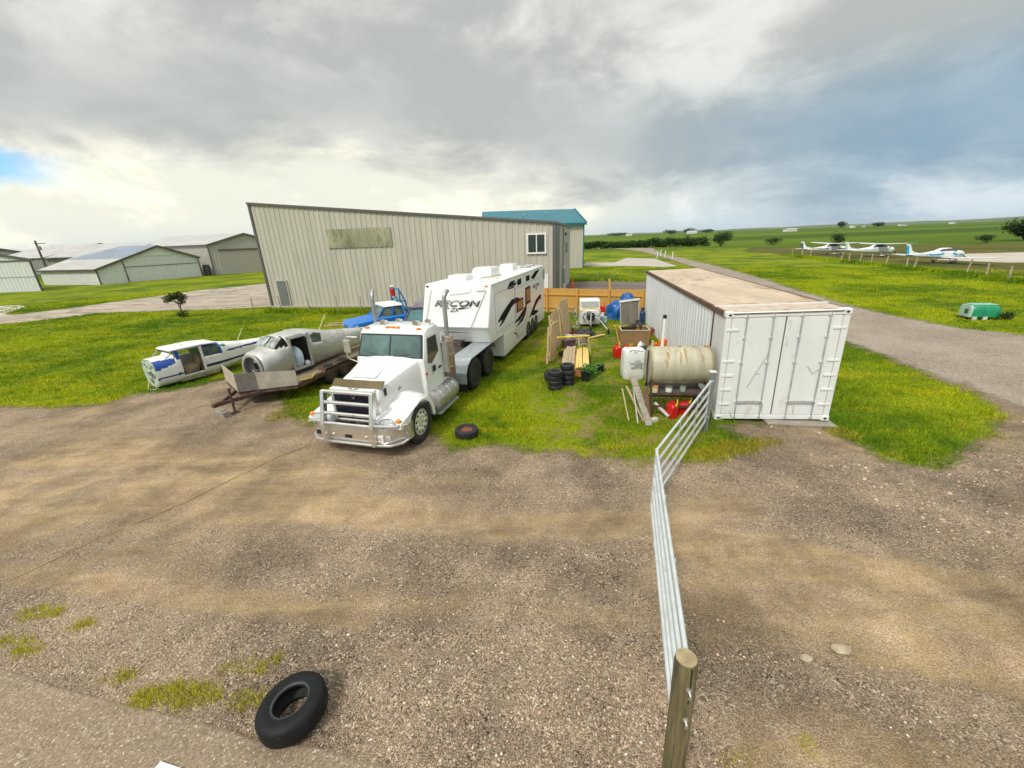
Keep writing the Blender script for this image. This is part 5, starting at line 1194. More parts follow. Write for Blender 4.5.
# ------------------------------------------------------------------ shipping container
CW, CL, CH = 2.50, 12.05, 2.70
ct = thing('shipping_container', 'long white shipping container with closed double doors and rust brown roof edge', 'container', (5.11, 9.15, .03), rot=(0, R(-1.7), R(-9.8)))
contw = mat('chalky_white_container', (.74, .75, .75), .5, var=.05, vs=1.5, dirt=(.62, .59, .54), da=.16, ds=2.2, stretch=(1, 1, .5))
contside = mat('bluish_white_side', (.80, .83, .87), .5, var=.05, vs=1.5, dirt=(.58, .57, .55), da=.22, ds=1.6, stretch=(1, 1, .3))  # walls slightly lighter and bluer than the door white
rustdark = mat('dark_rust_edge', (.135, .085, .055), .8, var=.35, vs=5, dirt=(.22, .11, .06), da=.4, ds=4)
rooftan = mat('tan_rusted_roof', (.54, .43, .32), .7, 0, .14, 1.1, .15, 8, dirt=(.34, .22, .145), da=.45, ds=.9, stretch=(1, .35, 1))
maroon = mat('maroon_seam', (.13, .035, .045), .6)
mb = MB(); rib(mb, (0, CL), (0, .92), CH-.10, CH-.10, .30, .018, .5, .14); rib(mb, (CW, .2), (CW, CL), CH-.10, CH-.10, .30, .018, .5, .14); rib(mb, (CW, CL), (0, CL), CH-.10, CH-.10, .30, .018, .5, .14)
mb.add([(.03,.05,.12),(CW-.03,.05,.12),(CW-.03,CL-.03,.12),(.03,CL-.03,.12),(.03,.05,CH-.08),(CW-.03,.05,CH-.08),(CW-.03,CL-.03,CH-.08),(.03,CL-.03,CH-.08)], [(0,3,2,1),(4,5,6,7),(1,2,6,5),(2,3,7,6),(3,0,4,7)])
mb.build('wall', contside, ct)
MB().box(-.012, .03, .06, .88, .14, CH-.10).build('front_side_panel', contw, ct, bevel=.006)
MB().box(-.03, .02, .885, .935, .05, CH-.02).build('seam_strip', maroon, ct)
mb = MB(); mb.box(-.015, CW+.015, .9, CL, CH-.075, CH-.02)
for i in range(28): y = 1.1+i*.39; mb.box(.12, CW-.12, y, y+.10, CH-.02, CH-.012)
mb.build('roof', rooftan, ct)
MB().box(-.01, CW+.01, .07, .86, CH-.075, CH-.012).build('front_roof_panel', mat('pale_tan_roof', (.52, .43, .34), .7, var=.15, dirt=(.34, .23, .16), da=.35, ds=2), ct, bevel=.006)
MB().box(-.02, CW+.02, .86, .90, CH-.075, CH+.012).build('roof_rib', contw, ct)
for x0, x1 in ((-.035, .045), (CW-.045, CW+.035)): MB().box(x0, x1, .02, CL, CH-.145, CH-.012).build('top_rail', rustdark, ct, bevel=.006)
for x0, x1 in ((-.02, .06), (CW-.06, CW+.02)): MB().box(x0, x1, .1, CL, 0, .14).build('bottom_rail', contw, ct, bevel=.006)
# door end
mb = MB(); mb.box(-.03, .10, -.03, .08, .0, CH-.02); mb.box(CW-.10, CW+.03, -.03, .08, .0, CH-.02); mb.box(.10, CW-.10, -.03, .08, CH-.13, CH-.02); mb.box(.10, CW-.10, -.03, .08, .02, .14); mb.build('door_frame', contw, ct, bevel=.01)
MB().box(.1, CW-.1, -.045, -.03, CH-.055, CH-.03).build('rain_gutter', rustdark, ct)
seal = mat('dark_door_gasket', (.10, .10, .10), .7)
for x0, x1 in ((.11, CW/2-.012), (CW/2+.012, CW-.11)):
    d = MB().box(x0, x1, -.022, .03, .15, CH-.14).build('door', contw, ct, bevel=.008)
    w_ = x1-x0
    for f in (.27, .77):
        x = x0+w_*f
        lb = MB().tube([(x, -.055, .08), (x, -.055, CH-.07)], .017, 8).build('lock_rod', mat('grubby_grey_steel', (.45, .455, .46), .5, .3, .2), ct, smooth=True)
        mb = MB()
        for z in (.10, .5, 1.5, 2.1, CH-.10): mb.box(x-.04, x+.04, -.058, -.0225, z-.03, z+.03)
        mb.build('rod_bracket', contw, lb, bevel=.006)
    hx = x0+w_*.27
    for f, dx in ((.27, .34), (.77, -.30)):
        x = x0+w_*f; MB().bar((x, -.085, .50), (x+dx, -.080, .51), .018, .035).build('door_handle', mat('grubby_grey_steel', (0, 0, 0)), d)
    xe = x0 if x0 < 1 else x1
    for z in (.42, .80, 1.16, 1.52, 2.28):
        sg = 1 if x0 < 1 else -1
        MB().box(xe-sg*.10, xe+sg*.16, -.042, -.023, z-.028, z+.028).build('hinge', contw, d, bevel=.006)
MB().box(CW/2-.012, CW/2+.012, -.02, .02, .15, CH-.14).build('gasket', seal, ct)
for x in (-.04, CW-.14):
    for z in (-.005, CH-.125):
        cc = MB().box(x, x+.18, -.045, .14, z, z+.125).build('corner_casting', contw, ct, bevel=.012)
        MB().lathe([(.036, 0), (.036, .004), (.003, .0045)], 12, Matrix.Translation((x+.09, -.047, z+.06)) @ Matrix.Rotation(R(90), 4, 'X') @ Matrix.Diagonal((1, .7, 1, 1))).build('casting_hole', black, cc)
# scrapes on the doors (dents with bare primer)
mb = MB()
for x, z0, z1, w in ((1.02, .2, .42, .02), (1.72, .16, .38, .02)): MB().box(x, x+w, -.0245, -.0222, z0, z1).build('rust_streak', mat('rust_streak_stain', (.42, .30, .20), .8, 0, .3, 6), ct)
scr = mat('grey_scrape', (.50, .51, .50), .6)
mb = MB(); mb.bar((.62, -.0245, .86), (1.0, -.0245, 1.72), .003, .028, (1, 0, 0)); mb.bar((1.86, -.0245, 1.38), (2.0, -.0245, 1.18), .003, .03, (1, 0, 0)); mb.bar((2.0, -.0245, 1.18), (2.12, -.0245, 1.30), .003, .03, (1, 0, 0)); mb.box(.74, .86, -.0245, -.022, 1.18, 1.22); mb.build('scrape_mark', scr, ct)
MB().box(1.30, 1.37, -.032, -.022, 1.9, 2.5).build('data_strip', mat('data_strip_white', (.66, .67, .66), .5), ct)  # narrow strip in a slightly greyer white than the door
tb = MB().box(-.1, 1.4, -.35, .35, -.0, .06); o = tb.build('support_timber', mat('greyed_timber', (0, 0, 0)), None, bevel=.01); o.location = (6.32, 9.02, .012); o.rotation_euler = (0, 0, R(-9.8)); tag(o, 'low grey plank wedged beneath the bottom edge of the container', 'plank')
# ------------------------------------------------------------------ yard clutter
cedar = mat('fresh_cedar_boards', (.60, .33, .075), .7, 0, .16, 2, .15, 12, stretch=(7, 7, .5), dirt=(.46, .23, .05), da=.35, ds=2)
pine = mat('pale_pine_board', (.55, .40, .22), .75, 0, .18, 3, .15, 12, stretch=(5, 5, .6), dirt=(.34, .235, .12), da=.35, ds=2)
pineold = mat('greyed_pine_board', (.45, .345, .225), .8, 0, .22, 3, .2, 14, stretch=(5, .6, 5), dirt=(.30, .23, .15), da=.4, ds=2)
yellowpine = mat('yellow_pine_board', (.66, .47, .15), .7, 0, .12, 3, .15, 12, stretch=(5, .6, 5))
greytimber = mat('greyed_timber', (0, 0, 0))
redp = mat('red_fuel_can_plastic', (.60, .012, .010), .4, 0, .12)
yel = mat('yellow_plastic', (.70, .52, .03), .5)
# back fence
def pfence(name, label, a, b, h, m, gapless=True, posts=4, rail_side=1):
    a = Vector((a[0], a[1], 0)); b = Vector((b[0], b[1], 0)); L_ = (b-a).length; ang = math.degrees(math.atan2(b.y-a.y, b.x-a.x))
    f = thing(name, label, 'fence', tuple(a), ang)
    mb = MB(); x = 0
    while x < L_-.05:
        w = .138; hh = h+rng.uniform(-.012, .012); mb.box(x, x+w, -.009+rng.uniform(-.003, .003), .010, .04, hh); x += w+.006
    mb.build('picket_panel', m, f)
    for z in (.30, h-.42): MB().box(0, L_, -.05*rail_side-.011, -.011, z, z+.09).build('rail', m, f, bevel=.004)
    for k in range(posts):
        x = .05+(L_-.15)*k/(posts-1); MB().box(x, x+.09, -.145, -.056, .0, h+.03).build('post', m, f, bevel=.004)
    return f
pfence('wooden_fence', 'orange cedar picket fence closing the back of the yard', (.6, 26.3), (7.75, 23.1), 1.50, cedar, posts=5)
# half-built side fence: three loose pale panels, each leaning its own way
for i, (x, y, L_, h, tilt, yaw, lab) in enumerate(((1.42, 14.3, 1.05, 1.50, 3, 72, 'pale plywood fence panel nearest the stacked tyres, ragged at its foot'), (1.80, 15.85, 1.15, 1.66, -5, 70, 'pale fence panel in the middle of the unfinished side fence'), (2.42, 17.45, 1.3, 1.86, -8, 68, 'pale fence panel closest to the orange cedar fence, the tallest of the unfinished row'))):
    f = thing('fence_panel', lab, 'fence panel', (x, y, 0), 0, 'unfinished side fence panels', (R(tilt), 0, R(yaw)))
    f.rotation_euler = (Matrix.Rotation(R(yaw), 3, 'Z') @ Matrix.Rotation(R(tilt), 3, 'X')).to_euler()
    mb = MB(); q = 0
    while q < L_-.04:
        w = .19; mb.box(q, q+w, -.011, .011, .06+rng.uniform(0, .10), h+rng.uniform(-.05, .05)); q += w+.004
    mb.build('boards', pine, f)
    for z in (.35, h-.35): MB().box(0, L_, .012, .05, z, z+.09).build('rail', pine, f, bevel=.004)
    for q in (.02, L_-.09): MB().box(q, q+.09, .051, .14, 0, h-.1).build('post', pine, f, bevel=.005)
# stacked tyres
spots = [((1.35, 11.78), 4, 'black tyre in the four-high stack nearest the camper'), ((1.80, 12.15), 4, 'black tyre in the taller stack beside the pile of planks')]
first = None
for (x, y), n, lab in spots:
    for k in range(n):
        th_ = .155 if n == 4 and x < 1.5 else .172
        o = tyre(MB(), (0, 0, 0), .225, th_*.97, 'z', .56, 28).build('tyre', rubber_clean, None, smooth=True)
        o.location = (x+rng.uniform(-.02, .02), y+rng.uniform(-.02, .02), th_/2+k*th_+.002); o.rotation_euler = (0, 0, rng.uniform(0, 3))
        tag(o, lab, 'tyre', 'stacked tyres by the planks')
o = tyre(MB(), (0, 0, 0), .225, .16, 'z', .56, 28).build('tyre', rubber_clean, None, smooth=True); o.location = (1.27, 12.32, .25); o.rotation_euler = (R(68), R(10), R(20)); tag(o, 'black tyre propped upright behind the two tyre stacks', 'tyre')
# lone tyre with rusty rim, and big truck tyre
lt = thing('tyre', 'small tyre with a rusty rim lying flat beside the truck front wheel', 'tyre', (-1.15, 8.79, .012), 30)
tyre(MB(), (0, 0, .10), .285, .20, 'z', .60, 30).build('casing', rubber, lt, smooth=True)
mb = MB(); mb.lathe([(.172, .06), (.165, .15), (.13, .12), (.06, .13), (.005, .135)], 24); mb.build('rim', mat('rusty_wheel_rim', (.24, .085, .05), .85, .2, .35, 8, .3, 30, dirt=(.12, .06, .04), da=.5, ds=6), lt, smooth=True)
bg_ = thing('truck_tyre', 'big bald black truck tyre lying on the gravel at the edge of the paved slab', 'tyre', (-2.30, 2.68, .02))
bg_.rotation_euler = (R(-3), R(-5), 0)
mb = MB(); pr = [(.205, -.105), (.215, -.135), (.30, -.15), (.365, -.135), (.392, -.10), (.40, -.06), (.402, .06), (.392, .10), (.365, .135), (.30, .152), (.235, .142), (.214, .128), (.200, .10), (.200, .085), (.24, .06), (.30, .02), (.30, -.03), (.24, -.08), (.20, -.095)]
mb.lathe(pr, 56, Matrix.Translation((0, 0, .175)), close=True); cas = mb.build('casing', mat('worn_truck_rubber', (.008, .009, .010), .62, 0, .25, 10, .15, 60, dirt=(.035, .03, .026), da=.2, ds=6, spec=.25), bg_, smooth=60)
MB().lathe([(.214, .302), (.226, .307), (.226, .311), (.206, .309), (.200, .300), (.200, .28), (.207, .28)], 48, close=True).build('bead_ring', mat('scuffed_bead', (.035, .037, .04), .45, 0, .3), bg_, smooth=60)
bg_.scale = (.80, .80, .80)
# planks on a crate
cr_ = thing('timber_crate', 'orange-brown wooden box under the pile of planks', 'crate', (2.05, 12.72, 0), -10)
mb = MB(); mb.box(-.02, .40, 0, 1.9, .02, .31)
mb.build('box', mat('orange_osb', (.42, .19, .045), .8, 0, .3, 8, .2, 20, dirt=(.28, .12, .03), da=.4, ds=5), cr_, bevel=.008)
mb = MB()
for x in (-.035, .37): mb.box(x, x+.045, -.03, 0, .0, .312)
mb.box(.01, .37, -.03, 0, .05, .11); mb.build('batten', mat('orange_osb', (0, 0, 0)), cr_)
c_, s_ = math.cos(R(-10)), math.sin(R(-10))
for i in range(7):
    yl = i > 2; lx = -.32+i*.118 if i < 3 else -.30+i*.118; L_ = 2.5+rng.uniform(-.15, .15); top = .322+(.0 if not yl else .045)
    o = MB().box(-.054, .054, 0, L_, 0, .042).build('plank', yellowpine if yl else pineold, None, bevel=.005)
    y0 = rng.uniform(-.05, .08)+(.28 if not yl else 0)
    o.location = (2.12+lx*c_-y0*s_, 12.66+lx*s_+y0*c_, top-.005); o.rotation_euler = (0, 0, R(-10+rng.uniform(-.8, .8)))
    tag(o, 'yellow pine plank lying on the wooden box in the yard' if yl else 'greyish plank on the tyre side of the plank pile', 'plank', 'yellow planks on the box' if yl else 'grey planks on the pile')
o = MB().box(-.17, .42, .3, 2.6, 0, .30); o = o.build('timber_stack_base', pineold, None, bevel=.006); o.location = (1.83, 12.78, .01); o.rotation_euler = (0, 0, R(-10)); 
for v in o.data.vertices:
    if v.co.x > .1: v.co.x = .16
tag(o, 'grey block of stacked offcuts carrying the greyish planks', 'timber')
# sawhorse with yellow beam, dark bag, plant pots
def leafy(mb, c, r, n, s, zs=1.0):
    for i in range(n):
        d = Vector(rng.normal(size=3)).normalized()*r*(rng.random()**.5); p = Vector(c)+Vector((d.x, d.y, abs(d.z)*zs))
        a = Vector(rng.normal(size=3)).normalized()*s; b = a.orthogonal().normalized()*s*.45
        mb.add([p-a, p+b, p+a, p-b], [(0, 1, 2, 3)])
leafm = blade_mat('pot_plant_leaves', flat=(.045, .13, .02))
sh = thing('sawhorse', 'spindly pale sawhorse holding up the yellow pole', 'sawhorse', (2.95, 15.95, 0), 20)
mb = MB(); mb.bar((-.25, 0, .60), (.25, 0, .60), .07, .05); mb.build('top_rail', pine, sh)
for sx_ in (-.22, .22):
    for sy in (-1, 1): MB().bar((sx_, sy*.02, .58), (sx_, sy*.28, .0), .045, .035).build('leg', pineold, sh)
MB().box(-.17, .17, -.025, .025, .3, .34).build('brace', pineold, sh)
o = MB().tube([(1.72, 15.86, .655), (3.22, 15.93, .665)], .035, 8).build('yellow_pole', mat('bright_yellow_paint', (.72, .55, .03), .45, var=.15), None, smooth=True); tag(o, 'bright yellow pole laid from the sawhorse to the pale fence panels', 'pole')
def heap(name, label, cat, loc, rx, ry, h, m, seed, rz=0, amp=.3):
    n, k = 26, 10; rings = []
    for i in range(k+1):
        a = i/k; rr = math.cos(a*math.pi/2)**.75; ring = []
        for j in range(n):
            t_ = 2*math.pi*j/n; nz = mnoise.noise(Vector((math.cos(t_)*1.8+seed, math.sin(t_)*1.8, a*2.4)))*amp+mnoise.noise(Vector((math.cos(t_)*5+seed, math.sin(t_)*5, a*6)))*amp*.35
            q = rr*(1+nz); ring.append((rx*q*math.cos(t_), ry*q*math.sin(t_), max(.0, h*(math.sin(a*math.pi/2)+nz*.35*math.sin(a*3)))))
        rings.append(ring)
    o = MB().loft(rings).build(name, m, None, smooth=60); o.location = loc; o.rotation_euler = (0, 0, R(rz)); return tag(o, label, cat)
heap('refuse_bag', 'black plastic bag slumped beneath the yellow pole', 'bag', (2.42, 15.35, -.01), .50, .42, .28, mat('black_bag_plastic', (.016, .013, .018), .35, var=.3, bump=.6, bs=9), 3.3, amp=.5)
heap('refuse_bag', 'dark sack lying in the grass near the white cab\'s wheels', 'bag', (3.55, 18.8, -.01), .45, .35, .30, mat('dark_purple_sack', (.035, .025, .04), .6, var=.4, bump=.5, bs=9), 8.1, amp=.5)
blackpot = mat('black_pot_plastic', (.012, .016, .018), .45)
for x, y, r, h, lab in ((2.42, 12.42, .165, .36, 'taller black plant pot in front of the planks'), (3.10, 13.28, .14, .23, 'small black plant pot standing alone farther from the planks')):
    p_ = thing('plant_pot', lab, 'plant pot', (x, y, 0))
    MB().lathe([(r*.78, 0), (r*.95, h*.92), (r*1.05, h*.93), (r*1.05, h), (r*.93, h), (r*.90, h*.85), (.005, h*.84)], 20).build('pot', blackpot, p_, smooth=True)
    mb = MB(); leafy(mb, (.05, .03, h), .22 if h > .3 else .10, 130 if h > .3 else 25, .05, 1.0); mb.build('leaves', leafm, p_)
pl = thing('leafy_weed', 'leafy green weed clump between the plank pile and the pots', 'plant', (2.66, 13.05, 0))
mb = MB(); leafy(mb, (0, 0, .02), .42, 420, .055, .9); mb.build('leaves', leafm, pl)
mb = MB(); [mb.tube([(rng.normal()*.1, rng.normal()*.1, 0), (rng.normal()*.2, rng.normal()*.2, .35)], .008, 5) for _ in range(7)]; mb.build('stems', mat('green_stem', (.08, .11, .03)), pl)
# white boxy ultralight cab
ul = thing('ultralight_trike', 'white boxy ultralight cab with yellow band on spindly tube legs', 'ultralight', (4.22, 21.0, 0), -6)
mb = MB(); mb.prism([(-.28, .10), (-.38, .80), (-.10, .92), (-.02, 1.36), (.75, 1.36), (.80, .10)], 'x', -.52, .52); mb.build('cabin', acwhite, ul, bevel=.06)
mb = MB(); mb.add([(-.44, -.115, .97), (.44, -.115, .97), (.44, -.045, 1.27), (-.44, -.045, 1.27), (-.44, -.09, .97), (.44, -.09, .97), (.44, -.02, 1.27), (-.44, -.02, 1.27)], [(0,1,2,3),(7,6,5,4),(0,4,5,1),(1,5,6,2),(2,6,7,3),(3,7,4,0)]); mb.build('windscreen', mat('hazy_grey_screen', (.36, .37, .36), .25), ul)
MB().tube([(-.52, -.38, .84), (-.40, -.42, .94), (0, -.44, .98), (.40, -.42, .94), (.52, -.38, .84)], .035, 8).build('yellow_band', yel, ul, smooth=True)
tubes = mat('grey_white_tube', (.50, .50, .48), .5)
mb = MB(); mb.tube([(-.05, -1.2, .02), (-.02, -1.0, .85)], .03); mb.tube([(-.35, -.3, .5), (-.05, -1.1, .45), (.45, -.3, .5)], .025)
mb.tube([(.35, -.4, .52), (.72, -1.9, .18)], .025); mb.tube([(-.35, -.4, .52), (-.95, -1.5, .18)], .025); mb.build('tube_frame', tubes, ul, smooth=True)
mb = MB(); mb.tube([(-.42, -.9, .55), (-.35, -.95, .80), (-.1, -1.0, .92), (.1, -1.0, .80), (.18, -1.0, .55)], .022); mb.tube([(-.1, -.95, .75), (.4, -.7, .62), (.55, -.5, .85)], .02); mb.build('engine_hoop', black, ul, smooth=True)
MB().loft([sect(-1.0, .16, .42, .74, 16), sect(-.6, .22, .38, .80, 16)]).build('engine', mat('dark_engine', (.03, .028, .03), .5, .3, .4), ul, smooth=True)
for x, y in ((.74, -1.95), (-.97, -1.55), (-.05, -1.25)):
    w_ = tyre(MB(), (x, y, .13), .13, .08, 'x', .5, 20).build('wheel', rubber, ul, smooth=True)
hc = thing('hand_cart', 'small red and white upright cart standing against the orange fence', 'cart', (5.42, 23.35, 0), -15)
mb = MB(); mb.box(-.17, .17, -.12, .12, .28, .62); mb.build('box', redp, hc, bevel=.03)
mb = MB(); mb.tube([(-.15, .1, .05), (-.15, .14, .82), (.15, .14, .82), (.15, .1, .05)], .016); mb.build('handle', redp, hc, smooth=True)
MB().box(-.13, .13, -.10, .10, .04, .27).build('white_tub', white, hc, bevel=.02)
for x in (-.17, .17): tyre(MB(), (x, .1, .09), .09, .04, 'x', .4, 16).build('wheel', rubber, hc, smooth=True)
bluetarp = mat('blue_tarpaulin', (.008, .095, .34), .4, 0, .25, 3, .7, 7)
heap('tarpaulin', 'crumpled bright blue tarpaulin heaped against the back fence', 'tarp', (6.15, 22.75, -.01), .66, .55, 1.02, bluetarp, 1.1, -25, .45)
heap('tarpaulin', 'smaller blue tarpaulin bundle propped higher behind the grey cabinet', 'tarp', (6.62, 22.6, -.01), .50, .34, 1.42, bluetarp, 5.2, -25, .25)
gc_ = thing('grey_cabinet', 'weathered grey wooden cabinet leaning beside the blue tarpaulins', 'cabinet', (6.42, 21.2, 0), rot=(0, R(-4), R(-14)))
mb = MB(); mb.box(-.48, .48, -.3, .3, .02, 1.18); gcb = mb.build('carcass', mat('weathered_grey_panel', (.20, .175, .15), .8, 0, .2, 2, .2, 15, stretch=(4, 4, .5)), gc_, bevel=.01)
MB().prism([(-.52, 1.17), (.52, 1.24), (.52, 1.27), (-.52, 1.20)], 'y', -.34, .34).build('lid', mat('pale_grey_lid', (.46, .44, .41), .7), gc_, bevel=.006)
mb = MB(); mb.box(-.49, -.43, -.32, -.301, .03, 1.16); mb.box(.43, .49, -.32, -.301, .03, 1.16); mb.build('corner_batten', mat('pale_grey_lid', (0, 0, 0)), gc_)
gcy = thing('gas_cylinder', 'dark blue gas cylinder standing against the container side', 'gas cylinder', (6.86, 20.55, 0))
MB().lathe([(.12, 0), (.135, .03), (.135, .62), (.11, .72), (.05, .77), (.03, .78), (.03, .84), (.045, .84), (.045, .88), (.01, .89)], 20).build('body', mat('dark_blue_cylinder', (.012, .045, .12), .4, 0, .2), gcy, smooth=True)
MB().lathe([(.07, .78), (.09, .80), (.09, .92), (.08, .92), (.08, .80)], 16, close=True).build('valve_guard', mat('dark_blue_cylinder', (0, 0, 0)), gcy, smooth=True)
cb = thing('cardboard_crate', 'brown square crate heaped with dark scrap beside the container', 'crate', (5.38, 17.05, 0), -9)
cbm = mat('brown_crate_board', (.27, .165, .075), .85, 0, .12, 2.5, .1, 10, dirt=(.19, .115, .055), da=.3, ds=2)
mb = MB(); 
for x0, x1, y0, y1 in ((-.60, .60, -.45, -.42), (-.60, .60, .42, .45), (-.60, -.57, -.42, .42), (.57, .60, -.42, .42)): mb.box(x0, x1, y0, y1, .02, .66)
mb.box(-.57, .57, -.42, .42, .02, .50); mb.build('box', cbm, cb)
mb = MB(); mb.box(-.62, .62, -.47, -.40, .63, .675); mb.box(-.62, .62, .40, .47, .63, .675); mb.box(-.62, -.55, -.40, .40, .63, .675); mb.box(.55, .62, -.40, .40, .63, .675); mb.build('rim', mat('pale_crate_rim', (.42, .34, .24), .8), cb)
for i in range(8):
    a = Vector((rng.uniform(-.42, .3), rng.uniform(-.3, .3), .62+.03*i)); d = Vector((rng.uniform(-.5, .5), rng.uniform(-.3, .3), rng.uniform(-.03, .07)))
    b = a+d; b.x = max(-.5, min(.5, b.x)); o = MB().bar(cb.matrix_basis @ a, cb.matrix_basis @ b, rng.uniform(.10, .22), rng.uniform(.03, .07)).build('scrap_piece', mat('dark_scrap_metal', (.045, .04, .036), .6, .3, .4, dirt=(.11, .07, .05), da=.4), None, bevel=.01)
    tag(o, 'dark scrap piece heaped on top of the brown square crate', 'scrap', 'scrap on the brown crate')
# fuel cans
def fuel_can(loc, rz, s, label, group=None):
    o = thing('fuel_can', label, 'fuel can', loc, rz, group)
    MB().loft([[(x*k*s, y*k*s, z*s) for x, y in ((-.10, -.13), (.10, -.13), (.10, .13), (-.10, .13))] for z, k in ((.0, .94), (.02, 1), (.30, 1), (.36, .72), (.375, .6))]).build('body', redp, o, smooth=20, bevel=.02*s)
    MB().tube([(0, -.10*s, .36*s), (0, -.08*s, .43*s), (0, .06*s, .43*s), (0, .10*s, .36*s)], .018*s, 6).build('handle', redp, o, smooth=True)
    MB().tube([(0, -.13*s, .35*s), (0, -.16*s, .44*s), (0, -.15*s, .54*s)], [.03*s, .022*s, .014*s], 8).build('spout', yel, o, smooth=True)
    return o
fuel_can((4.10, 9.42, 0), 20, 1.02, 'bright red fuel can with yellow spout under the big tank')
fuel_can((4.47, 9.56, 0), 75, .92, 'darker red fuel can beside the one with the upright spout, partly behind the gate')
fuel_can((4.12, 14.95, 0), 10, 1.25, 'large red fuel can standing beside the shovel behind the white bulk bag')
fuel_can((4.55, 15.25, 0), 60, .95, 'middle red fuel can of the row behind the white bulk bag')
fuel_can((4.86, 15.42, 0), -30, .85, 'smallest red fuel can next to the white jug')
jg = thing('white_jug', 'white plastic jug by the smallest red can near the container', 'jug', (5.25, 15.7, 0))
MB().lathe([(.10, 0), (.115, .02), (.115, .26), (.06, .36), (.035, .38), (.035, .42), (.005, .425)], 16).build('bottle', white, jg, smooth=True)
MB().tube([(.10, 0, .22), (.16, 0, .25), (.14, 0, .33), (.07, 0, .34)], .014, 6).build('handle', white, jg, smooth=True)
sv = thing('shovel', 'shovel with orange wooden handle stuck upright by the red cans', 'shovel', (4.42, 15.95, 0))
MB().tube([(.05, 0, .25), (-.14, .1, 1.02)], .024, 8).build('shaft', mat('orange_varnished_wood', (.60, .32, .07), .5), sv, smooth=True)
MB().tube([(-.22, .08, 1.02), (-.14, .1, 1.03), (-.06, .12, 1.04)], .022, 8).build('grip', mat('orange_varnished_wood', (0, 0, 0)), sv, smooth=True)
mb = MB(); mb.prism([(-.10, .0), (.04, -.06), (.18, .0), (.18, .26), (-.08, .28)], 'y', -.015, .0); mb.build('blade', mat('worn_shovel_steel', (.30, .28, .26), .5, .5), sv, bevel=.006)
for x, y, s, lab in ((5.42, 14.6, 1.0, 'rounder orange life vest beside the white vent pipe near the container'), (5.68, 14.45, 1.25, 'taller orange life vest closest to the container wall')):
    lv = thing('life_vest', lab, 'life vest', (x, y, 0), 25, 'orange life vests behind the tank')
    orm = mat('orange_vest_fabric', (.75, .15, .012), .7, 0, .2, 4, .4, 10)
    for sx_ in (-1, 1): MB().loft([sect(-.05, .055*s, .32*s, .62*s, 12), sect(.06, .06*s, .30*s, .64*s, 12)]).build('float_panel', orm, lv, smooth=True).location = (sx_*.07*s, 0, 0)
    MB().box(-.15*s, .15*s, -.07, .08, .02, .30*s).build('body', orm, lv, bevel=.03)
heap('duffel_bag', 'dark navy bag slumped between the orange vests and the white bulk bag', 'bag', (5.0, 14.5, -.01), .42, .25, .55, mat('navy_canvas', (.015, .018, .04), .7, 0, .3, 4, .4, 10), 6.6, 10, .25)
# white bulk bag with black lettering scribble
bb = thing('bulk_bag', 'squat white bulk bag with black printed writing next to the tank', 'bag', (4.02, 12.62, 0), -4)
bagm = mat('white_woven_bag', (.72, .72, .69), .75, 0, .06, 3, .25, 12, dirt=(.50, .49, .44), da=.25, ds=3)
def brow(z, k, j=.03):
    r = []
    for q in range(24):
        a = 2*math.pi*(q+.5)/24; c_, s_ = math.cos(a), math.sin(a); e = 2/5
        r.append((k*.36*math.copysign(abs(c_)**e, c_)+rng.normal()*j*.4, k*.34*math.copysign(abs(s_)**e, s_)+rng.normal()*j*.4, z+rng.normal()*j*.25))
    return r
MB().loft([brow(0, .92, .0), brow(.06, .99, .01), brow(.35, 1.02, .012), brow(.70, 1.0, .012), brow(.88, .97, .012), brow(.95, .90, .03), brow(.92, .62, .06), brow(.97, .25, .06)]).build('bag', bagm, bb, smooth=50)
inkm = mat('black_print_ink', (.022, .022, .024), .6)
mb = MB()
for z_, x0_, x1_, h_ in ((.665, -.02, .14, .045), (.585, -.17, .27, .05), (.505, -.04, .20, .045), (.44, -.14, .10, .04), (.435, .14, .28, .04)):
    x_ = x0_
    while x_ < x1_:
        w_ = rng.uniform(.014, .03)
        q_ = rng.integers(0, 3); y_ = -.378
        if q_ != 1: mb.box(x_, x_+.009, y_, y_+.008, z_-h_/2, z_+h_/2)
        if q_ != 0: mb.box(x_, x_+w_, y_, y_+.008, z_+h_/2-.011, z_+h_/2)
        if q_ != 2: mb.box(x_, x_+w_, y_, y_+.008, z_-h_/2, z_-h_/2+.011)
        x_ += w_+rng.choice([.008, .008, .02])
mb.build('printed_writing', inkm, bb)
mb = MB(); mb.tube([(-.22, -.3, .93), (-.1, -.2, .99), (.1, -.24, .955), (.28, -.28, .94)], .012); mb.tube([(-.2, -.26, .94), (0, -.32, .92), (.26, -.22, .97)], .010); mb.build('tie_cord', inkm, bb, smooth=True)
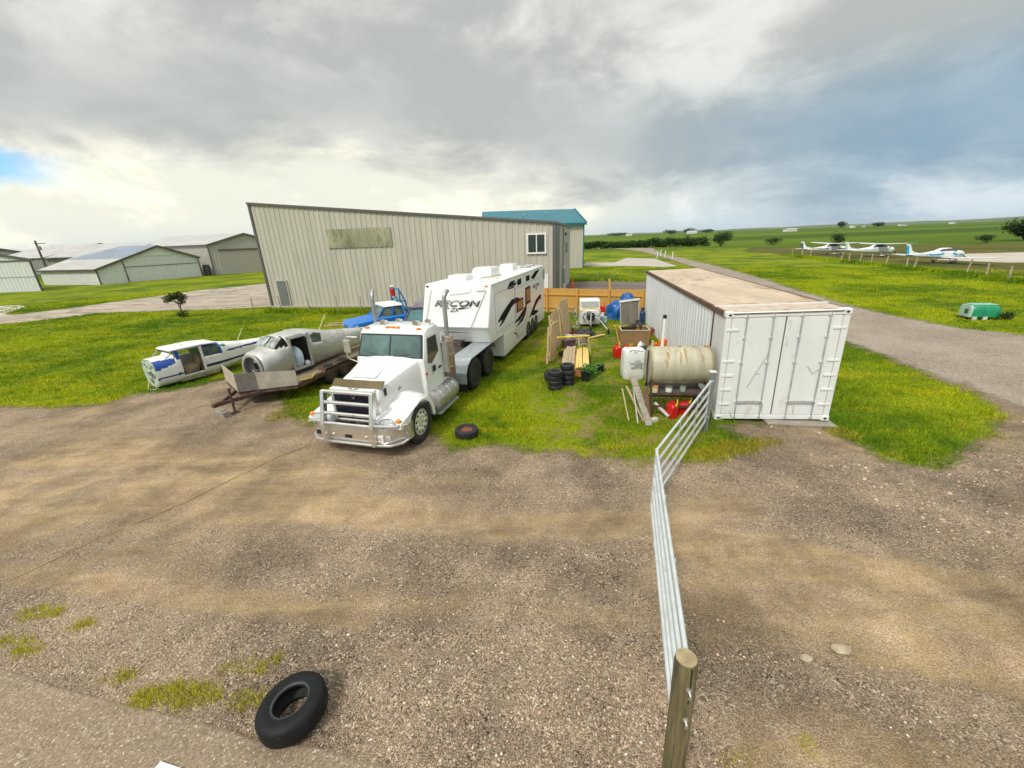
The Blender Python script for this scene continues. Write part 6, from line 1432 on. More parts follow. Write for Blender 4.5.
# fuel tank on a rusty stand
fk = thing('fuel_storage_tank', 'cream cylindrical fuel tank streaked with rust on a steel stand', 'tank', (3.55, 9.92, 0), -8)
tkm = mat('cream_tank_paint', (.47, .44, .33), .55, .05, .16, 2, .08, 15, dirt=(.33, .21, .065), da=.50, ds=2.2, stretch=(2.2, .5, .5))
TL, TR, TZ = 1.48, .475, 1.29
pr = [(.02, -.045), (.25, -.035), (.42, -.012), (TR-.015, .0), (TR, .02), (TR, TL-.02), (TR-.015, TL), (.42, TL+.012), (.25, TL+.035), (.02, TL+.045)]
MB().lathe(pr, 48, axis_x((0, 0, TZ))).build('shell', tkm, fk, smooth=40)
mb = MB(); mb.lathe([(TR+.002, .0), (TR+.016, .005), (TR+.016, .03), (TR+.002, .035)], 48, axis_x((0, 0, TZ)), close=True); mb.lathe([(TR+.002, TL-.035), (TR+.016, TL-.03), (TR+.016, TL-.005), (TR+.002, TL)], 48, axis_x((0, 0, TZ)), close=True); mb.build('end_flange', mat('rusty_tank_rim', (.33, .23, .11), .7, 0, .3, 6, dirt=(.18, .09, .04), da=.4), fk, smooth=True)
mb = MB(); mb.tube([(.10, .1, TZ+TR-.03), (.10, .1, TZ+TR+.14)], .035, 10); mb.build('fill_neck', tkm, fk, smooth=True)
MB().tube([(.33, .05, TZ+TR-.03), (.33, .05, 2.50)], .035, 12).build('vent_pipe', white, fk, smooth=True)
MB().lathe([(.042, 2.49), (.045, 2.50), (.045, 2.57), (.02, 2.58)], 12, Matrix.Translation((.33, .05, 0))).build('vent_cap', black, fk, smooth=True)
for x in (.75, 1.08, 1.38): MB().lathe([(.045, TZ+TR-.02), (.045, TZ+TR+.02), (.03, TZ+TR+.035), (.005, TZ+TR+.035)], 12, Matrix.Translation((x, 0, 0))).build('bung', mat('rusty_tank_rim', (0, 0, 0)), fk, smooth=True)
mb = MB(); mb.tube([(-.05, -.25, 1.75), (-.08, -.35, 1.4), (-.06, -.4, .7)], .018); mb.build('hose', black, fk, smooth=True)
for x in (.08, TL-.08):
    for y in (-.40, .40): MB().bar((x, y*1.05, 0), (x, y*.8, 1.02), .06, .06, (0, 1, 0)).build('leg', rust, fk)
    MB().bar((x, -.36, .88), (x, .36, .88), .06, .06).build('cradle', rust, fk)
for z in (.28, .62): 
    for y in (-.38, .38): MB().bar((.08, y, z), (TL-.08, y, z), .04, .05).build('cross_rail', rust, fk)
shm = mat('dirty_shelf_steel', (.10, .08, .07), .7, .2, .3)
MB().box(.1, TL-.1, -.36, .36, .645, .66).build('shelf', shm, fk)
tin = [('paint_tin', .30, .60, 'white'), ('paint_tin', .66, .64, 'grey')]
def bit(name, label, cat, x, y, z, r, h, m, lid=None):
    o = thing(name, label, cat, (x, y, z)); MB().lathe([(r*.96, 0), (r, .01), (r, h), (r*.9, h+.004), (.004, h+.004)], 16).build('can', m, o, smooth=True)
    MB().lathe([(r*1.04, h-.015), (r*1.04, h+.012), (.004, h+.013)], 16).build('lid', lid or alu, o, smooth=True)
bit('paint_tin', 'cream paint tin on the shelf under the tank, nearest the planks', 'tin', 3.66, 9.56, .662, .08, .15, mat('cream_tin', (.62, .55, .40), .5), mat('orange_tin_lid', (.6, .25, .05), .5))
bit('paint_tin', 'white paint tin in the middle of the shelf under the tank', 'tin', 4.02, 9.56, .662, .085, .13, white)
bit('paint_tin', 'grey-green paint tin on the shelf under the tank, toward the container', 'tin', 4.38, 9.56, .662, .075, .14, mat('grey_green_tin', (.30, .38, .33), .5))
o = MB().tube([(3.70, 9.60, .34), (4.0, 9.36, .045)], .045, 12).build('grey_pipe', mat('pale_grey_pipe', (.50, .50, .48), .5), None, smooth=True); tag(o, 'short pale grey pipe leaning under the tank beside the red can', 'pipe')
o = MB().box(-.09, .09, -.06, .06, 0, .09).build('concrete_block', mat('pale_concrete_block', (.55, .52, .45), .85, var=.1, bump=.3), None, bevel=.012); o.location = (3.58, 9.20, 0); o.rotation_euler = (0, 0, .4); tag(o, 'pale concrete block at the foot of the tank leg', 'block')
# boards and poles leaning on the tank end
for a, b, w, h, m, lab, nm in (((3.36, 8.92, .02), (3.20, 9.98, .95), .17, .035, greytimber, 'wide grey board leaning against the end of the tank', 'plank'), ((3.12, 9.05, .02), (3.30, 10.35, .78), .03, .03, mat('pale_metal_pole', (.50, .50, .46), .5), 'thin pale pole leaning beside the wide grey board', 'pole'), ((2.94, 9.22, .02), (3.02, 10.25, .52), .035, .035, mat('yellowed_stick', (.40, .33, .16), .8), 'yellowed stick lying farthest out from the tank', 'stick'), ((3.46, 9.24, .02), (3.36, 9.42, .86), .085, .085, mat('rusty_square_post', (.20, .11, .07), .8), 'short rusty square post propped against the tank leg', 'post'), ((3.30, 9.15, .02), (3.12, 10.2, .60), .05, .03, pineold, 'narrow brown board leaning under the wide grey one', 'plank')):
    o = MB().bar(a, b, w, h).build(nm, m, None, bevel=.004); tag(o, lab, nm)
# ------------------------------------------------------------------ gates and posts
galvg = mat('galvanised_gate_tube', (.62, .66, .66), .38, .35, .10, 5, dirt=(.42, .44, .44), da=.2, ds=4)
def gate(a, b, label):
    a = Vector((a[0], a[1], 0)); b = Vector((b[0], b[1], 0)); L_ = (b-a).length; g_ = thing('farm_gate', label, 'gate', tuple(a), math.degrees(math.atan2(b.y-a.y, b.x-a.x)), 'galvanised farm gates')
    for z in (.32, .565, .81, 1.055, 1.30): MB().tube([(.0, 0, z), (L_, 0, z)], .024, 10).build('rail', galvg, g_, smooth=True)
    for x in (.0, L_): MB().tube([(x, 0, .30), (x, 0, 1.32)], .026, 10).build('stile', galvg, g_, smooth=True)
    for f in (.33, .66): MB().box(L_*f-.02, L_*f+.02, -.032, -.025, .31, 1.31).build('brace', galvg, g_)
    return g_
gate((1.30, 2.18), (2.215, 5.46), 'near galvanised five-bar gate bolted to the round wooden post')
gate((2.235, 5.52), (4.50, 8.48), 'far galvanised five-bar gate hung on the steel post by the container')
wp = thing('wooden_post', 'thick weathered round wooden gate post with two bolts', 'post', (1.24, 2.03, 0)); wp.rotation_euler = (R(-1), R(-1.2), 0)
wpm = mat('weathered_gatepost_wood', (.165, .135, .062), .85, 0, .42, 3, .7, 22, stretch=(5, 5, .35), dirt=(.075, .068, .035), da=.5, ds=2.4)
rings = []
for z in (-.2, 0, .4, .8, 1.1, 1.52, 1.56): 
    rings.append([((.090-.004*z-(.007 if z > 1.55 else 0))*(1+.05*mnoise.noise(Vector((math.cos(a)*1.5, math.sin(a)*1.5, z*1.2))))*math.cos(a), (.090-.004*z-(.007 if z > 1.55 else 0))*(1+.05*mnoise.noise(Vector((math.cos(a)*1.5+7, math.sin(a)*1.5, z*1.2))))*math.sin(a), z) for a in np.linspace(0, 2*math.pi, 28, endpoint=False)])
MB().loft(rings).build('post', wpm, wp, smooth=50)
mb = MB(); mb.loft([[(.074*math.cos(a), .074*math.sin(a), z) for a in np.linspace(0, 2*math.pi, 28, endpoint=False)] for z in (1.561, 1.567)]); mb.build('end_grain', mat('pale_end_grain', (.34, .27, .15), .85, 0, .25, 9, .4, 40, dirt=(.20, .15, .08), da=.35, ds=6), wp)
MB().box(.002, .008, -.092, -.080, 1.2, 1.555).build('split', black, wp)
for z in (1.32, 1.0):
    mb = MB(); mb.tube([(.0, -.10, z-.04), (.0, -.115, z-.02), (.0, -.115, z+.01), (.0, -.085, z+.03)], .009, 8); mb.lathe([(.022, 0), (.022, .010), (.005, .011)], 12, Matrix.Translation((.0, -.084, z+.03)) @ Matrix.Rotation(R(90), 4, 'X')); mb.build('bolt', mat('bright_bolt_zinc', (.65, .65, .62), .3, .8), wp, smooth=True)
sp = thing('steel_post', 'square grey steel gate post with pale cap beside the container', 'post', (4.60, 8.62, 0), -10)
MB().box(-.05, .05, -.05, .05, -.1, 1.46).build('tube', mat('dull_grey_steel', (.24, .25, .25), .55, .3, .15), sp, bevel=.008)
MB().box(-.07, .07, -.06, .06, 1.462, 1.50).build('cap', mat('pale_cap', (.68, .68, .66), .5), sp, bevel=.01)
mb = MB(); 
for z in (.35, 1.25): mb.box(-.075, .02, -.07, -.052, z, z+.04)
mb.build('hinge_strap', galvg, sp)
# rope across the yard
rp_ = [(-4.72, 8.55, .30), (-4.9, 8.5, .04), (-5.35, 8.05, .03), (-5.86, 7.15, .03), (-6.26, 6.4, .03), (-6.66, 5.9, .03), (-7.05, 5.4, .03), (-7.3, 4.95, .03), (-7.5, 4.62, .03), (-7.9, 4.35, .03), (-8.4, 3.9, .03)]
o = MB().tube(rp_, .008, 6).build('rope', mat('straw_coloured_rope', (.36, .265, .12), .9), None, smooth=True); tag(o, 'long straw-coloured rope stretched over the gravel from the truck', 'rope')
# loose rocks and board
for x, y, r, lab in ((3.58, 3.17, .085, 'pale yellowish flat rock, larger of the pair near the gate'), (3.14, 3.08, .06, 'smaller pale rock lying nearer the gate rails')):
    mb = MB(); mb.ball((0, 0, .02), r, 12, 7, (1.2, .8, .4)); o = mb.build('rock', mat('pale_yellow_stone', (.42, .34, .235), .85, 0, .3, 9, .5, 20), None, smooth=50); o.location = (x, y, .01); o.rotation_euler = (0, 0, rng.uniform(0, 3)); tag(o, lab, 'rock')
    for v in o.data.vertices: v.co *= 1+.2*mnoise.noise(v.co*14)
o = MB().box(-.2, .2, -.11, .11, 0, .02).build('white_board', white, None, bevel=.006); o.location = (-3.22, 2.18, .037); o.rotation_euler = (0, 0, R(-14)); tag(o, 'white board lying on the paved slab at the bottom edge', 'board')
# ------------------------------------------------------------------ stakes, long timbers, cone
stk = mat('grey_stake_wood', (.30, .25, .18), .85, 0, .25, 4)
for i, (x, y, h, lean, lab) in enumerate(((-18.75, 29.64, 1.15, .03, 'thin wooden stake in front of the hangar corner and taxiway edge'), (-16.69, 29.62, 1.15, -.05, 'thin wooden stake just past the grey hangar door'), (-14.11, 28.66, 1.18, -.10, 'thin wooden stake below the skylight panel\'s outer end'), (-11.94, 28.21, 1.18, -.04, 'thin wooden stake behind the long timbers in the grass'), (-10.35, 28.28, 1.10, .02, 'thin wooden stake behind the blue pickup bonnet'))):
    o = MB().tube([(0, 0, 0), (lean, 0, h)], [.045, .03], 7).build('stake', stk, None, smooth=True); o.location = (x, y, 0); tag(o, lab, 'stake', 'wooden stakes along the hangar')
for i, (x, y, a, L_, z, lab) in enumerate(((-10.9, 23.4, 6, 1.9, .04, 'long bleached timber lowest in the pile by the blue pickup'), (-10.8, 23.75, 2, 2.2, .05, 'long bleached timber farther back in the pile by the blue pickup'), (-10.5, 23.55, 12, 1.8, .14, 'reddish long timber lying across the top of the pile by the pickup'))):
    o = MB().box(0, L_, -.06, .06, -.04, .04).build('long_timber', pineold if i < 2 else mat('reddish_timber', (.36, .24, .15), .8, 0, .2), None, bevel=.008); o.location = (x, y, z); o.rotation_euler = (0, 0, R(a)); tag(o, lab, 'timber')
cn = thing('traffic_cone', 'orange traffic cone on the driveway by the long hangar', 'cone', (5.99, 38.4, .008))
mb = MB(); mb.lathe([(.20, .03), (.13, .25), (.05, .68), (.03, .70), (.002, .70)], 18); mb.build('cone', mat('orange_cone_plastic', (.72, .10, .015), .5), cn, smooth=True)
MB().box(-.24, .24, -.24, .24, 0, .035).build('base', mat('orange_cone_plastic', (0, 0, 0)), cn, bevel=.01)
MB().lathe([(.121, .30), (.092, .43), (.088, .43), (.118, .30)], 18, close=True).build('white_collar', white, cn, smooth=True)
o = MB().bar((6.92, 27.6, 0), (6.80, 27.6, 1.72), .14, .14, (0, 1, 0)).build('marker_post', mat('orange_marker_wood', (.62, .36, .10), .7), None, bevel=.01); tag(o, 'short orange wooden post sticking up behind the cedar fence', 'post')
# wire fences: posts are parts
def wfence(name, label, pts, h, m, r, wires=(.4, .75, 1.05)):
    f = thing(name, label, 'fence', (pts[0][0], pts[0][1], 0)); o_ = Vector((pts[0][0], pts[0][1], 0))
    for x, y in pts:
        p = Vector((x, y, 0))-o_; q = p+Vector((rng.uniform(-.12, .12), rng.uniform(-.06, .06), h*rng.uniform(.9, 1.08)))
        MB().tube([p, q], [r, r*.9], 7).build('post', m, f, smooth=True)
    mb = MB()
    for z in wires: mb.tube([Vector((x, y, z*h/1.2))-o_ for x, y in pts], .008, 4)
    mb.build('wires', mat('grey_fence_wire', (.30, .29, .27), .5, .5), f)
pale_post = mat('bleached_fence_post', (.42, .36, .22), .85, 0, .3, 3)
wfence('wire_fence', 'post and wire fence with bleached posts in front of the aeroplanes', [(49.48,72.39),(48.42,68.45),(47.34,64.99),(44.7,55.51),(44.5,53.93),(44.2,51.85),(43.9,49.88),(43.5,47.48),(42.9,44.25),(42.5,43.0),(41.3,36.79),(40.4,34.4),(39.34,31.86),(38.9,30.3),(37.5,26.0)], 1.25, pale_post, .075)
wfence('wire_fence', 'light wire fence on thin posts along the far side of the driveway', [(5.9,43.6),(7.71,43.5),(9.49,43.7),(11.01,42.9),(12.58,42.5),(13.6,41.3)], 1.05, mat('thin_steel_post', (.40, .40, .36), .5, .3), .03)
for x, y, lab in ((28.7, 80.0, 'white road marker post nearest the road bend'), (30.4, 80.6, 'tallest white road marker post on the grass verge'), (31.7, 86.5, 'white road marker post farthest up the road'), (29.7, 75.2, 'white road marker post closest to the container')):
    o = MB().tube([(0, 0, 0), (.04, 0, 1.25)], .08, 8).build('marker_post', white, None, smooth=True); o.location = (x, y, 0); tag(o, lab, 'post', 'white marker posts by the road')
# ------------------------------------------------------------------ green covered trailer by the road
gm_ = thing('covered_cart', 'small low cart wrapped in a green tarpaulin on the grass by the gravel road', 'cart', (22.95, 19.3, -.03), -13); gm_.scale = (.44, .62, .80)
greent = mat('bright_green_tarp', (.015, .25, .125), .4, 0, .15, 2, .5, 6)
mb = MB(); R_ = []
for x, ky, kz in ((-1.15, .90, .92), (-.95, 1, 1), (-.2, 1, 1.0), (-.1, .97, .95), (0, 1, 1), (.9, 1, .97), (1.35, .9, .86), (1.5, .7, .62)):
    R_.append([(x, .62*ky*c, .22+.70*kz*z) for c, z in ((-1, 0), (-1.02, .5), (-.96, .86), (-.75, .97), (0, 1.02), (.75, .97), (.96, .86), (1.02, .5), (1, 0))])
MB().loft(R_).build('tarp_cover', greent, gm_, smooth=60)
MB().loft([[(x, y*k, z) for y, z in ((-.58, .2), (.58, .2), (.60, .7), (.5, .90), (-.5, .90), (-.60, .7))] for x, k in ((-1.36, .80), (-1.28, .96), (-1.16, 1))]).build('nose_cap', mat('pale_mint_panel', (.40, .58, .50), .4), gm_, smooth=35, bevel=.02)
mb = MB(); mb.box(-1.375, -1.362, -.34, -.02, .40, .68); mb.build('nose_vent', mat('dull_green_dark', (.05, .09, .08), .5), gm_)
mb = MB(); 
R2 = [[(x, y*.9, .93+.02*math.sin(x*3)) for y in (-.5, 0, .5)] for x in (-1.1, 0, 1.2)]
mb.box(-1.1, 1.15, -.40, .40, .905, .955); mb.build('pale_strap_sheet', mat('pale_mint_tarp', (.22, .50, .36), .5), gm_, bevel=.02)
for x in (-.85, .1): MB().box(x-.2, x+.2, -.66, -.5, .02, .24).build('foot', mat('pale_foot', (.55, .57, .50), .6), gm_, bevel=.03)
mb = MB(); mb.box(-1.3, 1.3, -.5, .5, .16, .24); mb.bar((-1.2, 0, .2), (-2.1, -.1, .2), .07, .07); mb.build('chassis', framem, gm_)
# ------------------------------------------------------------------ light aircraft on the grass
def aeroplane(label, loc, rz, high, stripe, accent):
    a = thing('light_aircraft', label, 'aeroplane', loc, rz)
    secs = [(-1.6, .36, .62, 1.28), (-1.2, .50, .52, 1.36), (-.4, .54, .48, 1.42 if not high else 1.5), (.1, .55, .48, 1.78 if high else 1.70), (1.2, .52, .52, 1.80 if high else 1.72), (1.9, .42, .60, 1.45), (3.4, .24, .78, 1.25), (5.6, .07, .98, 1.18)]
    S_ = np.array(secs); ys = np.linspace(-1.6, 5.6, 40)
    def pk_(x, y, z): return 1 if abs(z-(1.02+.02*y)) < .06 and y > -1.2 else 0
    skin('fuselage', secs, a, [acwhite, stripe], None, pk_, .18, 22, 2.4, .02)
    MB().loft([sect(y, *[np.interp(y, S_[:, 0], S_[:, i])*(1.012 if i == 1 else 1) for i in (1,)], 1.30 if high else 1.28, np.interp(y, S_[:, 0], S_[:, 3])*.985, n=16, e=2.6) for y in (-.25, .15, .7, 1.3, 1.7)]).build('cabin_windows', mat('aircraft_tinted_glass', (.035, .05, .07), .1, var=.3, spec=.8), a, smooth=True)
    zw = 1.80 if high else .62
    mb = MB()
    for sg in (-1, 1):
        dz = .16
        rr = []
        for x, c0, c1, z in ((.0, -.1, 1.4, zw), (2.5, -.1, 1.35, zw+dz*.5), (4.9, .05, 1.15, zw+dz), (5.2, .3, 1.0, zw+dz+.02)):
            th_ = .15*(1-.1*x/1.5) if x < 5 else .03
            rr.append([(sg*x, c0, z), (sg*x, c0+(c1-c0)*.3, z+th_*.6), (sg*x, c1, z+.01), (sg*x, c0+(c1-c0)*.3, z-th_*.4)])
        mb.loft(rr if sg > 0 else [r[::-1] for r in rr])
    mb.build('wing', acwhite, a, smooth=30)
    if accent and not high:
        MB().loft([[(q*1.03, y, z) for q, _, z in sect(y, *[np.interp(y, S_[:, 0], S_[:, i])*1.01 for i in (1, 2, 3)], n=18, e=2.4) if True] for y in (-1.58, -1.35, -1.1)]).build('cowl_band', accent, a, smooth=True)
    if accent and high:
        for sg in (-1, 1): MB().box(sg*4.85, sg*5.28, .05, 1.1, zw+.13, zw+.22).build('wing_tip', accent, a, bevel=.02)
    if high:
        for sg in (-1, 1): MB().bar((sg*.5, .4, .62), (sg*2.4, .5, zw+.02), .06, .09).build('wing_strut', acwhite, a)
    mb = MB(); mb.prism([(4.55, 1.15), (5.55, 1.12), (5.95, 2.28), (5.45, 2.30), (4.95, 1.5), (3.9, 1.22)], 'x', -.045, .045); mb.build('fin', acwhite, a, bevel=.02)
    MB().prism([(5.30, 1.2), (5.58, 1.15), (5.90, 2.1), (5.60, 2.1)], 'x', -.05, .05).build('rudder_marking', stripe, a)
    MB().prism([(-1.7, 4.9), (1.7, 4.9), (1.6, 5.75), (-1.6, 5.75)], 'z', 1.12, 1.18).build('tailplane', acwhite, a, bevel=.02)
    mb = MB(); mb.lathe([(.02, -.28), (.13, -.1), (.17, 0)], 14, axis_y((0, -1.62, .95))); mb.build('spinner', accent or stripe, a, smooth=True)
    mb = MB(); mb.bar((-.62, -1.72, .50), (.62, -1.72, 1.42), .13, .03, (0, 1, 0)); mb.build('propeller', mat('dark_propeller', (.05, .03, .03), .4), a)
    for x, y in ((-.95, .55), (.95, .55), (0, -1.15)):
        w_ = tyre(MB(), (x, y, .19), .19, .13, 'x', .45, 18).build('wheel', rubber, a, smooth=True)
        MB().bar((x, y, .22), (x*.5, y, .62), .05, .07, (0, 1, 0)).build('gear_leg', acwhite, a)
        MB().loft([[(x+q*.11*k, y-.02+o_, .24+z*k) for q, z in ((-1, -.05), (1, -.05), (1, .12), (-1, .12))] for o_, k in ((-.3, .4), (-.15, 1), (.12, 1), (.42, .3))]).build('wheel_spat', acwhite, a, smooth=True)
    return a
skyb = mat('sky_blue_marking', (.03, .36, .60), .4); redm = mat('red_cowl_marking', (.50, .03, .03), .4); greent2 = mat('green_wing_tip', (.05, .40, .14), .4); dkst = mat('dark_grey_stripe', (.09, .10, .13), .4)
aeroplane('high-winged white aeroplane with dark stripe, last one along the wire fence', (55.2, 70.3, 0), 88, True, dkst, None)
aeroplane('high-winged white aeroplane with green wing tips, middle of the three parked', (56.0, 62.4, 0), 92, True, mat('pale_mint_stripe', (.42, .56, .52), .4), greent2)
p3 = aeroplane('low-winged white aeroplane with blue tail and red nose', (51.8, 48.7, 0), 96, False, skyb, redm)
mb = MB(); 
for i in range(6): mb.box(.30-.03*i+.0, .33, 2.3+i*.34, 2.5+i*.34, .83, .98)
mb.build('registration_marks', navy, p3)
# ------------------------------------------------------------------ trees and bushes
barkm = mat('grey_brown_bark', (.10, .075, .055), .9, 0, .3, 4, .5, 20)
def leafmat(name, base):
    m, t, out = newmat(name); v = t('ShaderNodeTexCoord').outputs['Object']; rnd = t('ShaderNodeNewGeometry').outputs['Random Per Island']
    n = t.noise(v, 1.1, 4, .6); c = t.mix(t.ramp(n, .3, .7), tuple(x*.6 for x in base), tuple(x*1.35 for x in base))
    h = t('ShaderNodeHueSaturation', None, Color=c, Hue=t.ramp(rnd, 0, 1, .47, .52), Value=t.ramp(rnd, 0, 1, .6, 1.4))
    p = t('ShaderNodeBsdfPrincipled', None, Base_Color=h, Roughness=.75); p.inputs['Specular IOR Level'].default_value = .2
    tr = t('ShaderNodeBsdfTranslucent', None, Color=h); ms = t('ShaderNodeMixShader', None, Fac=.25); t.l.new(p.outputs[0], ms.inputs[1]); t.l.new(tr.outputs[0], ms.inputs[2]); t.l.new(ms.outputs[0], out.inputs[0]); return m
lf1 = leafmat('hedge_leaves', (.030, .070, .012)); lf2 = leafmat('dark_bush_leaves', (.025, .055, .012)); lf3 = leafmat('olive_shrub_leaves', (.060, .075, .018))
def crown(mb, lumps, n, s):
    tot = sum(r[3]*r[4]*r[5] for r in lumps)
    for cx_, cy_, cz_, rx, ry, rz_ in lumps:
        k = int(n*rx*ry*rz_/tot)+8
        for i in range(k):
            d = Vector(rng.normal(size=3)).normalized()*(rng.random()**.33)*(1+.25*rng.normal()*.5)
            p = Vector((cx_+d.x*rx, cy_+d.y*ry, max(.02, cz_+d.z*rz_)))
            a = Vector(rng.normal(size=3)).normalized()*s*rng.uniform(.6, 1.3); b = a.orthogonal().normalized()*s*.55
            mb.add([p-a, p+b, p+a, p-b], [(0, 1, 2, 3)])
def bush(name, label, cat, x, y, w, h, m, n=500, s=None, group=None, low=.35):
    o = thing(name, label, cat, (x, y, 0), 0, group); mb = MB(); L_ = []
    for i in range(7):
        a = rng.uniform(0, 6.28); r = rng.uniform(.1, .55)*w/2
        L_.append((r*math.cos(a), r*math.sin(a)*.8, h*rng.uniform(low, .72), w*rng.uniform(.18, .34), w*rng.uniform(.16, .3), h*rng.uniform(.2, .32)))
    L_.append((0, 0, h*.5, w*.34, w*.3, h*.42)); crown(mb, L_, n, s or h*.07); mb.build('crown', m, o)
    mb = MB()
    for i in range(3): a = rng.uniform(0, 6.28); mb.tube([(0, 0, 0), (.1*w*math.cos(a), .1*w*math.sin(a), h*.3), (.22*w*math.cos(a), .22*w*math.sin(a), h*.6)], [h*.035, h*.025, h*.012], 6)
    mb.build('trunk', barkm, o); return o
for i, u in enumerate(np.linspace(0, 1, 24)):
    x = 22+u*41; y = 151-u*15; h = 2.3+rng.random()*.7+(.6 if u > .6 else 0)
    bush('hedge_shrub', 'dark green shrub in the unbroken far hedgerow across the road', 'shrub', x, y, 5.2, h, lf1, 420, .30, 'shrubs in the far hedgerow', .12)
bush('round_tree', 'big round bushy tree ending the far hedgerow', 'tree', 65.6, 129.3, 7.2, 4.6, lf1, 900, .28)
bush('round_bush', 'low dark bush standing alone past the round tree', 'bush', 78.3, 124, 6.2, 2.1, lf2, 420, .22)
bush('round_bush', 'dark bush beyond the wire fence left of the aeroplanes', 'bush', 82.6, 105, 4.6, 3.4, lf2, 420, .22)
bush('round_tree', 'large dark tree at the photo edge above the runway', 'tree', 120, 97, 11, 5.0, lf2, 1500, .36)
bush('round_bush', 'small bush beside the large dark tree by the runway', 'bush', 103, 90, 4.4, 2.0, lf2, 380, .2)
for i, (x, y, w, h, lab) in enumerate(((505, 1180, 45, 17, 'tallest far tree on the skyline beyond the hedge'), (440, 1140, 60, 12, 'broad low far tree beside the white barn on the skyline'), (560, 1190, 50, 11, 'far tree right of the tallest one on the skyline'), (300, 1150, 80, 10, 'wide far tree clump on the skyline above the road'), (835, 1060, 30, 17, 'round far tree beside the small farmhouse'), (925, 1060, 30, 12, 'far tree by the grey roofed barn'))):
    bush('far_tree', lab, 'tree', x, y, w, h, lf1, 420, 1.7)
# lopsided little tree on the lawn
st_ = thing('small_tree', 'lopsided little tree with dark olive leaves alone on the lawn', 'tree', (-23.4, 28.9, 0))
mb = MB(); mb.tube([(0, 0, 0), (.03, 0, .5), (-.05, 0, .95), (-.35, .05, 1.25)], [.06, .05, .04, .02], 8); mb.tube([(.0, 0, .7), (.25, .0, 1.1), (.3, .05, 1.45)], [.035, .025, .012], 7); mb.tube([(-.05, 0, .95), (-.7, 0, 1.3)], [.03, .012], 6); mb.build('trunk', barkm, st_, smooth=True)
mb = MB(); crown(mb, [(-.55, 0, 1.35, .42, .4, .24), (-.1, 0, 1.5, .42, .4, .25), (.28, 0, 1.4, .36, .35, .3), (.22, 0, 1.05, .25, .25, .18), (.02, 0, .22, .35, .3, .20), (-.8, 0, 1.15, .18, .2, .14), (.15, 0, 1.72, .12, .15, .12)], 1500, .055); mb.build('crown', lf3, st_)
for x, y, h, lab in ((22.95, 18.2, .5, 'dark weedy clump at the far end of the green wrapped cart'),):
    bush('weed_clump', lab, 'plant', 23.75, 18.85, .9, .42, lf2, 400, .05)

# ------------------------------------------------------------------ more odds and ends in the yard
def bucket(loc, r, h, m, label, tilt=(0, 0, 0)):
    o = MB().lathe([(r*.8, 0), (r, h), (r*.93, h), (r*.75, .02), (.004, .02)], 18).build('bucket', m, None, smooth=True); o.location = loc; o.rotation_euler = tilt; return tag(o, label, 'bucket')
def jbox(name, cat, loc, rz, w, d, h, m, label):
    o = thing(name, label, cat, loc, rz); MB().box(-w/2, w/2, -d/2, d/2, 0, h*.86).build('box', m, o, bevel=.012)
    MB().box(-w/2-.012, w/2+.012, -d/2-.012, d/2+.012, h*.86, h).build('lid', m, o, bevel=.01); return o
grime = mat('grimy_grey_paint', (.24, .23, .21), .7, 0, .3, 5, .2, 20, dirt=(.12, .10, .08), da=.4)
bucket((2.62, 17.6, 0), .17, .34, white, 'white bucket beside the middle pale fence panel')
bucket((2.95, 18.3, 0), .16, .32, mat('dark_red_bucket', (.20, .02, .03), .5), 'dark red bucket beside the tallest pale fence panel')
jbox('tool_box', 'tool box', (2.50, 16.75, 0), 25, .52, .30, .34, mat('purple_brown_box', (.10, .055, .07), .6, 0, .3), 'dark purple-brown tool box at the foot of the pale fence panels')
jbox('storage_tub', 'tub', (3.05, 17.25, 0), -15, .55, .38, .40, grime, 'grimy grey lidded tub between the fence panels and the dark sack')
jbox('storage_tub', 'tub', (5.0, 21.6, 0), 8, .50, .36, .34, mat('pale_blue_tub', (.35, .45, .55), .5), 'pale blue lidded tub just left of the blue tarpaulins')
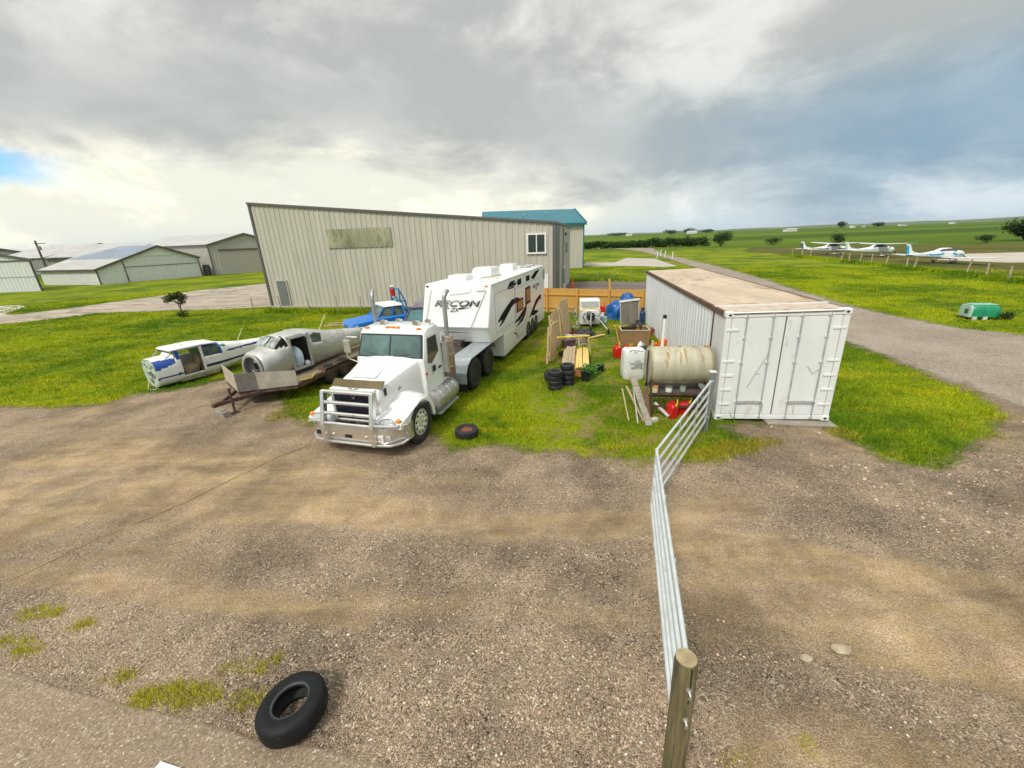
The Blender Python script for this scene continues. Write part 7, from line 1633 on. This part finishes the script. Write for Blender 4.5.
jbox('tool_box', 'tool box', (6.35, 18.2, 0), -12, .6, .34, .38, mat('rusty_red_box', (.22, .06, .035), .7, 0, .3), 'rusty red tool box by the container behind the brown crate')
jbox('battery_case', 'box', (4.35, 14.1, 0), 20, .34, .26, .26, black, 'black battery case in the grass left of the white bulk bag')
for i, (x, y, a, L_, m, lab) in enumerate(((2.05, 16.9, 80, 1.5, pineold, 'short greyish board lying along the foot of the pale panels'), (3.35, 17.9, 30, 1.3, yellowpine, 'yellow board lying in the grass before the white cab'), (5.5, 19.2, 15, 1.4, pine, 'pale board lying in the grass before the grey cabinet'))):
    o = MB().box(0, L_, -.06, .06, 0, .04).build('board', m, None, bevel=.006); o.location = (x, y, .015); o.rotation_euler = (0, R(-2), R(a)); tag(o, lab, 'board')
st2 = thing('step_ladder', 'pale aluminium step ladder standing by the tallest fence panel', 'ladder', (3.15, 19.6, 0), 60)
for x in (-.2, .2): MB().bar((x, -.28, 0), (x*.8, .0, 1.25), .04, .03).build('rail', alu, st2); MB().bar((x, .30, 0), (x*.8, .03, 1.22), .03, .02).build('rear_leg', alu, st2)
for k in range(4): MB().box(-.19+.01*k, .19-.01*k, -.28+.0625*k*1.0+.0, -.20+.0625*k, .26*(k+1)-.012, .26*(k+1)+.012).build('tread', alu, st2)
whl = tyre(MB(), (0, 0, 0), .30, .17, 'z', .55, 26).build('tyre', rubber, None, smooth=True); whl.location = (6.2, 19.1, .31); whl.rotation_euler = (R(78), 0, R(70)); tag(whl, 'black tyre leaning on the container wall beyond the brown crate', 'tyre')
# ------------------------------------------------------------------ thin air between here and the far hills
HZ = 9500
o = MB().box(-HZ, HZ, -HZ, HZ, -3, 75); 
hm_, t, out = newmat('haze_air')
pv = t('ShaderNodeVolumePrincipled'); pv.inputs['Color'].default_value = (.80, .88, .95, 1); pv.inputs['Density'].default_value = 3.5e-5; pv.inputs['Anisotropy'].default_value = .2
t.l.new(pv.outputs[0], out.inputs['Volume'])
o = o.build('haze', hm_); tag(o, kind='stuff')
